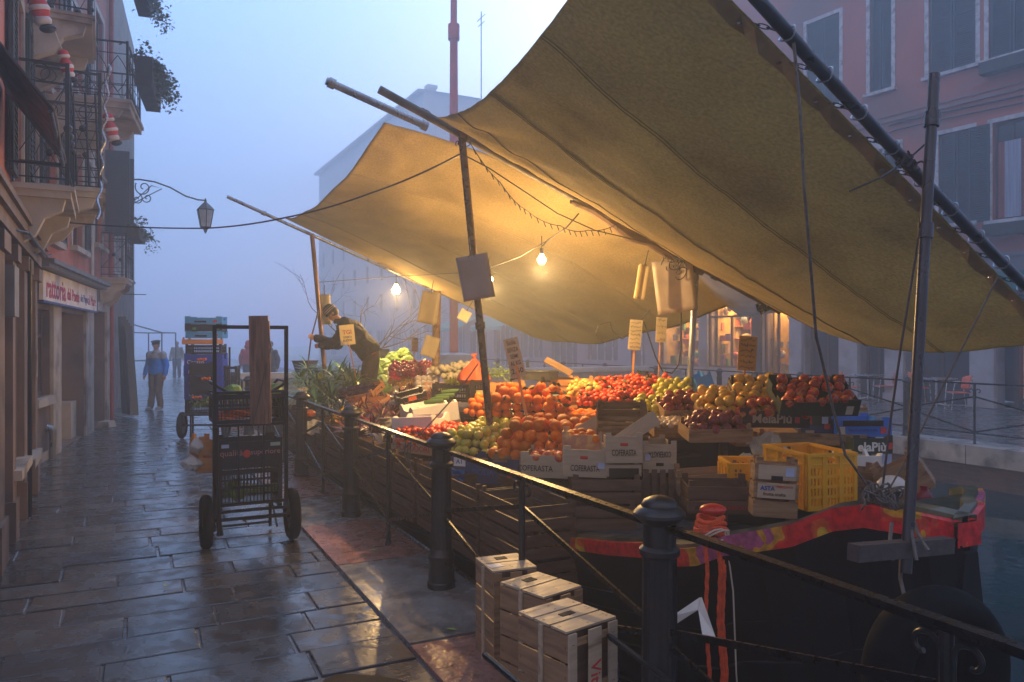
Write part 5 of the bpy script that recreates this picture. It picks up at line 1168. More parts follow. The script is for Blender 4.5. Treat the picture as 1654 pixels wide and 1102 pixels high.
# ---------- foreground boxes standing on end
def upright(label, pts, H):
    """crate stood on end: footprint quadrilateral corners given as ground points"""
    A, B_, C, D = [Vector((p.x, p.y, 0)) for p in pts]      # left-back, near, right, far
    return A, B_, C, D
def standing_crate(label, Np, Lp, Rp, H, nside=4, ntop=3, txt=None, stick=False):
    """Np nearest corner; Lp left corner; Rp right corner on the ground"""
    ex = (Rp-Np); ey = (Lp-Np); w, d = ex.length, ey.length; yaw = math.atan2(ex.y, ex.x)
    o = thing('wooden_crate', label, 'crate', Np+Vector((0,0,0.0)), (0,0,yaw), 'wooden crates standing on end in the foreground')
    yv = Matrix.Rotation(-yaw, 3, 'Z') @ ey; sk = yv.x/ yv.y
    d = yv.y; hh = H/nside; g_ = 0.012
    b = MB()                                            # long bottom boards seen as the left face
    for i in range(nside): b.box((0.006, d/2, hh*(i+0.5)), (0.009, d-0.002, hh-g_))
    b.build('base_boards', M_wood_side, o, smooth=False)
    b = MB()
    for z in (0.012, H/2, H-0.03):  b.box((-0.005, d/2, z), (0.008, d, 0.03)) if False else None
    for y in (d*0.5,): b.box((-0.006, y, H/2), (0.010, 0.022, H))
    b.build('batten', M_wood_pale, o, smooth=False)
    tn = ntop; td = w/tn
    b = MB()                                            # end boards, now the top
    yy = d/tn
    for i in range(tn): b.box((w/2, yy*(i+0.5), H+0.006), (w+0.004, yy-0.013, 0.010))
    b.build('end_boards', M_wood_pale, o, smooth=False)
    b = MB()                                            # side boards facing the camera
    b.box((0.022, -0.005, H/2), (0.044, 0.010, H)); b.box((w-0.03, -0.005, H/2), (0.05, 0.010, H)); b.box((w*0.5, -0.012, H/2), (w*0.26, 0.006, H*1.0))
    b.build('side_boards', M_wood_pale if txt else M_wood, o, smooth=False)
    b = MB()
    for z in (0.05, H*0.5, H-0.045): b.box((w/2, 0.006, z), (w-.01, 0.010, 0.03)) 
    b.box((w-0.008, d/2, H/2), (0.012, d-.01, 0.05)); b.build('frame', M_wood, o, smooth=False)
    st = MB(); rj = random.Random(int(w*9999))
    for i in range(tn):
        for x in (0.018, w-0.018, w*0.5):
            st.box((x+rj.uniform(-.004,.004), yy*(i+0.5)+rj.uniform(-.2,.2)*yy, H+0.0115), (0.012, 0.0016, 0.001))
            st.box((x, yy*(i+0.5)+rj.uniform(-.3,.3)*yy, H+0.0115), (0.012, 0.0016, 0.001))
    for i in range(nside):
        for y in (0.02, d-0.02): st.box((0.0008, y+rj.uniform(-.004,.004), hh*(i+0.5)+rj.uniform(-.02,.02)), (0.001, 0.0016, 0.012))
    for z in (0.05, H*0.5, H-0.045): st.box((0.022, -0.0105, z), (0.012, 0.001, 0.0016)); st.box((w-0.03, -0.0105, z), (0.012, 0.001, 0.0016))
    st.build('staples', M_black, o, smooth=False)
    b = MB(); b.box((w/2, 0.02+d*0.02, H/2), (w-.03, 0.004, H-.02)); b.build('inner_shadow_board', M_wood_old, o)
    b = MB(); b.box((w*0.5, yy*1.5, H+0.0125), (w*0.26, yy*0.3, 0.003)); b.build('hand_hole', M_dark, o)
    if txt: text(txt, 0.085, M_red_ink, o, (w*0.5,-0.0165,H*0.42), (R(90),R(90),0), name='printed_lettering', fit=H*0.62); text('MERAVIGLIA', 0.06, M_red_ink, o, (w*0.45, yy*1.5, H+0.0135), (0,0,R(8)), name='printed_lettering', fit=w*0.7) if False else None
    if stick: bb = MB(); bb.box((0,0,0), (0.075, 0.06, 0.001)); bb.build('printed_label', M_white_ink, o, True, (w*0.18, yy*0.62, H+0.013), (0,0,0.1))
    return o
def gp(u, v, Y): p = P(u, v, Y); return Vector((p.x, p.y, 0))
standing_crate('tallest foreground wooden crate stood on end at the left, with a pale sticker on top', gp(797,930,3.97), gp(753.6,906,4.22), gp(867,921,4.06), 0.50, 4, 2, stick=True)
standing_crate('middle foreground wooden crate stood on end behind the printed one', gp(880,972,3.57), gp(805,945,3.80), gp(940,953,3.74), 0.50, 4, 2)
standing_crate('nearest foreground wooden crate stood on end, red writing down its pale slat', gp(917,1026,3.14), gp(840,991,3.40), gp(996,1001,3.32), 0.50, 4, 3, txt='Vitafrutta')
for (a, c, lab) in ((P(782,1057,2.9), P(850,1115,2.6), 'short black bar end in front of the foreground crates'),(P(982,1026,3.25), P(1090,1108,2.95), 'black bar running down from the nearest foreground crate')):
    b = MB(); b.tube([a, a+(c-a)*0.05, c], [0.010,0.013,0.013], 8); tag(b.build('metal_bar', M_black), lab, 'bar')
b = MB(); b.ell((0,0,0), (0.05,0.05,0.10)); b.lathe([(0.02,0.09),(0.02,0.13)], 8)
tag(b.build('blue_bottle', mat('blue_plastic', (0.006,0.012,0.10), 0.3), loc=P(982,1085,3.4)), 'dark blue plastic bottle just behind the nearest foreground crate', 'bottle')
# ---------- crate wall along the near side (below the display)
gw = 'slatted crates stacked along the boat side below the display'
ends = ['just left of the peach boxes','below the blue box','right of the near railing post','below the tomato crate','below the foam box','left of the railing baluster','below the radicchio','below the purple greens','beside the second post','below the leeks','near the handcart','farthest along the boat']
for i in range(-1, 12):
    for k in range(3):
        s_ = 2.35+i*0.66; crate('dark slatted crate %s, %s layer of the stack' % ((ends+['nearest the bow, left of the stall end'])[i], ['bottom','middle','top'][k]), ST(s_+0.3, 0.62+0.02*random.random(), 0.16+k*0.178), 0.62, 0.4, 0.172, 'wood', M_wood_old, yaw=math.degrees(YAWT)-90+180+random.uniform(-1,1), n=2, group=gw)
# ---------- camera-facing end
ge = 'slatted crates under the stall end facing the bow'
crate('big slatted crate right under the pale boxes at the stall end, upper', P(980,815,4.95), 0.45, 0.35, 0.165, 'wood', M_wood_old, n=2, group=ge)
crate('big slatted crate right under the pale boxes at the stall end, lower', P(972,858,4.92), 0.45, 0.35, 0.165, 'wood', M_wood_old, n=2, group=ge)
crate('slatted crate standing upright at the right corner of the stall end', P(1066,838,5.15), 0.24, 0.3, 0.30, 'wood', M_wood_old, n=1, group=ge, yaw=-4)
b = MB()
for i in range(4): b.box((i*0.055-0.08,0,0.15), (0.035,0.012,0.3))
tag(b.build('pallet_slats', M_wood_old, loc=P(1063,832,5.05)), 'upright dark slats between the stall end crates and the open shade', 'slats')
# COFERASTA boxes
def brand(o, w, h, t='COFERASTA', z=0.3, flip=False, m2=None, xs=0.0, y=-0.004):
    rot = (R(90), R(180) if flip else 0, 0)
    text(t, 0.075, m2 or M_ink, o, (xs*w, y, h*z), rot, fit=w*0.66, bold=0.0)
gcf = 'pale printed fruit boxes at the stall end'
def hand_hole(o, x, z, w_=0.07, h_=0.02, m=None, y=-0.004):
    b = MB(); b.tube([(-w_/2+h_/2,0,0),(w_/2-h_/2,0,0)], h_/2, 8); oo = b.build('hand_hole', m or M_dark, o, loc=(x, y, z)); oo.scale = (1,0.2,1); return oo
o, w, h = pxcrate('pale printed box at the stall end, lowest left, letters tilted, blue sticker at its right', 909, 980, 727, 771, 5.1, 0.36, kind='panelbox', m=M_wood_pale, yaw=-3, roll=2, group=gcf); brand(o, w, h, z=0.32); hand_hole(o, -0.01, h*0.72, m=M_red_ink); sticker(o, w*0.36, h*0.45, 0.045, 0.04, y=-0.006, m=mat('pale_blue_label', (0.4,0.48,0.7), 0.5, bump=0))
o, w, h = pxcrate('pale printed box perched highest at the stall end with a red handle hole', 978, 1038, 705, 748, 5.05, 0.36, kind='panelbox', m=M_wood_pale, yaw=0, group=gcf); brand(o, w, h, z=0.38); hand_hole(o, 0, h*0.7, m=M_red_ink)
o, w, h = pxcrate('open ended box under the highest pale box, dark inside', 979, 1036, 749, 771, 5.08, 0.36, kind='wood', m=M_wood_pale, n=1, group=gcf); b = MB(); b.box((0,-0.006,h*0.36), (w*0.84,0.003,h*0.62)); b.build('inner_shade_plate', M_dark, o)  # black plate on the front stands for the shade inside
o, w, h = pxcrate('pale printed box at the right of the stall end, its lettering upside down', 1038, 1093, 718, 764, 5.12, 0.34, kind='panelbox', m=M_wood_pale, yaw=2, group=gcf); brand(o, w, h, z=0.66, flip=True); hand_hole(o, -0.0, h*0.3); sticker(o, -w*0.36, h*0.55, 0.035, 0.04, y=-0.006, m=_mats['pale_blue_label'])
o, w, h = pxcrate('printed peach box, lower left of the stall end, filled with peaches', 841, 926, 736, 772, 5.45, 0.36, kind='panelbox', m=M_wood_pale, yaw=-14, group=gcf); brand(o, w, h, z=0.4, xs=-0.22); pile('peach', o, w, 0.34, h, 0.042, 'peach in the lower printed peach box', 'peaches in the printed boxes', 1)
o, w, h = pxcrate('box with a printed peach picture, above the tilted pale box', 908, 977, 703, 736, 5.35, 0.34, kind='panelbox', m=mat('peach_print_card', (0.55,0.25,0.16), 0.5, var=0.3, scale=9, second=(0.7,0.5,0.15), sscale=9), yaw=-5, group=gcf)
pile('orange', o, w, 0.3, h, 0.036, 'orange in the box with the peach picture', 'oranges at the stall end', 1)
# navy box row with mandarins
o, w, h = pxcrate('long navy blue printed tray along the front edge, full of oranges', 722, 838, 745, 782, 5.95, 0.42, kind='card', m=M_navy, yaw=-20); text('SICILIA', 0.05, M_blue_ink, o, (0.0,-0.004,h*0.5), fit=w*0.3); sticker(o, w*0.38, h*0.5, 0.05, 0.05, m=M_red_ink)
sticker(o, -w*0.33, h*0.92, 0.10, 0.07, m=M_white_ink); text('A1', 0.05, M_blue_ink, o, (-w*0.33,-0.0065,h*0.92)); b = MB(); b.box((0,0,0), (0.05,0.006,0.07)); b.build('wooden_cleat', M_wood, o, True, (w*0.03,-0.006,h*0.95))
# display heaps (invisible-in-photo beds are real trays)
def tray_on(label, u, v, w, d, h, kind, m, yaw, tilt, dz=0.0, **k):
    p = S(u, v, dz); return crate(label, p, w, d, h, kind, m, yaw=yaw, tilt=tilt, **k)
o = tray_on('wooden tray holding the front heap of oranges', 868, 756, 0.74, 0.50, 0.08, 'wood', M_wood, -24, 4)
pile('orange', o, 0.86, 0.60, 0.10, 0.050, 'orange in the front heap between the lemons and the peach box', 'oranges in the front heap', 4, big=0.16)
o = tray_on('tray under the yellow green apples beside the railing post', 748, 746, 0.46, 0.50, 0.08, 'card', M_navy, -30, 8)
pile('gapple', o, 0.52, 0.72, 0.11, 0.042, 'yellow green apple heaped around the foot of the slanted pole', 'yellow green apples by the slanted pole', 3)
o = tray_on('wooden tray with red print holding the front tomatoes', 668, 734, 0.58, 0.46, 0.11, 'wood', M_wood_pale, -38, 6, n=1)
text('POMODORI', 0.07, M_red_ink, o, (0,-0.006,0.055), fit=0.42)
pile('tomato', o, 0.66, 0.56, 0.12, 0.032, 'tomato in the front tray behind the railing post', 'tomatoes in the front tray', 3)
o = tray_on('black plastic crate tipped up with leafy oranges', 850, 702, 0.62, 0.42, 0.16, 'plastic', M_pblack, -12, 24, dz=0.02)
pile('orange', o, 0.80, 0.44, 0.19, 0.050, 'big leafy orange in the upper heap behind the price sign pole', 'leafy oranges in the upper heap', 3, leafy=0.45, big=0.15)
o = tray_on('black plastic crate behind the slanted pole with a few oranges and grapes', 772, 690, 0.36, 0.4, 0.14, 'plastic', M_pblack, -22, 18, dz=0.02)
pile('orange', o, 0.36, 0.4, 0.16, 0.043, 'orange left of the slanted pole in the black crate', 'oranges left of the slanted pole', 2)
# upper tomatoes
for i, (u, v, dz, nm) in enumerate(((972,672,0.0,'left front'),(1030,668,0.02,'right front'),(1000,650,0.05,'left back'),(1050,648,0.06,'right back'))):
    o = tray_on('black crate of small red tomatoes, %s of the tomato mound' % nm, u, v, 0.46, 0.36, 0.10, 'plastic', M_pblack, -6, 12, dz=dz, group='black crates under the tomato mound')
    pile('tomato', o, 0.50, 0.38, 0.13, 0.033, 'small red tomato in the %s part of the vine tomato mound' % nm, 'tomatoes in the vine tomato mound', 2, leafy=0.22)
# pale apples / pears in blue box
o = tray_on('navy card tray of yellow green apples right of the tomato mound', 1068, 692, 0.40, 0.36, 0.10, 'card', M_navy, -2, 14, dz=0.0); sticker(o, 0.02, 0.05, 0.05, 0.06, m=M_red_ink)
pile('gapple', o, 0.42, 0.42, 0.12, 0.038, 'greenish apple in the navy tray right of the tomato mound', 'greenish apples in the navy tray', 2)
o = tray_on('upper tray of yellow green apples leaning behind the navy one', 1096, 664, 0.36, 0.32, 0.10, 'wood', M_darkwood, -2, 18, dz=0.04)
pile('gapple', o, 0.38, 0.4, 0.12, 0.037, 'greenish apple in the upper leaning tray by the second post', 'greenish apples in the upper tray', 2)
# dark red apples, wooden box with writing
o = tray_on('wooden box with small dark writing holding dark red apples', 1122, 684, 0.50, 0.36, 0.115, 'wood', M_wood, 2, 10, dz=0.04, n=1); text('Val Venosta', 0.05, M_ink, o, (-0.02,-0.006,0.055), fit=0.26)
pile('dapple', o, 0.5, 0.36, 0.13, 0.044, 'dark red apple in the wooden box with writing', 'dark red apples in the written box', 2)
# yellow apples: lower and upper
o = tray_on('wooden tray of yellow apples in the lower row left of the red ones', 1198, 688, 0.54, 0.36, 0.11, 'wood', M_wood, 2, 14, dz=0.05, n=1)
pile('yapple', o, 0.56, 0.42, 0.13, 0.043, 'yellow apple in the lower yellow tray', 'yellow apples in the lower tray', 2)
o = tray_on('dark edged crate of yellow apples tipped up in the back row', 1244, 664, 0.50, 0.34, 0.10, 'wood', M_darkwood, 0, 28, dz=0.10)
pile('yapple', o, 0.50, 0.34, 0.12, 0.042, 'yellow apple in the tipped back crate', 'yellow apples in the back crate', 1)
# red apples
o = tray_on('black fruit box with pale brand lettering and red apples', 1251, 691, 0.50, 0.34, 0.125, 'card', M_pblack, -6, 6, dz=0.02)
text('MelaPiù', 0.07, mat('faded_cream_ink', (0.45,0.36,0.27), 0.6, bump=0), o, (-0.02,-0.005,0.065), fit=0.28, bold=0.002); sticker(o, 0.16, 0.06, 0.035, 0.045, y=-0.005, m=M_red_ink)
pile('apple', o, 0.54, 0.36, 0.13, 0.045, 'red apple in the lettered black box', 'red apples in the black box', 2)
o = tray_on('dark green fruit box tipped up in the back row with red apples', 1322, 672, 0.56, 0.36, 0.11, 'card', M_dgreen, -2, 28, dz=0.08); sticker(o, 0.21, 0.05, 0.05, 0.07, m=M_paper)
pile('apple', o, 0.54, 0.36, 0.13, 0.043, 'red and yellow apple in the tipped back box', 'red apples in the back box', 1)
# side flap box (dark green panel with badge)
o = crate('dark green box standing tilted at the right end of the red apples', P(1352,668,6.35), 0.30, 0.14, 0.16, 'card', M_dgreen, yaw=-8, roll=-32); sticker(o, 0.09, 0.10, 0.07, 0.09, m=M_paper); sticker(o, -0.07, 0.06, 0.05, 0.06, m=M_red_ink)
o = crate('dark green box front with a red badge and pale label under the red apples', P(1318,688,6.2), 0.24, 0.3, 0.085, 'card', M_dgreen, yaw=-3); sticker(o, -0.06, 0.045, 0.05, 0.06, m=M_red_ink); sticker(o, 0.07, 0.045, 0.05, 0.055, m=_mats['pale_blue_label'])
o, w, h = pxcrate('navy box with a small picture, between the black and bright blue boxes', 1295, 1346, 681, 713, 6.2, 0.34, kind='card', m=M_navy, yaw=-2); sticker(o, w*0.3, h*0.75, 0.05, 0.04, m=M_red_ink); sticker(o, -w*0.25, h*0.4, 0.07, 0.05, m=M_wood_pale)
o, w, h = pxcrate('bright blue card box at the right end of the counter', 1347, 1441, 679, 706, 6.15, 0.4, kind='card', m=M_bblue, yaw=1); b = MB(); b.box((0,-0.003,h*0.82), (w*0.7,0.004,h*0.34)); b.build('inner_shade_plate', M_dark, o); text('FRUTTA VERDURA', 0.04, M_blue_ink, o, (0,-0.005,h*0.4), fit=w*0.5); sticker(o, w*0.35, h*0.4, 0.05, 0.05, m=M_red_ink); sticker(o, -w*0.38, h*0.35, 0.06, 0.07, m=M_paper)  # the dark of the box inside is a black plate on its face
crate('empty wooden crate lying behind the bright blue box', P(1368,678,6.9), 0.42, 0.3, 0.11, 'wood', M_wood, yaw=12)
o, w, h = pxcrate('black box with white brand lettering under the bright blue box', 1378, 1442, 708, 733, 5.9, 0.4, kind='card', m=M_dgreen, yaw=1); text('elaPiù', 0.1, M_white_ink, o, (-0.01,-0.005,h*0.42), fit=w*0.72, bold=0.003); sticker(o, w*0.42, h*0.5, 0.04, 0.05, m=M_red_ink)
o, w, h = pxcrate('grey white foam box below the lettered black box', 1378, 1430, 734, 772, 5.6, 0.35, kind='foam', m=M_styro, yaw=2); sticker(o, w*0.55, h*0.8, 0.07, 0.07, m=_mats['pale_blue_label'])
# onions, garlic row
o = tray_on('long low wooden crate of dark red onions at the counter edge', 1164, 716, 0.46, 0.30, 0.11, 'wood', M_wood, 3, 6, dz=0.03, n=1)
pile('onion', o, 0.44, 0.30, 0.12, 0.041, 'dark red onion in the low crate at the counter edge', 'dark red onions in the low crate', 2)
o = tray_on('low wooden crate of pale garlic left of the onions', 1092, 708, 0.34, 0.28, 0.11, 'wood', M_wood, 4, 6, dz=0.03, n=1)
pile('garlic', o, 0.34, 0.28, 0.11, 0.026, 'pale garlic bulb in the low crate left of the onions', 'garlic in the low crate', 1)
o, w, h = pxcrate('orange printed crate end below the onions', 1188, 1262, 706, 722, 6.0, 0.3, kind='wood', m=M_wood_orange, yaw=0, n=1); text('VITAMINA', 0.04, M_red_ink, o, (0,-0.006,h*0.5), fit=w*0.7)
crate('empty pale crate frame behind the crumpled paper', P(1262,716,6.2), 0.36, 0.3, 0.09, 'wood', M_wood, yaw=0)
# empty tilted crate with big pale board
crate('empty wooden crate tipped towards the camera above the pale boxes', P(1005,716,5.4), 0.36, 0.30, 0.14, 'wood', M_wood, yaw=-6, tilt=34, n=2)
b = MB(); b.box((0,0,0), (0.33,0.012,0.10)); o = b.build('loose_board', M_wood_pale, loc=P(1028,695,5.2), rot=(R(-10),R(-33),R(5))); tag(o, 'pale loose board slanting across the empty tipped crate', 'board')
b = MB(); b.box((0,0,0), (0.36,0.012,0.12)); o = b.build('loose_board', M_wood_pale, loc=P(956,690,5.7), rot=(R(-40),R(-25),R(25))); tag(o, 'pale board leaning left of the empty tipped crate', 'board')
# back crates, lamplight painted in by the orange wood
crate('orange wooden crate standing on end behind the bananas', P(912,660,8.6), 0.30, 0.35, 0.33, 'wood', M_wood_orange, yaw=4, n=4)
crate('dark orange crate beside the standing one, slots on its side', P(944,655,8.7), 0.22, 0.3, 0.30, 'wood', M_wood_orange, yaw=-4, n=3)
crate('shallow crate with crumpled cream paper behind the oranges', P(862,660,8.3), 0.42, 0.35, 0.15, 'wood', M_wood, yaw=10, tilt=8)
b = MB(); b.grid(lambda i, j: Vector(((i-.5)*0.36, j*0.3, 0.04*mnoise.noise(Vector((i*6, j*6, 1))))), 14, 12); o = b.build('crumpled_paper', M_bag, loc=P(860,642,8.4), rot=(R(8),0,R(10))); tag(o, 'crumpled cream paper lining the shallow crate behind the oranges', 'paper')
crate('orange brown crate left of the slanted price sign', P(812,640,9.2), 0.55, 0.35, 0.16, 'wood', M_wood_orange, yaw=6, n=2)
b = MB(); b.box((0,0,0), (0.34,0.012,0.13)); o = b.build('loose_board', M_wood, loc=P(902,592,8.7), rot=(R(-65),R(28),R(-12))); tag(o, 'orange lit board propped steeply on top of the back crates', 'board')
b = MB(); b.box((0,0,0), (0.5,0.25,0.02)); o = b.build('loose_board', M_wood, loc=P(890,612,8.8), rot=(R(10),R(6),R(-20))); tag(o, 'flat board lying across the back crates with a plastic tub on it', 'board')
b = MB(); b.lathe([(0.16,0),(0.18,0.09),(0.19,0.095),(0.17,0.085),(0.15,0.02)], 20, sx=1.2); tag(b.build('plastic_tub', mat('smoky_plastic', (0.12,0.13,0.14), 0.2, transl=0.3), loc=P(872,613,8.6)), 'grey see-through tub among the back crates', 'tub')
# bananas / yellow pile / pears near tomatoes
o = tray_on('wooden crate of yellow pears left of the tomato mound', 945, 655, 0.34, 0.36, 0.09, 'wood', M_wood_orange, -4, 12, dz=0.08)
pile('pear', o, 0.34, 0.4, 0.12, 0.034, 'yellow pear in the crate left of the tomato mound', 'yellow pears left of the tomatoes', 2)
o = tray_on('wooden crate of mandarins under the yellow pears', 925, 688, 0.5, 0.36, 0.11, 'wood', M_wood_orange, -8, 6, dz=0.02, n=1)
pile('orange', o, 0.46, 0.3, 0.10, 0.028, 'small mandarin in the orange crate under the pears', 'mandarins in the orange crate', 1)
o = tray_on('black plastic crate of small onions and lemons right of the empty tipped crate', 1046, 704, 0.30, 0.34, 0.12, 'plastic', M_pblack, 0, 5, dz=0.0)
pile('lemon', o, 0.30, 0.34, 0.12, 0.03, 'lemon in the black crate right of the tipped crate', 'lemons in the black crate', 1)
# sky-blue box on the far rail side
o = crate('small sky blue box tipped on the far side behind the second post', P(1142,630,7.9), 0.2, 0.2, 0.15, 'card', M_bbox, yaw=20, roll=-20)
# foredeck: ASTA crates, yellow crates, dark wood boxes
o, w, h = pxcrate('brown wooden crate on the foredeck with faded red lettering', 1112, 1222, 785, 832, 4.4, 0.3, kind='wood', m=M_wood_old, yaw=-4, n=2, name='wooden_crate'); text('ASTA', 0.04, M_ink, o, (-w*0.3,-0.006,h*0.25), fit=w*0.22, bold=0.001); text('ORTOMERCATO', 0.035, M_red_ink, o, (w*0.15,-0.006,h*0.25), fit=w*0.5)
o = crate('second brown wooden crate leaning behind the lettered one', P(1150,800,4.8), 0.42, 0.3, 0.14, 'wood', M_wood, yaw=-8, roll=-5, n=1)
o, w, h = pxcrate('small pale wooden crate with blue lettering standing against the yellow crate', 1216, 1286, 748, 838, 4.1, 0.12, kind='wood', m=M_wood, yaw=-6, roll=3, n=3)
b = MB(); b.box((0.0,-0.004,h*0.83), (w*0.84,0.005,h*0.26)); b.build('pale_slat', M_wood_pale, o); b = MB(); b.box((0,-0.004,h*0.5), (w*0.84,0.005,h*0.27)); b.build('pale_slat', M_wood_pale, o)
text('ASTA', 0.035, M_blue_ink, o, (-w*0.2,-0.008,h*0.54), fit=w*0.33, bold=0.0012); text('MERCATO', 0.02, M_red_ink, o, (w*0.18,-0.008,h*0.58), fit=w*0.36); text('frutta scelta', 0.02, M_ink, o, (-w*0.04,-0.008,h*0.44), fit=w*0.5); sticker(o, w*0.28, h*0.85, 0.045, 0.045, y=-0.008, m=_mats['pale_blue_label'])
b = MB(); b.tube([(-0.03,0,0),(0.03,0,0)], 0.013, 10); oo = b.build('hand_hole', M_dark, o, loc=(0,-0.007,h*0.73)); oo.scale = (1,0.1,1)
def yellow_crate(label, uL, uR, vT, vB, Y, d, yaw, cut=False):
    w = (uR-uL)*Y/FPX/math.cos(R(yaw)); h = (vB-vT)*Y/FPX
    o = thing('plastic_crate', label, 'crate', P((uL+uR)/2, vB, Y), (0, 0, R(yaw)), 'yellow plastic crates on the foredeck')
    def face(L, nm, loc, rz):
        b = MB(); t = 0.006
        zt = h; zb = 0
        b.box((0,0,h-0.012), (L, 0.026, 0.018)); b.box((0,0,h*0.79), (L,0.014,0.010)); b.box((0,0,0.014), (L,t,0.028))
        hw = 0.055
        b.box((-L/4-hw/4,0,h*0.885), (L/2-hw/2-.0,t,h*0.15)); b.box((L/4+hw/4,0,h*0.885), (L/2-hw/2,t,h*0.15))
        rows = 4; z0 = 0.028; z1 = h*0.785; rh = (z1-z0)/rows
        for r_ in range(rows):
            zc = z0+rh*(r_+0.5); b.box((0,0,z0+rh*(r_+1)-rh*0.14), (L, t*0.9, rh*0.28))
            n = 15
            for i in range(n+1): b.box((-L/2+L*i/n, 0, zc), (L/n*0.52, t*0.8, rh))
        for x in (-L/2+0.012, -L/6, L/6, L/2-0.012): b.box((x,-0.002,h/2), (0.018,0.018,h*0.98))
        b.build(nm, M_yellow, o, False, loc, (0,0,rz))
    face(w, 'front_panel', (0,0,0), 0); face(w, 'back_panel', (0,d,0), R(180)); face(d-0.03, 'end_panel', (-w/2+0.006,d/2,0), R(-90)); face(d-0.03, 'end_panel', (w/2-0.006,d/2,0), R(90))
    b = MB(); b.box((0,d/2,0.008), (w-0.02,d-0.02,0.012)); b.build('base', M_yellow, o); return o
yellow_crate('big bright yellow plastic crate with slotted sides on the foredeck', 1298, 1388, 731, 824, 4.25, 0.42, 14)
yo = yellow_crate('second yellow plastic crate lying lower to the left behind the small pale crate', 1178, 1290, 748, 790, 4.75, 0.3, -3); text('COPA', 0.05, M_ink, yo, (0.05,-0.012,0.07), fit=0.14)
# crates at far right of bow
crate('open wooden crate tipped on its side beyond the bow pole', P(1478,805,4.3), 0.26, 0.24, 0.22, 'wood', M_wood, yaw=-28, roll=-32, n=1)
crate('wooden crate lying between the yellow crate and the rope heap', P(1408,790,4.5), 0.36, 0.3, 0.10, 'wood', M_wood, yaw=8, roll=6, n=2)
b = MB(); b.ell((0,0,0), (0.045,0.045,0.06)); b.tube([(0,0,0.05),(0,0,0.075)], 0.018, 10); tag(b.build('fender_ball', mat('dark_red_rubber', (0.18,0.012,0.03), 0.4), loc=P(1492,808,4.0)), 'dark red rubber buoy behind the bow timber', 'buoy')
b = MB(); b.ell((0,0,0), (0.075,0.05,0.055)); tag(b.build('plastic_wrap_roll', M_plastic_w, loc=P(1440,786,3.7)), 'milky plastic wrap bundled beside the rope heap', 'plastic wrap')
# crumpled newspaper
def lump(label, p, sx, sy, sz, m, seed, name='plastic_bag', cat='bag'):
    b = MB(); b.ell((0,0,0), 1.0, n=26, m=18); out = []
    for v in b.v:
        v = Vector(v); k = 1+0.35*mnoise.noise(v*2.1+Vector((seed,0,0)))+0.16*abs(mnoise.noise(v*5+Vector((0,seed,0)))); v = v*k
        if v.z > 0.3: v.x *= max(0.25, 1.15-v.z*0.75); v.y *= max(0.25, 1.15-v.z*0.75)
        out.append((v.x*sx, v.y*sy, v.z*sz))
    b.v = out; return tag(b.build(name, m, loc=p, smooth=False), label, cat)
def crumple(label, p, sx, sy, m, seed, rot=(0,0,0), name='crumpled_paper', cat='paper', amp=0.35):
    b = MB(); b.grid(lambda i, j: Vector(((i-.5)*sx, (j-.5)*sy, amp*min(sx,sy)*(mnoise.noise(Vector((i*3.1+seed, j*3.3, seed)))+0.4*mnoise.noise(Vector((i*9, j*9, seed)))))), 16, 14)
    o = b.build(name, m, loc=p, rot=rot, smooth=False); return tag(o, label, cat)
crumple('sheet of wrapping paper folded up in a peak on the counter edge', P(1240,722,5.6), 0.26, 0.22, M_paper, 3, (R(35),R(-15),0.3)); crumple('second folded paper sheet below the peaked one, over the yellow crate', P(1232,752,5.2), 0.28, 0.2, M_paper, 7, (R(25),R(10),0.1))
crumple('blue white leaflet stuck above the highest pale box', P(1018,708,5.2), 0.09, 0.08, _mats['pale_blue_label'], 2, (R(70),0,0))
crumple('clear plastic bag spilling from the blue box edge over the railing', P(735,770,5.9), 0.14, 0.12, mat('blue_bag', (0.02,0.12,0.45), 0.3, transl=0.3), 5, (R(60),R(20),0), 'plastic_bag', 'bag')
# ---------- vegetables
def bunch(b, c, n, L, w, rnd, up=0.6, spread=1.0, curl=0.4, dirv=None):
    """long strap leaves from a point"""
    for _ in range(n):
        a = rnd.uniform(0, 6.28); t = rnd.uniform(0.1, 1.0)*spread; d = Vector((math.cos(a)*t, math.sin(a)*t, up)).normalized()
        if dirv is not None: d = (d*0.55+Vector(dirv)).normalized()
        l = L*rnd.uniform(0.6, 1.1); s_ = d.cross(Vector((0,0,1)));  s_ = s_.normalized() if s_.length > 0.01 else Vector((1,0,0)); pts = []; p = Vector(c); dd = d.copy(); k = 6
        for i in range(k+1):
            ww = w*(1-0.9*(i/k)**2)*(0.6+0.4*math.sin(i/k*3)); pts.append((p-s_*ww/2, p+s_*ww/2+Vector((0,0,ww*0.3)))); p = p+dd*l/k; dd = (dd-Vector((0,0,curl/k*1.6))).normalized()
        vs = [x for q_ in pts for x in q_]; b.add(vs, [(2*i,2*i+1,2*i+3,2*i+2) for i in range(k)])
def veg(name, label, p, fn, m, cat, group=None, smooth=True):
    b = MB(); fn(b); return tag(b.build(name, m, loc=p, smooth=smooth), label, cat, group)
M_leek = mat('leek_leaves', (0.075,0.20,0.085), 0.42, var=0.3, scale=6, island=0.45, bump=0.2); M_cel = mat('celery_green', (0.20,0.32,0.07), 0.42, var=0.25, scale=6, island=0.4); M_let = mat('lettuce_green', (0.20,0.34,0.07), 0.5, var=0.25, scale=5, island=0.3, transl=0.15)
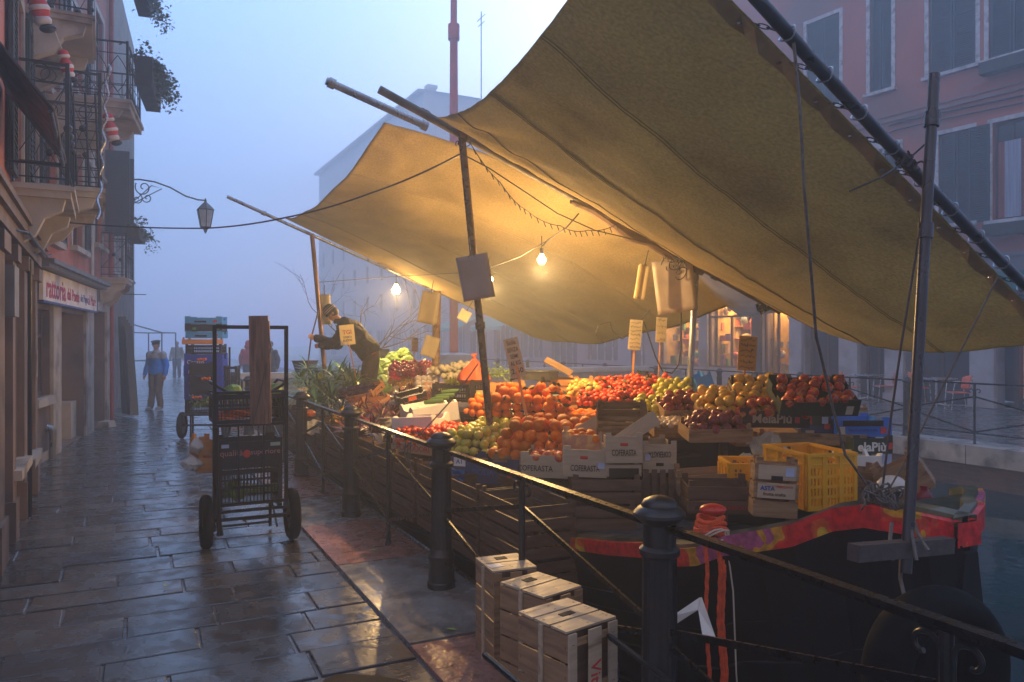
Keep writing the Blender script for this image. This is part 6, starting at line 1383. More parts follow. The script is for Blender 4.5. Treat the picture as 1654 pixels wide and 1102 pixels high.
M_rad = mat('radicchio_leaf', (0.16,0.02,0.045), 0.38, var=0.4, scale=9, island=0.5); M_radw = mat('radicchio_rib', (0.55,0.42,0.34), 0.45, var=0.2); M_cau = mat('cauliflower', (0.66,0.60,0.45), 0.7, var=0.15, scale=30, bump=0.8, bscale=60); M_yel = mat('yellow_flowers', (0.60,0.36,0.03), 0.5, var=0.3, island=0.4); M_blueleaf = mat('blue_green_leaf', (0.07,0.12,0.14), 0.45, var=0.3, island=0.4); M_purple = mat('purple_aubergine', (0.03,0.012,0.05), 0.2, bump=0)
rnd = random.Random(99)
leekp = [(486,612),(500,600),(512,618),(498,628),(530,600),(545,612),(520,632),(552,596),(565,606),(490,640),(510,645),(535,640),(540,625),(575,618),(560,630)]
lw = ['at the far left end of the boat','highest at the left end','left of the brown pole','low behind the first railing post','right of the brown pole, top row','right of the brown pole, middle row','beside the foot of the brown pole','under the worker’s arm','against the worker’s leg','lowest at the left','just above the second railing bar','below the celery','in the middle of the greens','nearest the worker’s boot','in front of the worker']
for i, (u, v) in enumerate(leekp):
    Y = 12.6-0.045*(v-595)*0.9; p = P(u, v+8, Y)
    veg('leek_bunch' if i % 3 else 'celery_bunch', 'bunch of long %s leaves %s' % ('dark green leek' if i % 3 else 'pale green celery', lw[i]), p, lambda b: bunch(b, (0,0,0), 60, 0.44, 0.038, rnd, up=0.55, spread=1.5, curl=0.9), M_leek if i % 3 else M_cel, 'leeks' if i % 3 else 'celery', 'bunches of greens at the left end of the boat', False)
veg('celery_bunch', 'pale celery bunch arching over the tipped crate of aubergines', P(572,628,11.2), lambda b: bunch(b, (0,0,0), 50, 0.45, 0.03, rnd, up=0.9, spread=1.2, curl=1.2), M_cel, 'celery', None, False)
for i, (u, v) in enumerate(((502,634),(518,612))): veg('broccoli', 'yellow green broccoli head %s' % ('below the leeks' if i == 0 else 'between the leeks'), P(u, v, 11.8), lambda b: [b.ell((rnd.gauss(0,.05), rnd.gauss(0,.05), rnd.gauss(0,.03)), 0.04, n=8, m=6) for _ in range(14)], mat('broccoli', (0.25,0.32,0.04), 0.7, bump=0.9, bscale=60), 'broccoli')
# lettuces
def lettuce(b, r=0.13, n=60):
    for _ in range(n):
        a = rnd.uniform(0,6.28); e = rnd.uniform(-0.2,1.4); d = Vector((math.cos(a)*math.cos(e), math.sin(a)*math.cos(e), math.sin(e))); s1 = d.orthogonal().normalized(); s2 = d.cross(s1); c = d*r*rnd.uniform(0.6,1.0); q_ = []
        for k in range(8): t = k*math.pi/4; q_.append(c+(s1*math.cos(t)+s2*math.sin(t))*r*0.45*rnd.uniform(0.8,1.2)-d*r*0.12*(1+0.8*math.cos(3*t)))
        b.add([c+d*0.01]+q_, [(0,k+1,(k+1)%8+1) for k in range(8)])
lp_ = [(618,592),(632,580),(648,574),(624,606),(640,596),(604,600),(655,586),(616,616),(600,586)]
lt = ['under the worker','top of the lettuce heap','top right of the lettuce heap','middle of the heap','right of the middle','left, against the worker','right end beside the wooden slats','bottom of the heap','left end behind the worker']
for i, (u, v) in enumerate(lp_): veg('lettuce', 'green lettuce head, %s' % lt[i], P(u+4, v+2, 12.9-0.01*(v-580)), lambda b: lettuce(b, 0.15), M_let, 'lettuce', 'lettuces right of the worker', False)
# radish, cauliflower, fennel etc
o = crate('crate of red radishes slanting behind the white onions', P(668,622,11.4), 0.75, 0.45, 0.10, 'wood', M_wood, yaw=10, tilt=22)
def pile_simple(kind, o, w, d, h, r, label, group, layers, cat): pile(kind, o, w, d, h, r, label, group, layers, cat=cat)
fr = fruit_mesh('onion'); _tmpl['radish'] = None
b = MB(); b.ell((0,0,0), 1.0, n=10, m=7); b.tube([(0,0,-0.9),(0,0,-1.6)], [0.12,0.02], 5); _tmpl['radish'] = b.mesh('radish', FM['radish'])
pile('radish', o, 0.70, 0.50, 0.12, 0.029, 'small red radish heaped beside the small price card', 'radishes in the slanting crate', 3, jit=0.6, big=0.25)
for i in range(3):
    b = MB(); b.beam(P(652+i*7, 603-i*2, 11.6), P(688+i*8, 580+i*5, 11.9), 0.05, 0.012); tag(b.build('thin_board', M_wood_pale), ['leftmost','middle','rightmost'][i]+' pale slat lying over the radishes', 'slat', 'pale slats over the radishes')
M_wh = mat('white_turnip', (0.62,0.56,0.52), 0.45, var=0.15, second=(0.5,0.35,0.4), sscale=2, samt=0.3)
k = 0
for (u0, v0, n, m_, nm, r) in ((688,612,12,M_wh,'white onion',0.055),(706,600,5,M_wh,'white fennel bulb',0.06),(700,622,8,mat('pink_onion', (0.5,0.3,0.22), 0.45, var=0.3),'pinkish onion',0.05)):
    for j in range(n):
        u, v = u0+(j % 4)*9-12, v0+(j//4)*8
        veg(nm.replace(' ','_'), '%s in the pile left of the wooden bag post' % nm, P(u, v, 10.6-0.02*(v-600)), lambda b: b.ell((0,0,0), (r,r,r*0.85), n=12, m=8), m_, nm, nm+'s left of the wooden post')
cl = ['first','second','third','fourth','fifth','sixth']
for i, (u, v) in enumerate(((716,596),(735,594),(752,592),(768,596),(728,608),(745,606))):
    o = thing('cauliflower', 'pale cauliflower with green leaves, %s from the left behind the black crates' % cl[i], 'cauliflower', P(u, v+2, 10.2), group='cauliflowers behind the black crates')
    b = MB(); [b.ell((rnd.gauss(0,.045), rnd.gauss(0,.045), 0.02+rnd.gauss(0,.02)), 0.04, n=8, m=6) for _ in range(16)]; b.build('curd', M_cau, o)
    b = MB(); bunch(b, (0,0,-0.06), 16, 0.16, 0.06, rnd, up=0.8, spread=1.4, curl=0.2); b.build('leaf_wrap', M_let, o)
for i, (u, v) in enumerate(((722,628),(740,626),(757,628),(730,618))): veg('endive', 'yellow green endive head %s in the black crate' % cl[i], P(u, v, 9.4), lambda b: bunch(b, (0,0,-0.05), 46, 0.15, 0.035, rnd, up=1.0, spread=1.1, curl=0.6), mat('endive_leaf', (0.38,0.40,0.08), 0.5, island=0.3, transl=0.2), 'endive', 'endives in the black crate', False)
o, w, h = pxcrate('black plastic crate of endives behind the foam boxes', 698, 758, 622, 650, 9.0, 0.4, kind='plastic', m=M_pblack); o, w, h = pxcrate('black plastic crate with a yellow tag beside the slanted pole', 760, 790, 616, 650, 8.6, 0.4, kind='plastic', m=M_pblack); sticker(o, 0, 0.1, 0.08, 0.07, y=-0.01, m=M_bag)
b = MB(); b.lathe([(0.17,0),(0.2,0.05),(0.17,0.13),(0.10,0.22),(0.04,0.27),(0.02,0.3),(0.035,0.33)], 22)
b.v = [tuple(Vector(p)*(1+0.22*mnoise.noise(Vector(p)*14))) for p in b.v]
tag(b.build('net_bag', mat('orange_red_net', (0.50,0.09,0.035), 0.5, transl=0.15, bump=0.6, bscale=40), loc=P(766,620,8.9)), 'red orange net bag of squash behind the slanted pole', 'bag')
veg('parsley', 'dark green parsley right of the orange bag', P(806,602,9.4), lambda b: leaves(b, (0,0,0), (0.14,0.1,0.04), 400, 0.03, rnd), M_cel, 'parsley', None, False)
# styrofoam boxes
o, w, h = pxcrate('lower white foam box beside the railing, mostly empty', 632, 700, 672, 702, 7.3, 0.42, kind='foam', m=M_styro, yaw=-20, roll=-4)
o, w, h = pxcrate('upper foam box with grey fish-shaped squash, behind the lower one', 672, 742, 652, 684, 7.9, 0.5, kind='foam', m=M_styro, yaw=24, roll=-8)
o, w, h = pxcrate('small foam box with a round stamp hung at the railing baluster', 581, 616, 694, 722, 8.3, 0.3, kind='foam', m=M_styro, yaw=-6); b = MB(); b.tube([(0.05*math.cos(k*math.pi/8),0,0.05*math.sin(k*math.pi/8)) for k in range(17)], 0.006, 5, caps=False); b.build('printed_stamp', M_blue_ink, o, True, (0,-0.002,h*0.48)); sticker(o, 0, h*0.5, 0.05, 0.02, m=M_blue_ink)
for i in range(4): veg('courgette', 'dark green courgette lying in the upper foam box', P(700+i*9, 652-i*5, 8.0+i*0.05)+Vector((0,0,rnd.uniform(-.01,.02))), lambda b: b.tube([(-0.1,0,0),(-0.09,0.0,0.0),(0,0.0,0.01),(0.1,0,0.02),(0.11,0,0.02)], [0.008,0.022,0.026,0.02,0.006], 8), M_calyx, 'courgette', 'courgettes in the upper foam box')
# radicchio mass: individual heads
rp = [(590,652),(605,648),(620,655),(598,664),(615,668),(632,662),(648,655),(660,662),(642,672),(625,642),(645,640),(662,645),(578,660),(588,676),(606,682),(560,690),(575,700),(600,694)]
rw = ['leftmost of the striped heads','second striped head of the top row','third striped head of the top row','behind the second railing post','left of the lower foam box','above the lower foam box','near the foam box corner','touching the foam box','just left of the foam box rim','below the yellow flowers','right of the yellow flowers','beside the orange tag','left edge above the railing bar','just over the railing bar','over the small foam box','lowest left, behind the railing','lowest middle, behind the railing','beside the small foam box']
def radicchio(o):
    b = MB(); bunch(b, (0,0,0), 44, 0.19, 0.034, rnd, up=0.42, spread=1.3, curl=0.35); b.build('leaf_blades', M_rad, o, False)
    b = MB(); bunch(b, (0,0,0.004), 34, 0.17, 0.011, rnd, up=0.46, spread=1.3, curl=0.33); b.build('white_ribs', M_radw, o, False)
for i, (u, v) in enumerate(rp):
    o = thing('radicchio', 'purple and white striped radicchio head, %s' % rw[i], 'radicchio', S(u, v+6, 0.09), (rnd.uniform(-.5,.5), rnd.uniform(-.5,.5), rnd.uniform(0,6)), 'striped radicchio heads by the railing'); radicchio(o)
# yellow flowers, peppers, blue leaves, aubergine crates
for i, (u, v) in enumerate(((600,640),(612,632),(660,628),(672,622),(560,676),(700,668))): veg('yellow_blossoms', ['bunch of yellow greens beside the pale wrapped crate','bunch of yellow greens above the radicchio','yellow blossoms below the white onions','yellow blossoms right of the cabbage','yellow greens low behind the railing','yellow flowers beside the upper foam box'][i], S(u, v, 0.11), lambda b: leaves(b, (0,0,0.04), (0.10,0.08,0.03), 300, 0.04, rnd), M_yel, 'greens', 'bunches of yellow greens', False)
veg('cabbage', 'round pale cabbage in the middle of the vegetables', S(640,645,0.03)+Vector((0,0,0.05)), lambda b: lettuce(b, 0.13, 70), mat('pale_cabbage', (0.45,0.42,0.25), 0.5, island=0.2, transl=0.2), 'cabbage', None, False)
veg('cabbage', 'light green cabbage at the worker’s knee', P(622,634,10.8), lambda b: lettuce(b, 0.13, 60), M_let, 'cabbage', None, False)
for i, (u, v) in enumerate(((526,664),(540,658),(552,668),(534,672),(512,660))): veg('leek_bunch', 'blue green leaf bunch behind the railing, %s from the left' % cl[i], S(u, v, 0.03), lambda b: bunch(b, (0,0,0), 40, 0.3, 0.03, rnd, up=0.5, spread=1.3, curl=0.6), M_blueleaf, 'leaves', 'blue green leaf bunches', False)
o = crate('tipped wooden crate of purple aubergines below the celery', P(583,648,10.4), 0.46, 0.32, 0.10, 'wood', M_wood_orange, yaw=-22, tilt=26, roll=-12)
for i in range(9): veg('aubergine', 'dark purple aubergine in the tipped crate below the celery', P(556+(i%5)*13, 640-(i//5)*8-(i%5)*3, 10.5), lambda b: b.tube([(-0.08,0,0),(-0.06,0,0),(0,0,0.01),(0.07,0,0.01),(0.085,0,0.01)], [0.01,0.035,0.042,0.028,0.008], 10), M_purple, 'aubergine', 'aubergines in the tipped crate')
crate('wooden crate with greens between the radicchio and the aubergines', P(592,662,9.8), 0.40, 0.30, 0.08, 'wood', M_wood_orange, yaw=-20, tilt=14, roll=-8)
o = crate('dark crate of dried red peppers with an orange tag', P(668,652,9.3), 0.36, 0.26, 0.10, 'plastic', M_pblack, yaw=20, tilt=12, roll=-14); sticker(o, 0.0, 0.07, 0.10, 0.05, y=-0.01, m=mat('orange_tag', (0.7,0.12,0.03), 0.5, bump=0))
for i, (u, v) in enumerate(((650,638),(664,632),(678,640),(690,632),(684,648),(668,650),(700,644),(632,632),(612,642),(586,640),(575,652),(700,656))): veg('chilli_bunch', ['bunch of dark red chillies at the orange tag crate','rusty dried chillies top of the dark crate','red chillies right of the dark crate','brown red chillies by the endive crate','chillies above the upper foam box','chillies inside the dark crate','chillies at the foam box corner','red leaves right of the worker’s boot','brown red leaves in the greens crate','red leaves left of the greens crate','dark red leaves over the railing','chillies behind the foam box'][i], S(u, v, 0.11), lambda b: bunch(b, (0,0,0.02), 56, 0.17, 0.025, rnd, up=0.5, spread=1.6, curl=0.5), mat('dried_chilli', (0.30,0.05,0.025), 0.4, island=0.6, second=(0.45,0.22,0.06), sscale=8, samt=0.5), 'chillies', 'bunches of red chillies and leaves', False)
veg('squash', 'orange squash low behind the first railing bar', P(500,668,10.2), lambda b: b.lathe([(0.01,-0.05),(0.08,-0.03),(0.09,0.01),(0.04,0.05),(0.01,0.05)], 12), FM['orange'], 'squash')
crumple('pale net bag low behind the left railing panel', P(505,690,9.8), 0.22, 0.2, M_paper, 4, (R(50),0,0), 'net_bag', 'bag', 0.3)
crumple('pale paper on the cap of the far left railing post', P(489,632,9.75), 0.12, 0.1, M_bag, 6, (R(20),0,0)).location.z += 0.02
veg('plastic_bowl', 'small pink red bowl at the foot of the brown pole', P(526,650,12.0), lambda b: b.lathe([(0.05,0),(0.09,0.08),(0.095,0.085),(0.08,0.07)], 16), mat('pink_red_plastic', (0.6,0.03,0.08), 0.35), 'bowl')
# ---------- price signs, bags
M_sign = mat('sign_card', (0.50,0.46,0.42), 0.6, var=0.15, scale=8, second=(0.3,0.25,0.2), sscale=5, samt=0.3)
def scribble(o, w, h, n, m, y=-0.004, seed=0, zc=0.0, sz=1.0):
    r = random.Random(seed); b = MB()
    for row in range(n):
        z = zc+h*(0.40-0.8*row/max(1, n-1)); x = -w*0.38
        while x < w*0.36:
            l = w*r.uniform(0.06,0.14)*sz; pts = [(x, y, z), (x+l*0.3, y, z+h*0.35/n*r.uniform(-1,1)), (x+l*0.7, y, z-h*0.35/n*r.uniform(-1,1)), (x+l, y, z)]
            b.tube(pts, w*0.014*sz, 4); x += l*1.35
    b.build('handwriting', m, o)
def price_sign(label, u, v, Y, w, h, rz, stick_to, m=None, n=5, inkm=None, txt=None, yaw=0):
    p = P(u, v, Y); o = thing('price_sign', label, 'price sign', p, (0, R(rz), R(yaw)), 'handwritten price signs on sticks')
    b = MB(); b.box((0,0,0), (w, 0.006, h)); b.build('card', m or M_sign, o)
    inv = o.rotation_euler.to_matrix().inverted(); q_ = inv @ (P(*stick_to)-p)
    b = MB(); b.beam((0,0.012,-h*0.1), (q_.x, q_.y+0.012, q_.z), 0.022, 0.012); b.build('stick', M_wood_orange, o)
    if txt:
        for (t, fz_, ft, mm_) in txt: text(t, h*0.2, mm_, o, (0,-0.004,fz_*h), fit=w*ft, name='handwriting', bold=0.0008)
    else: scribble(o, w, h, n, inkm or M_ink, seed=int(u))
    return o
price_sign('tall slanted grey sign with black handwriting in front of the orange heap', 831, 578, 6.9, 0.135, 0.36, -13, (856,700,6.7), n=6, txt=[('Sicilia',0.38,0.6,M_ink),('SENZA',0.2,0.75,M_ink),('SEMI',0.03,0.5,M_ink),('AL KG',-0.14,0.7,M_ink),('2,50',-0.34,0.8,M_ink)])
price_sign('square card with red and black print on a stick before the worker', 561, 541, 11.4, 0.22, 0.30, -6, (575,612,11.5), m=M_bag, txt=[('TGI',0.12,0.6,M_red_ink),('OFFERTA',-0.12,0.6,M_ink),('BUONE',-0.28,0.6,M_ink)])
price_sign('narrow cream price card above the tomato mound, the left one of two', 1026, 541, 8.2, 0.135, 0.32, 5, (1022,612,8.3), m=M_bag, n=7, inkm=M_ink)
price_sign('smaller cream price card above the tomato mound, the right one of two', 1068, 533, 8.0, 0.11, 0.26, 3, (1063,622,8.1), m=M_bag, n=4, inkm=mat('grey_ink', (0.2,0.17,0.14), 0.6, bump=0))
price_sign('wide orange brown card densely written, above the yellow apples', 1207, 571, 6.9, 0.165, 0.31, 4, (1200,625,7.0), m=mat('ochre_card', (0.50,0.27,0.07), 0.6, var=0.2), n=6)
price_sign('small far white card standing over the radishes', 670, 557, 11.8, 0.10, 0.22, 2, (667,590,11.8), n=4)
def bag(label, u, v, Y, w, h, th, rot, m, group='bundles of paper and plastic bags hanging at the stall', cord=0.15):
    o = thing('hanging_bags', label, 'bags', P(u, v, Y), rot, group); r = random.Random(int(u*3+v))
    for k in range(4):
        b = MB(); t = th/4; a = r.uniform(-0.03,0.03)
        b.grid(lambda i, j: Vector(((i-.5)*w*(1-0.08*k/4), (k-1.5)*t+0.012*math.sin(i*5+k)+0.01*j, (j-.5)*h*(1-0.03*k))), 8, 10)
        x = b.build('bag_layer', m, o, rot=(0,a,0)); x.modifiers.new('t','SOLIDIFY').thickness = t*0.45
    b = MB(); b.tube([(0,0,h*0.48),(0.01,0,h*0.5+cord)], 0.005, 5); b.tube([(-w*0.1,-th*.6,h*0.46),(0,0,h*0.5+.02),(w*0.1,-th*.6,h*0.46)], 0.003, 5); b.build('hook', M_rope_d, o)
    return o
M_bagw = mat('grey_white_bags', (0.42,0.41,0.45), 0.45, var=0.1, bump=0.3, bscale=8, transl=0.15)
bag('thick pad of grey white bags tied to the slanted pole in front of a bulb', 768, 448, 6.55, 0.27, 0.38, 0.05, (0.1, R(-12), 0.1), M_bagw)
bag('glowing cream paper bags hanging by the lone bulb', 693, 497, 10.4, 0.26, 0.44, 0.06, (0, R(9), -0.3), M_bag)
bag('smaller cream bag hanging below the glowing ones on the wooden post', 695, 560, 10.3, 0.20, 0.28, 0.04, (0, R(16), 0.2), M_bag)
bag('small square yellow bag dangling alone left of the slanted pole', 750, 510, 9.5, 0.14, 0.14, 0.03, (0, R(28), 0.2), M_bag)
bag('narrow cream bag roll hanging under the ridge tangle', 1037, 456, 7.6, 0.11, 0.35, 0.05, (0, R(10), 0.2), M_bag)
bag('large pale plastic bag pad beside the second steel post', 1090, 462, 7.7, 0.40, 0.54, 0.05, (0, R(-8), -0.35), mat('pinkish_plastic_bags', (0.45,0.38,0.34), 0.4, bump=0.2, transl=0.4))
bag('white paper bags hooked on the thin brown pole by the worker', 526, 500, 12.2, 0.15, 0.48, 0.06, (0, R(-4), 0.5), M_paper)
crumple('bundle of black and white plastic wedged at the ridge end', P(1236,493,8.2), 0.20, 0.14, mat('black_white_plastic', (0.10,0.12,0.16), 0.25, var=0.9, scale=12), 9, (R(70),R(-30),0), 'plastic_bundle', 'plastic', 0.5)
# orange rope coil with white cord
b = MB(); ro = thing('orange_rope', 'thick orange rope coiled at the bow gunwale and hanging down beside the near post', 'rope', P(1148,850,3.9))
M_orope = mat('orange_rope_fibre', (0.72,0.10,0.03), 0.6, var=0.25, scale=30, bump=0.8, bscale=90, bdist=0.004)
def twist(pts, r, rr=0.006):
    out = MB()
    P_ = [Vector(p) for p in pts]; dense = []
    for a, c in zip(P_, P_[1:]): dense += [a+(c-a)*i/8 for i in range(8)]
    dense.append(P_[-1])
    for s_ in range(3):
        path = []
        for i, p in enumerate(dense):
            d = (dense[min(i+1, len(dense)-1)]-dense[max(i-1, 0)]).normalized(); x = d.orthogonal().normalized(); y = d.cross(x); a = i*0.95+s_*2.094; path.append(p+(x*math.cos(a)+y*math.sin(a))*rr)
        out.tube(path, r, 6)
    return out
for i in range(5):
    pts = [(0.095*math.cos(k*0.524+i)*(1-0.08*i), 0.05*math.sin(k*0.524+i), -0.05+i*0.022+0.012*math.sin(k*1.1+i)) for k in range(13)]; bb = twist(pts, 0.0055, 0.0065); bb.build('coil', M_orope, ro)
for x in (-0.045, 0.02, 0.04):
    pts = [(x, -0.05, -0.05), (x+0.01, -0.07, -0.2), (x+0.0, -0.07, -0.45), (x+0.02, -0.07, -0.7), (x+0.01, -0.06, -1.1), (x, -0.05, -1.4)]; twist(pts, 0.0055, 0.0065).build('hanging_end', M_orope, ro)
b = MB(); b.ell((0.01,0,0.085), (0.07,0.05,0.03)); b.build('red_float', mat('red_rubber', (0.6,0.03,0.02), 0.35), ro)
b = MB(); b.tube([(0.08*math.cos(k*0.5)-0.01, -0.085+0.01*math.sin(k), -0.03+0.035*math.sin(k*0.7)) for k in range(18)], 0.0045, 6); b.tube([(0.05,-0.08,0.0),(0.085,-0.1,-0.3),(0.10,-0.1,-0.7),(0.13,-0.1,-1.1)], 0.004, 6); b.build('white_cord', M_paper, ro)
b = MB(); b.add([P(1085,996,3.3), P(1130,966,3.3), P(1134,966,3.28), P(1156,1030,3.2), P(1135,1029,3.2), P(1128,985,3.27), P(1092,1008,3.3)], [(0,1,5,6),(1,2,3,4,5)])
o = b.build('white_plastic_scrap', M_styro, smooth=False); o.modifiers.new('t','SOLIDIFY').thickness = 0.012; tag(o, 'bent white plastic piece hanging below the orange rope', 'scrap')
# ================================================================ PEOPLE
def remeshed(b, name, m, parent, vox, smooth=4, disp=0.0):
    o = b.build(name, m, parent); o.modifiers.new('r', 'REMESH').voxel_size = vox; o.modifiers['r'].mode = 'VOXEL'; o.modifiers['r'].use_smooth_shade = True
    s_ = o.modifiers.new('s', 'SMOOTH'); s_.iterations = smooth; s_.factor = 0.5
    par = o.parent; bake(o)
    if disp:
        for v in o.data.vertices:
            n = v.normal; v.co += n*disp*(mnoise.noise(v.co*11)+0.5*mnoise.noise(v.co*27))
    o.data.polygons.foreach_set('use_smooth', [True]*len(o.data.polygons)); return o
def V(*a): return Vector(a)
def person(label, loc, yaw, J, coat, legs, shoe, hat=None, hatm=None, hood=False, low=False, coat2=None, sc=1.0, bulk=1.0):
    """J: joints in metres, figure faces local -y, its left is +x"""
    o = thing('person', label, 'person', loc, (0, 0, yaw)); o.scale = (sc, sc, sc)
    hd = V(*J['head']); nk = V(*J['neck']); fw = V(*J['face']).normalized()
    up = (hd-nk).normalized(); sd = up.cross(fw).normalized()*-1; fw = (fw-up*fw.dot(up)).normalized(); sd = fw.cross(up).normalized()
    Rm = Matrix((sd, -fw, up)).transposed().to_4x4()           # local head frame: x side, -y face, z up
    T = Matrix.Translation(hd) @ Rm
    b = MB()
    b.ell((0,0.008,0.025), (0.076,0.092,0.098), T, 20, 14); b.ell((0,-0.02,-0.05), (0.055,0.066,0.062), T, 16, 10); b.ell((0,-0.058,-0.092), (0.026,0.02,0.018), T)
    b.tube([T @ V(0,-0.088,0.02), T @ V(0,-0.112,-0.022)], [0.010,0.016], 8); b.ell((0,-0.102,-0.022), (0.016,0.014,0.011), T)
    b.ell((0,-0.086,-0.055), (0.025,0.01,0.007), T); b.ell((0,-0.084,0.03), (0.05,0.014,0.008), T)
    for sx in (-1, 1): b.ell((sx*0.078,0.012,-0.004), (0.012,0.02,0.032), T)
    b.limb([hd-up*0.05, nk, nk+(V(*J['chest'])-nk)*0.4], [0.056,0.058,0.09])
    b.limb([V(*J['chest']), V(*J['waist']), V(*J['hip'])], [0.11,0.10,0.11])
    for sx, k in ((1,'L'), (-1,'R')):
        sh, el, wr = V(*J['sh'+k]), V(*J['el'+k]), V(*J['wr'+k]); b.limb([V(*J['chest']), sh, el, wr], [0.08,0.05,0.038,0.026])
        hpj, kn, an = V(*J['hp'+k]), V(*J['kn'+k]), V(*J['an'+k]); b.limb([V(*J['hip']), hpj, kn, an], [0.09,0.075,0.05,0.036])
        fwf = V(*J.get('foot', (0,-1,0))); b.limb([an, an+fwf*0.12+V(0,0,-0.05)], [0.034,0.025])
        d = (wr-el).normalized(); hand_d = V(*J.get('hd'+k, tuple(d))).normalized(); pn = V(*J.get('pn'+k, (sx*-1.0,0,0))); pn = (pn-hand_d*pn.dot(hand_d)).normalized(); ac = hand_d.cross(pn).normalized()
        curl = J.get('curl'+k, 0.5)
        for i in range(4):                                  # palm from four rays, then separate fingers
            off = ac*((i-1.5)*0.019); b.limb([wr+off*0.4, wr+hand_d*0.085+off], [0.016,0.012], 8)
            ln = (0.068,0.080,0.075,0.058)[i]; p = wr+hand_d*0.085+off; dd = hand_d.copy(); pts = [p]
            for q_ in (0.45, 0.3, 0.25): dd = (dd+pn*curl*0.9).normalized(); p = p+dd*ln*q_; pts.append(p)
            b.tube(pts, [0.0085,0.008,0.0075,0.006], 8); b.ell(pts[-1], 0.006, n=8, m=6)
        tb_ = wr+hand_d*0.03+ac*(-0.026); td = (hand_d*0.7-ac*0.75+pn*0.5).normalized(); b.tube([tb_, tb_+td*0.03, tb_+td*0.035+(hand_d*0.8+pn*0.5).normalized()*0.028], [0.012,0.010,0.008], 8)
    remeshed(b, 'body', M_skin, o, 0.008 if not low else 0.012, 3)
    for sx in (-1, 1):
        e = MB(); e.ell((sx*0.03,-0.084,0.008), (0.011,0.006,0.007), T, 10, 8); e.build('eye', M_white_ink, o); e = MB(); e.ell((sx*0.03,-0.089,0.008), (0.0055,0.003,0.0055), T, 8, 6); e.build('iris', M_ink, o)
    e = MB(); e.ell((0,-0.088,-0.056), (0.02,0.006,0.004), T); e.build('lips', mat('lips', (0.3,0.08,0.07), 0.5, bump=0), o)
    # jacket
    b = MB(); ch, wa, hp = V(*J['chest']), V(*J['waist']), V(*J['hip'])
    def trunk(b, g=1.0):
        pts = [ch+(nk-ch)*0.75, ch+(nk-ch)*0.3, ch, ch.lerp(wa,0.5), wa, wa.lerp(hp,0.55), hp+(hp-wa)*J.get('skirt',0.25)]
        ws = [0.10,0.185,0.205,0.20,0.19,0.205,0.20]; ds = [0.09,0.125,0.14,0.14,0.13,0.14,0.14]
        for i in range(len(pts)-1):
            for f in (0,0.25,0.5,0.75):
                c = pts[i].lerp(pts[i+1], f); w_ = ws[i]+(ws[i+1]-ws[i])*f; d_ = ds[i]+(ds[i+1]-ds[i])*f
                ax = (pts[min(i+2,6)]-pts[i]).normalized(); xs = V(1,0,0); ys = ax.cross(xs).normalized(); MMx = Matrix((xs, ys, ax)).transposed().to_4x4()
                b.ell(c, (w_*g, d_*g, 0.075), rot=MMx, n=20, m=8)
    trunk(b, bulk)
    for k in 'LR':
        sh, el, wr = V(*J['sh'+k]), V(*J['el'+k]), V(*J['wr'+k]); b.limb([ch.lerp(sh,0.6), sh, sh.lerp(el,0.5), el, el.lerp(wr,0.6), el.lerp(wr,0.93)], [x_*(1+(bulk-1)*0.7) for x_ in (0.10,0.088,0.078,0.068,0.06,0.052)])
    remeshed(b, 'jacket', coat, o, 0.013, 4, 0.010 if bulk == 1.0 else 0.022)
    if coat2:                                             # pale yoke of the jacket
        b = MB(); pts = [ch+(nk-ch)*0.8, ch+(nk-ch)*0.35, ch+V(0,0,0.02)]
        for c, w_, d_ in zip(pts, (0.115,0.205,0.222), (0.105,0.142,0.158)): b.ell(c, (w_, d_, 0.07), n=20, m=8)
        for k in 'LR': sh, el = V(*J['sh'+k]), V(*J['el'+k]); b.limb([ch.lerp(sh,0.6), sh, sh.lerp(el,0.25)], [0.112,0.10,0.088])
        remeshed(b, 'jacket_yoke', coat2, o, 0.013, 4, 0.008)
    c = MB(); c.lathe([(0.085,-0.02),(0.092,0.0),(0.08,0.055),(0.07,0.05)], 18, Matrix.Translation(nk+V(0,0,-0.02))); c.build('collar', coat2 or coat, o)
    b = MB()
    for k in 'LR':
        hpj, kn, an = V(*J['hp'+k]), V(*J['kn'+k]), V(*J['an'+k]); b.limb([hp, hpj, hpj.lerp(kn,0.5), kn, kn.lerp(an,0.5), an+V(0,0,0.01)], [0.13,0.118,0.105,0.085,0.08,0.075])
    b.ell(hp, (0.17,0.13,0.13), n=20, m=10)
    remeshed(b, 'trousers', legs, o, 0.013, 5, 0.012)
    for k in 'LR':
        an = V(*J['an'+k]); f = V(*J.get('foot', (0,-1,0))).normalized(); b = MB(); b.limb([an+V(0,0,-0.03)-f*0.03, an+f*0.06+V(0,0,-0.045), an+f*0.15+V(0,0,-0.055)], [0.05,0.046,0.036]); remeshed(b, 'shoe', shoe, o, 0.009, 3)
    if hat == 'beanie':
        b = MB(); b.lathe([(0.094,-0.01),(0.098,0.0),(0.097,0.03),(0.095,0.035),(0.096,0.05),(0.088,0.09),(0.066,0.125),(0.03,0.145),(0.0,0.15)], 24, T @ Matrix.Translation((0,0.006,0.015)), sy=1.12)
        h_ = b.build('knitted_cap', hatm, o)
        b = MB(); [b.lathe([(r_+0.0015,z),(r_+0.003,z+0.006),(r_+0.0012,z+0.012)], 24, T @ Matrix.Translation((0,0.006,0.015)), sy=1.12) for r_, z in ((0.096,0.03),(0.094,0.058),(0.084,0.085),(0.066,0.108))]; b.build('pale_stripes', M_paper, h_)
    elif hat == 'cap':
        b = MB(); b.lathe([(0.09,0),(0.094,0.012),(0.094,0.05),(0.112,0.066),(0.112,0.082),(0.06,0.098),(0.0,0.10)], 24, T @ Matrix.Translation((0,0.01,0.035)), sy=1.12); h_ = b.build('flat_cap', hatm, o)
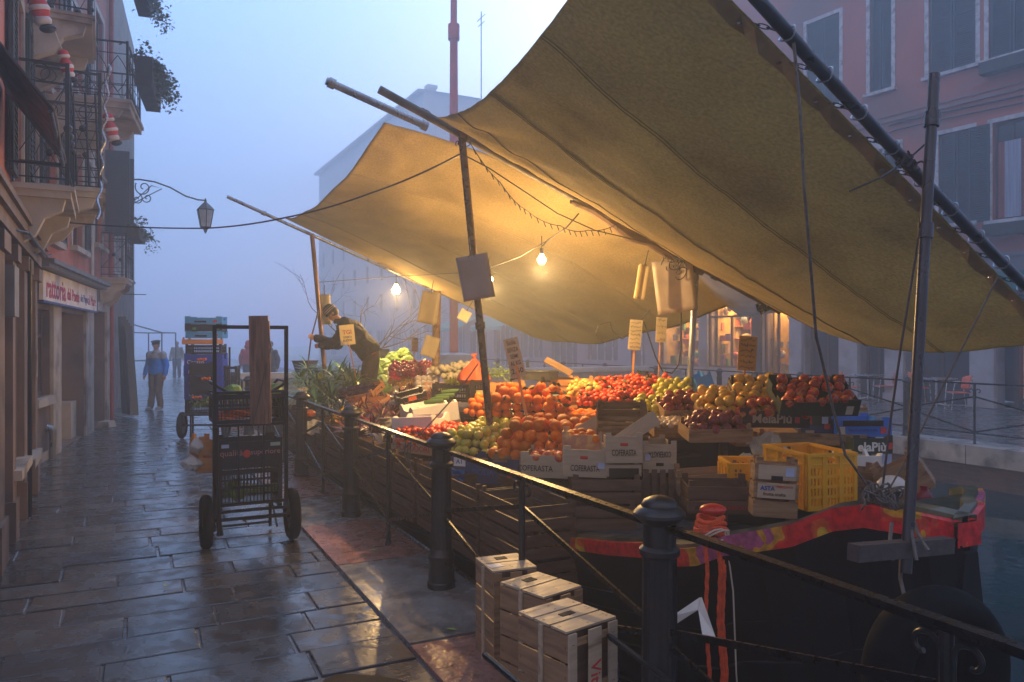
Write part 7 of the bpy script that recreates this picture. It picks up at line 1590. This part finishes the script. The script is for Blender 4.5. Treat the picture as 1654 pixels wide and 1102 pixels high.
        b = MB(); b.ell((0,-0.10,0.045), (0.07,0.045,0.008), T); b.build('peak', hatm, h_)
    if hood:
        b = MB(); b.ell((0,0.02,0.02), (0.105,0.118,0.13), T, 20, 12); b.ell((0,0.05,-0.09), (0.12,0.11,0.09), T, 16, 10); hh = remeshed(b, 'hood', coat, o, 0.013, 3, 0.006)
    elif hat != 'cap' or True:
        b = MB(); b.ell((0,0.025,0.02), (0.083,0.09,0.10), T, 18, 12); b.build('hair', mat('dark_hair', (0.04,0.03,0.025), 0.6, var=0.3), o)
    return o
stand = dict(head=(0,-0.02,1.60), neck=(0,0,1.46), face=(0,-1,0), chest=(0,0.0,1.28), waist=(0,0,1.06), hip=(0,0,0.93),
    shL=(0.185,0,1.37), elL=(0.27,0.03,1.11), wrL=(0.29,-0.05,0.87), shR=(-0.185,0,1.37), elR=(-0.27,0.02,1.11), wrR=(-0.28,-0.08,0.88),
    hpL=(0.095,0,0.88), knL=(0.11,-0.06,0.48), anL=(0.10,0.02,0.09), hpR=(-0.095,0,0.88), knR=(-0.10,-0.02,0.48), anR=(-0.09,-0.10,0.09))
def ground_of(u, v): Y = CAMH*FPX/(v-552); p = P(u, v, Y); return V(p.x, p.y, 0)
man = dict(stand); man.update(face=(0.35,-1,-0.05))
person('man walking towards the camera in a blue jacket with pale shoulders and cap', ground_of(253, 662), R(-14), man,
    mat('bright_blue_jacket', (0.008,0.24,1.0), 0.5, var=0.2, scale=5), mat('khaki_trousers', (0.16,0.12,0.095), 0.7, var=0.2), mat('grey_trainers', (0.3,0.3,0.32), 0.6), 'cap', mat('navy_cap', (0.015,0.015,0.03), 0.7), coat2=mat('pale_jacket_yoke', (0.42,0.43,0.48), 0.55), sc=1.0)
wk = dict(head=(0,-0.60,1.475), neck=(0,-0.49,1.36), face=(0,-1,-0.55), chest=(0,-0.33,1.22), waist=(0,-0.13,1.0), hip=(0,0.0,0.86),
    shL=(0.19,-0.36,1.29), elL=(0.23,-0.50,1.0), wrL=(0.17,-0.74,0.98), shR=(-0.19,-0.40,1.28), elR=(-0.26,-0.60,1.02), wrR=(-0.20,-0.87,1.10),
    hpL=(0.10,0.01,0.82), knL=(0.12,-0.10,0.45), anL=(0.12,0.03,0.09), hpR=(-0.10,0.01,0.82), knR=(-0.12,0.0,0.45), anR=(-0.12,0.14,0.09), skirt=0.05, curlL=0.9, curlR=1.0)
wloc = P(600, 640, 12.0); wloc.z = 0.66
worker = person('worker in a dark padded jacket and striped knitted cap bending over the greens', wloc, R(-83), wk,
    mat('charcoal_padded_jacket', (0.007,0.007,0.012), 0.8, var=0.3, scale=7, spec=0.2), mat('brown_work_trousers', (0.04,0.024,0.018), 0.7, var=0.25), M_rubber, 'beanie', mat('charcoal_knit', (0.025,0.022,0.028), 0.9, bump=0.5), sc=1.0, bulk=1.34)
b = MB(); b.lathe([(0.225,-0.03),(0.25,-0.015),(0.25,0.03),(0.225,0.04)], 28, Matrix.Translation((0,-0.06,0.93)) @ Matrix.Rotation(R(-38), 4, 'X'), sy=0.86); b.build('red_waistband', mat('red_band', (0.65,0.03,0.03), 0.5), worker)
Mw = Matrix.Translation(wloc) @ Matrix.Rotation(R(-83), 4, 'Z')
b = MB(); hnd = Mw @ V(-0.20,-0.95,1.08); b.tube([hnd+V(0.12,0,0.45), hnd, hnd+V(-0.06,0,-0.5)], 0.012, 8); tag(b.build('wooden_stick', M_wood_old), 'thin stick held upright in the worker’s outstretched hand', 'stick')
red = dict(stand)
person('faint figure in a hooded red coat beyond the parapet in the fog', V(*(P(401,560,27).xy), 0), R(175), red, mat('red_coat', (0.55,0.03,0.045), 0.7), mat('grey_trousers', (0.08,0.08,0.10), 0.7), M_rubber, hood=True, low=True)
person('faint dark figure half hidden by the handcart board in the fog', V(*(P(437,560,24).xy), 0), R(-20), dict(stand), mat('slate_coat', (0.035,0.04,0.06), 0.7), mat('grey_trousers', (0.08,0.08,0.10), 0.7), M_rubber, None, low=True)
person('barely visible figure in a pale coat far behind the man in blue', V(*(P(286,560,36).xy), 0), R(10), dict(stand), mat('sand_coat', (0.30,0.26,0.20), 0.7), mat('grey_trousers', (0.08,0.08,0.10), 0.7), M_rubber, None, low=True)
# ================================================================ CARTS
def wheel(o, x, y, r, w=0.075):
    root = MB(); n, m = 32, 10
    vs = [((r-w*0.55+w*0.55*math.cos(2*math.pi*j/m))*math.cos(2*math.pi*i/n), w*0.6*math.sin(2*math.pi*j/m), (r-w*0.55+w*0.55*math.cos(2*math.pi*j/m))*math.sin(2*math.pi*i/n)) for i in range(n) for j in range(m)]
    root.add(vs, [(i*m+j, i*m+(j+1)%m, ((i+1)%n)*m+(j+1)%m, ((i+1)%n)*m+j) for i in range(n) for j in range(m)])
    wh = thing('wheel', 'x', 'x', (x, y, r)); del wh['label']; del wh['category']; wh.parent = o; wh.rotation_euler = (0,0,R(90))
    root.build('tyre', M_rubber, wh)
    b = MB(); b.lathe([(r-w*1.05,-0.02),(r-w*1.05,0.02)], 24, Matrix.Rotation(R(90), 4, 'X')); b.lathe([(0.03,-0.05),(0.03,0.05)], 12, Matrix.Rotation(R(90), 4, 'X')); b.build('rim', M_black, wh)
cloc = V(-2.20, 6.45, 0)
ca = thing('hand_cart', 'black upright handcart with two rubber wheels loaded with vegetable crates', 'handcart', cloc, (0,0,YAWT))
wheel(ca, -0.345, 0.0, 0.222); wheel(ca, 0.345, 0.0, 0.222)
b = MB(); b.tube([(-0.35,0,0.222),(0.35,0,0.222)], 0.014, 8); b.build('axle', M_black, ca)
b = MB()
for x in (-0.285, 0.285): b.beam((x,-0.06,0.30), (x,-0.06,1.82), 0.03, 0.03)
b.beam((-0.30,-0.06,1.82), (0.30,-0.06,1.82), 0.03, 0.03)
b.build('upright_frame', M_black, ca)
b = MB()
for z in (0.30, 0.36, 1.01, 1.28): b.beam((-0.27,-0.06,z), (0.27,-0.06,z), 0.028, 0.022)
for x in (-0.10, 0.10): b.beam((x,-0.062,0.37), (x,-0.062,1.0), 0.022, 0.012)
b.build('crossbars', M_black, ca)
b = MB()
for x in (-0.24, 0.24): b.beam((x,-0.04,0.315), (x,0.52,0.315), 0.03, 0.03); b.beam((x,0.5,0.30), (x,0.5,0.02), 0.025, 0.025); b.beam((x,0.48,0.30), (x*1.0,0.12,0.10), 0.015, 0.015)
b.beam((-0.24,0.5,0.315), (0.24,0.5,0.315), 0.03, 0.03); b.beam((-0.24,0.5,0.06), (0.24,0.5,0.06), 0.02, 0.02); b.build('platform', M_black, ca)
b = MB(); b.tube([(-0.27,-0.09,1.0),(-0.275,-0.11,0.6),(-0.25,-0.13,0.20),(-0.25,-0.13,0.13)], [0.016,0.016,0.016,0.03], 8); b.build('brake_lever', M_black, ca)
def cl(x, y, z): return cloc+Matrix.Rotation(YAWT, 3, 'Z') @ V(x, y, z)
b = MB(); b.box((0,0,0.45), (0.155,0.03,0.90)); b.box((0.083,0.004,0.43), (0.008,0.026,0.85)); o = b.build('wooden_plank', mat('rough_plank', (0.21,0.12,0.085), 0.65, var=0.35, scale=3, stretch=(9,9,1), bump=0.7, bscale=18, second=(0.13,0.065,0.045), sscale=4, samt=0.5), loc=cl(0.07,-0.10,1.015), rot=(0,R(-1),YAWT-R(20))); tag(o, 'rough brown plank standing upright, tied to the handcart frame', 'plank')
cable('tie_cord', 'thin cord wrapped round the plank on the handcart', [cl(0.12,-0.13,1.83), cl(0.15,-0.13,1.65), cl(0.10,-0.13,1.45), cl(0.04,-0.13,1.15), cl(0.0,-0.12,0.98)], 0.004, M_rope_d, 'cord')
gcart = 'crates on the near handcart'
k0 = crate('black plastic crate of greens at the bottom of the near handcart', cl(0,-0.03,0.335), 0.52, 0.40, 0.30, 'plastic', M_pblack, yaw=math.degrees(YAWT), group=gcart)
k1 = crate('black printed crate with pink lettering in the middle of the near handcart', cl(0,-0.03,0.645), 0.52, 0.40, 0.22, 'card', M_pblack, yaw=math.degrees(YAWT), group=gcart)
pkl = mat('pink_lettering', (0.45,0.20,0.22), 0.5, bump=0)
text('qualità', 0.075, pkl, k1, (-0.15,-0.004,0.13), fit=0.18); text('superiore', 0.075, pkl, k1, (0.12,-0.004,0.13), fit=0.24); sticker(k1, -0.20, 0.19, 0.06, 0.03, m=_mats['pale_blue_label']); sticker(k1, 0.20, 0.19, 0.08, 0.03, m=mat('pale_green_label', (0.3,0.42,0.4), 0.5, bump=0))
b = MB(); b.ell((0,0,0), (0.03,0.003,0.033)); b.build('printed_apple', M_red_ink, k1, True, (-0.03,-0.003,0.12))
k2 = crate('black plastic crate of greens and carrots on top of the near handcart', cl(0,-0.02,1.02), 0.58, 0.42, 0.24, 'plastic', M_pblack, yaw=math.degrees(YAWT), group=gcart)
b = MB()
for sx in (-1, 1):
    b.tube([(sx*0.29,0.0,0.34),(sx*0.26,0.0,0.31),(sx*0.18,0.0,0.265),(sx*0.05,0,0.245)], 0.012, 8); b.tube([(sx*0.29,0.4,0.34),(sx*0.26,0.4,0.31),(sx*0.18,0.4,0.265),(sx*0.05,0.4,0.245)], 0.012, 8); b.beam((sx*0.29,0,0.34), (sx*0.29,0.4,0.34), 0.016, 0.016)
b.build('curved_rim', M_pblack, k2)
rnd = random.Random(31)
for i, (x, y, z, lb) in enumerate(((-0.12,0.12,1.24,'leafy greens in the left half of the top handcart crate'),(0.2,0.12,1.24,'leafy greens in the right half of the top handcart crate'),(-0.12,0.1,0.42,'green leaves in the bottom handcart crate, left'),(0.05,0.06,0.45,'long green stalks in the bottom handcart crate, middle'),(0.19,0.06,0.45,'long green stalks in the bottom handcart crate, right'))):
    veg('leafy_greens', lb, cl(x,y,z), (lambda b: lettuce(b, 0.10, 50)) if i < 3 else (lambda b: [b.tube([(-0.08,rnd.uniform(-.03,.03),j*0.012-0.03),(0.08,rnd.uniform(-.03,.03),j*0.012-0.03)], 0.008, 6) for j in range(6)]), M_let, 'greens', None, False)
for i in range(8): veg('carrot', 'orange carrot lying in the top handcart crate', cl(-0.20+i*0.025, 0.0+0.02*(i%3), 1.06+0.02*(i%4)), lambda b: b.tube([(-0.09,0,0),(0.0,0,0.005),(0.09,0,0)], [0.016,0.012,0.003], 8), mat('carrot', (0.75,0.14,0.02), 0.5), 'carrot', 'carrots in the top handcart crate')
crate('orange brown crate sticking out behind the left of the near handcart', cl(-0.33,0.12,0.60), 0.16, 0.3, 0.28, 'wood', M_wood_orange, yaw=math.degrees(YAWT)+10, roll=4)
lump('clear plastic bag of leeks hanging off the left of the near handcart, upper', cl(-0.41,0.12,0.84), 0.055, 0.05, 0.06, M_plastic_w, 2); lump('crumpled clear bag hanging lower left of the near handcart', cl(-0.45,0.10,0.70), 0.075, 0.05, 0.06, M_plastic_w, 12)
# far cart
c2 = V(*(P(330,708,13.5).xy), 0); cb_ = thing('hand_cart', 'second handcart farther back carrying a tall tower of blue and black crates', 'handcart', c2, (0,0,R(8)))
wheel(cb_, -0.37, 0.0, 0.235); wheel(cb_, 0.37, 0.0, 0.235)
b = MB(); b.tube([(-0.36,0,0.235),(0.36,0,0.235)], 0.016, 8); b.beam((-0.32,-0.1,0.42), (0.32,-0.1,0.42), 0.03, 0.03); b.beam((-0.32,-0.1,0.24), (0.32,-0.1,0.24), 0.02, 0.02)
for x in (-0.2, 0.26): b.beam((x,-0.1,0.42), (x,-0.1,0.0), 0.025, 0.025)
for x in (-0.32, 0.32): b.beam((x,-0.1,0.42), (x,0.5,0.42), 0.03, 0.03); b.beam((x,0.5,0.0), (x,0.5,1.6), 0.03, 0.03)
b.build('frame', M_black, cb_)
def c2l(x, y, z): return c2+Matrix.Rotation(R(8), 3, 'Z') @ V(x, y, z)
M_cobalt = mat('cobalt_card', (0.015,0.05,0.55), 0.45, var=0.15)
lay = [(0.44,0.24,'plastic',M_pblack,'black crate of green leaves at the bottom of the crate tower',0,0.62),(0.69,0.19,'card',M_cobalt,'cobalt blue tray second from the bottom of the crate tower',0,0.64),(0.89,0.19,'card',M_cobalt,'cobalt blue tray third from the bottom of the crate tower',0,0.64),(1.09,0.17,'card',M_cobalt,'cobalt blue tray with M mark in the crate tower',-0.01,0.64),(1.27,0.20,'card',M_cobalt,'cobalt blue tray with pale lettering in the crate tower',0,0.64),(1.48,0.16,'plastic',M_pblack,'black crate just under the orange wood in the crate tower',0,0.6),(1.65,0.10,'wood',M_wood_orange,'thin orange wooden crate in the crate tower',-0.06,0.60),(1.76,0.11,'card',M_bbox,'sky blue tray third from the top of the crate tower',0.01,0.62),(1.88,0.12,'card',M_pblack,'black tray second from the top of the crate tower',0,0.62),(2.01,0.11,'card',M_bbox,'sky blue tray topping the crate tower',0,0.62)]
for z, h_, kd, mm_, lb, dx, w_ in lay:
    o = crate(lb, c2l(dx,-0.06,z), w_, 0.42, h_, kd, mm_, yaw=8, n=1, group='crates in the tower on the far handcart')
    if 'pale lettering' in lb: text('Centro', 0.08, M_white_ink, o, (-0.13,-0.004,0.07), fit=0.28)
    if 'M mark' in lb: text('m', 0.12, M_white_ink, o, (-0.2,-0.004,0.09)); 
    if 'second from the bottom' in lb or 'third from the bottom' in lb: text('Ce', 0.07, M_white_ink, o, (-0.2,-0.004,0.08))
    if mm_ is M_bbox: sticker(o, 0.2, 0.05, 0.06, 0.04, m=M_red_ink); sticker(o, -0.05, 0.04, 0.2, 0.03, m=M_purple)
    if mm_ is M_pblack and kd == 'card': sticker(o, -0.15, 0.05, 0.06, 0.04, m=M_green_ink); sticker(o, 0.24, 0.05, 0.05, 0.04, m=M_green_ink)
crate('small black crate lashed in front of the crate tower, upper', c2l(0.02,-0.30,1.12), 0.38, 0.22, 0.20, 'card', M_pblack, yaw=8); crate('small black crate lashed in front of the crate tower, lower', c2l(0.02,-0.30,0.80), 0.38, 0.22, 0.28, 'card', M_pblack, yaw=8)
crate('dark plastic crate at the right shoulder of the crate tower', c2l(0.42,0.1,0.75), 0.22, 0.3, 0.5, 'plastic', M_pblack, yaw=8)
for i, (x, z, y_) in enumerate(((0.0,1.385,-0.2),(0.10,1.06,-0.33),(-0.05,0.74,-0.33))): veg('mandarin_bag', ['orange fruit bag high on the crate tower','orange fruit bag halfway up the crate tower','pale orange fruit low on the crate tower'][i], c2l(x,y_,z), lambda b: [b.ell((j*0.04-0.05,0,0.01*(j%2)), 0.026, n=8, m=6) for j in range(4)], FM['orange'], 'fruit bag')
veg('leafy_greens', 'bright green leaves in the lowest crate of the tower', c2l(0.05,-0.02,0.66), lambda b: leaves(b, (0,0,0), (0.12,0.08,0.04), 160, 0.08, rnd), M_let, 'greens', None, False)
veg('fallen_leaves', 'few green leaves dropped on the paving under the far handcart', V(*(P(325,712,13.1).xy), 0.01), lambda b: leaves(b, (0,0,0.01), (0.1,0.06,0.004), 12, 0.08, rnd), M_cel, 'leaves', None, False)
rl = random.Random(77)
for i in range(22):
    s_ = rl.uniform(0.2, 9); t_ = rl.uniform(-2.2, -0.1); lb_ = MB(); leaves(lb_, (0,0,0.004), (0.01,0.01,0.001), 1, 0.06, rl); lb_.v = [(x, y, 0.004+0.012*abs(math.sin(x*60))) for x, y, z in lb_.v]
    f = lb_.build('fallen_leaf', M_cel if i % 2 else M_wood_old, loc=ST(s_, t_, 0.012), smooth=False); tag(f, 'small wilted leaf trodden on the wet paving', 'leaf', 'wilted leaves on the wet paving')
# ================================================================ BARE BRANCHES
M_bark = mat('dark_twig', (0.035,0.025,0.025), 0.7)
tr = thing('bare_tree', 'leafless twiggy branches spreading behind the worker', 'tree', P(590, 640, 13.6)); tr.location.z = 0.0
b = MB(); b.tube([(0,0,0),(0.02,0,0.7),(-0.02,0,1.35),(0.03,0,1.75)], [0.045,0.035,0.028,0.018], 7); b.build('trunk', M_bark, tr)
b = MB(); rnd = random.Random(8)
def branch(b, p, d, L, r, depth):
    pts = [p]; q_ = p.copy(); dd = d.copy(); n = 5
    for i in range(n): dd = (dd+V(rnd.gauss(0,.10), rnd.gauss(0,.08), rnd.gauss(0.03,.08))).normalized(); q_ = q_+dd*L/n; pts.append(q_.copy())
    b.tube(pts, [r*(1-0.6*i/n) for i in range(n+1)], 5)
    if depth:
        for i in range(2, n+1):
            if rnd.random() < 0.8:
                a = V(rnd.gauss(0,.6), rnd.gauss(0,.4), rnd.gauss(0.15,.5)); branch(b, pts[i], (dd+a).normalized(), L*rnd.uniform(0.45,0.7), r*0.5, depth-1)
for d, L in ((V(1,0.1,0.75),1.1),(V(1,0,0.25),1.2),(V(-1,0,0.45),1.2),(V(-0.4,0,1),0.8),(V(0.5,0,1),0.9),(V(1,0,0.5),1.3)):
    branch(b, V(0,0,rnd.uniform(1.2,1.7)), d.normalized(), L, 0.013, 3)
b.build('crown', M_bark, tr)
# stacked dark chairs / buckets behind the worker
for i in range(5):
    b = MB(); b.lathe([(0.13,0),(0.19,0.26),(0.205,0.27),(0.18,0.26)], 18); tag(b.build('plastic_bucket', mat('slate_plastic', (0.04,0.05,0.08), 0.4), loc=P(612, 588, 13.5)+V(0,0,-0.45+i*0.11)), ['lowest','second','third','fourth','topmost'][i]+' bucket in the dark nested stack behind the worker', 'bucket', 'nested dark buckets behind the worker')
b = MB(); b.lathe([(0.16,0),(0.22,0.2),(0.235,0.21),(0.2,0.2)], 18); tag(b.build('plastic_bucket', _mats['slate_plastic'], loc=P(493, 602, 13.2)), 'lone dark bucket among the leeks at the far left', 'bucket')
# ================================================================ CAFÉ
M_alu = mat('brushed_aluminium', (0.55,0.56,0.6), 0.3, metal=0.9, var=0.1); M_seat = mat('orange_seat_shell', (0.88,0.14,0.05), 0.4, var=0.15)
def cafe_chair(label, loc, yaw):
    o = thing('cafe_chair', label, 'chair', loc, (0,0,yaw), 'orange chairs outside the café')
    b = MB(); b.grid(lambda i, j: V((i-.5)*0.42, -0.2+j*0.42, 0.45-0.02*math.sin(math.pi*i)), 6, 4); s_ = b.build('seat', M_seat, o); s_.modifiers.new('t','SOLIDIFY').thickness = 0.02
    b = MB(); b.grid(lambda i, j: V((i-.5)*0.46, 0.23-0.10*abs(2*i-1)**2+0.04*j, 0.52+0.34*j-0.06*abs(2*i-1)**2*j), 10, 4); s_ = b.build('backrest', M_seat, o); s_.modifiers.new('t','SOLIDIFY').thickness = 0.015
    for sx in (-1, 1):
        b = MB(); b.tube([(sx*0.22,-0.24,0),(sx*0.235,-0.21,0.45),(sx*0.25,-0.18,0.66),(sx*0.26,0.0,0.69),(sx*0.25,0.2,0.70)], 0.012, 8); b.build('front_leg', M_alu, o)
        b = MB(); b.tube([(sx*0.22,0.26,0),(sx*0.215,0.2,0.45),(sx*0.22,0.24,0.86)], 0.012, 8); b.build('rear_leg', M_alu, o)
    b = MB(); b.tube([(-0.23,-0.2,0.42),(0.23,-0.2,0.42)], 0.010, 6); b.tube([(-0.22,0.2,0.42),(0.22,0.2,0.42)], 0.010, 6); b.build('seat_rail', M_alu, o)
def cafe_table(label, loc, yaw=0.3):
    o = thing('cafe_table', label, 'table', loc, (0,0,yaw), 'small metal tables outside the café')
    b = MB(); b.box((0,0,0.735), (0.7,0.7,0.025)); b.box((0,0,0.72), (0.64,0.64,0.02)); b.build('table_top', M_alu, o)
    b = MB(); b.tube([(0,0,0.03),(0,0,0.72)], 0.028, 10); b.build('column', M_alu, o)
    for k in range(4): a = k*math.pi/2+0.78; b = MB(); b.tube([(0,0,0.08),(0.3*math.cos(a),0.3*math.sin(a),0.015)], 0.014, 6); b.build('foot', M_alu, o)
cafe_chair('orange café chair farthest left, its back to the blue boxes', ground_of(1373,650), R(75)); cafe_chair('orange café chair right of the left table, turned to it', ground_of(1428,648), R(-95)); cafe_chair('orange café chair left of the right table, partly behind the bow pole', ground_of(1484,651), R(80)); cafe_chair('orange café chair nearest the pale pillar at the right', ground_of(1548,662), R(-100))
cafe_table('left metal café table between two orange chairs', ground_of(1402,646)); cafe_table('right metal café table seen past the bow pole', ground_of(1512,656))
M_pillar = mat('pale_stone_pillar', (0.45,0.42,0.44), 0.55, var=0.15, scale=2, bump=0.3, second=(0.3,0.27,0.27), sscale=1.5, samt=0.3)
for u0, u1, lb in ((1569,1608,'broad pale stone pillar at the right of the café chairs'),(1432,1462,'pale stone pillar behind the café tables'),(1358,1388,'pale stone pillar above the leftmost café chair'),(1278,1298,'narrow bluish pillar at the right of the lit shop windows'),(1217,1231,'dark pillar between the two lit shop windows')):
    a, c = fx(u0)[0], fx(u1)[0]; b = MB(); ub(min(a,c), max(a,c), 0, 3.4, 0.003, 0.12, b); ub(min(a,c)-.03, max(a,c)+.03, 0, 0.25, 0.003, 0.16, b); b.build('pillar', M_pillar if 'dark' not in lb else M_iron, Fb)
# ================================================================ FOG
hz = MB(); hz.box((0, 42, 11.0), (130, 140, 27.0)); hzo = hz.build('haze', [], smooth=False); struct(hzo, 'stuff')
hm_ = bpy.data.materials.new('fog'); hm_.use_nodes = True; nt = hm_.node_tree; nt.nodes.remove(nt.nodes['Principled BSDF'])
pv = nt.nodes.new('ShaderNodeVolumePrincipled'); pv.inputs['Color'].default_value = (0.86,0.93,1.0,1); pv.inputs['Density'].default_value = 0.0138; pv.inputs['Anisotropy'].default_value = 0.5
nt.links.new(pv.outputs[0], nt.nodes['Material Output'].inputs['Volume']); hzo.data.materials.append(hm_)
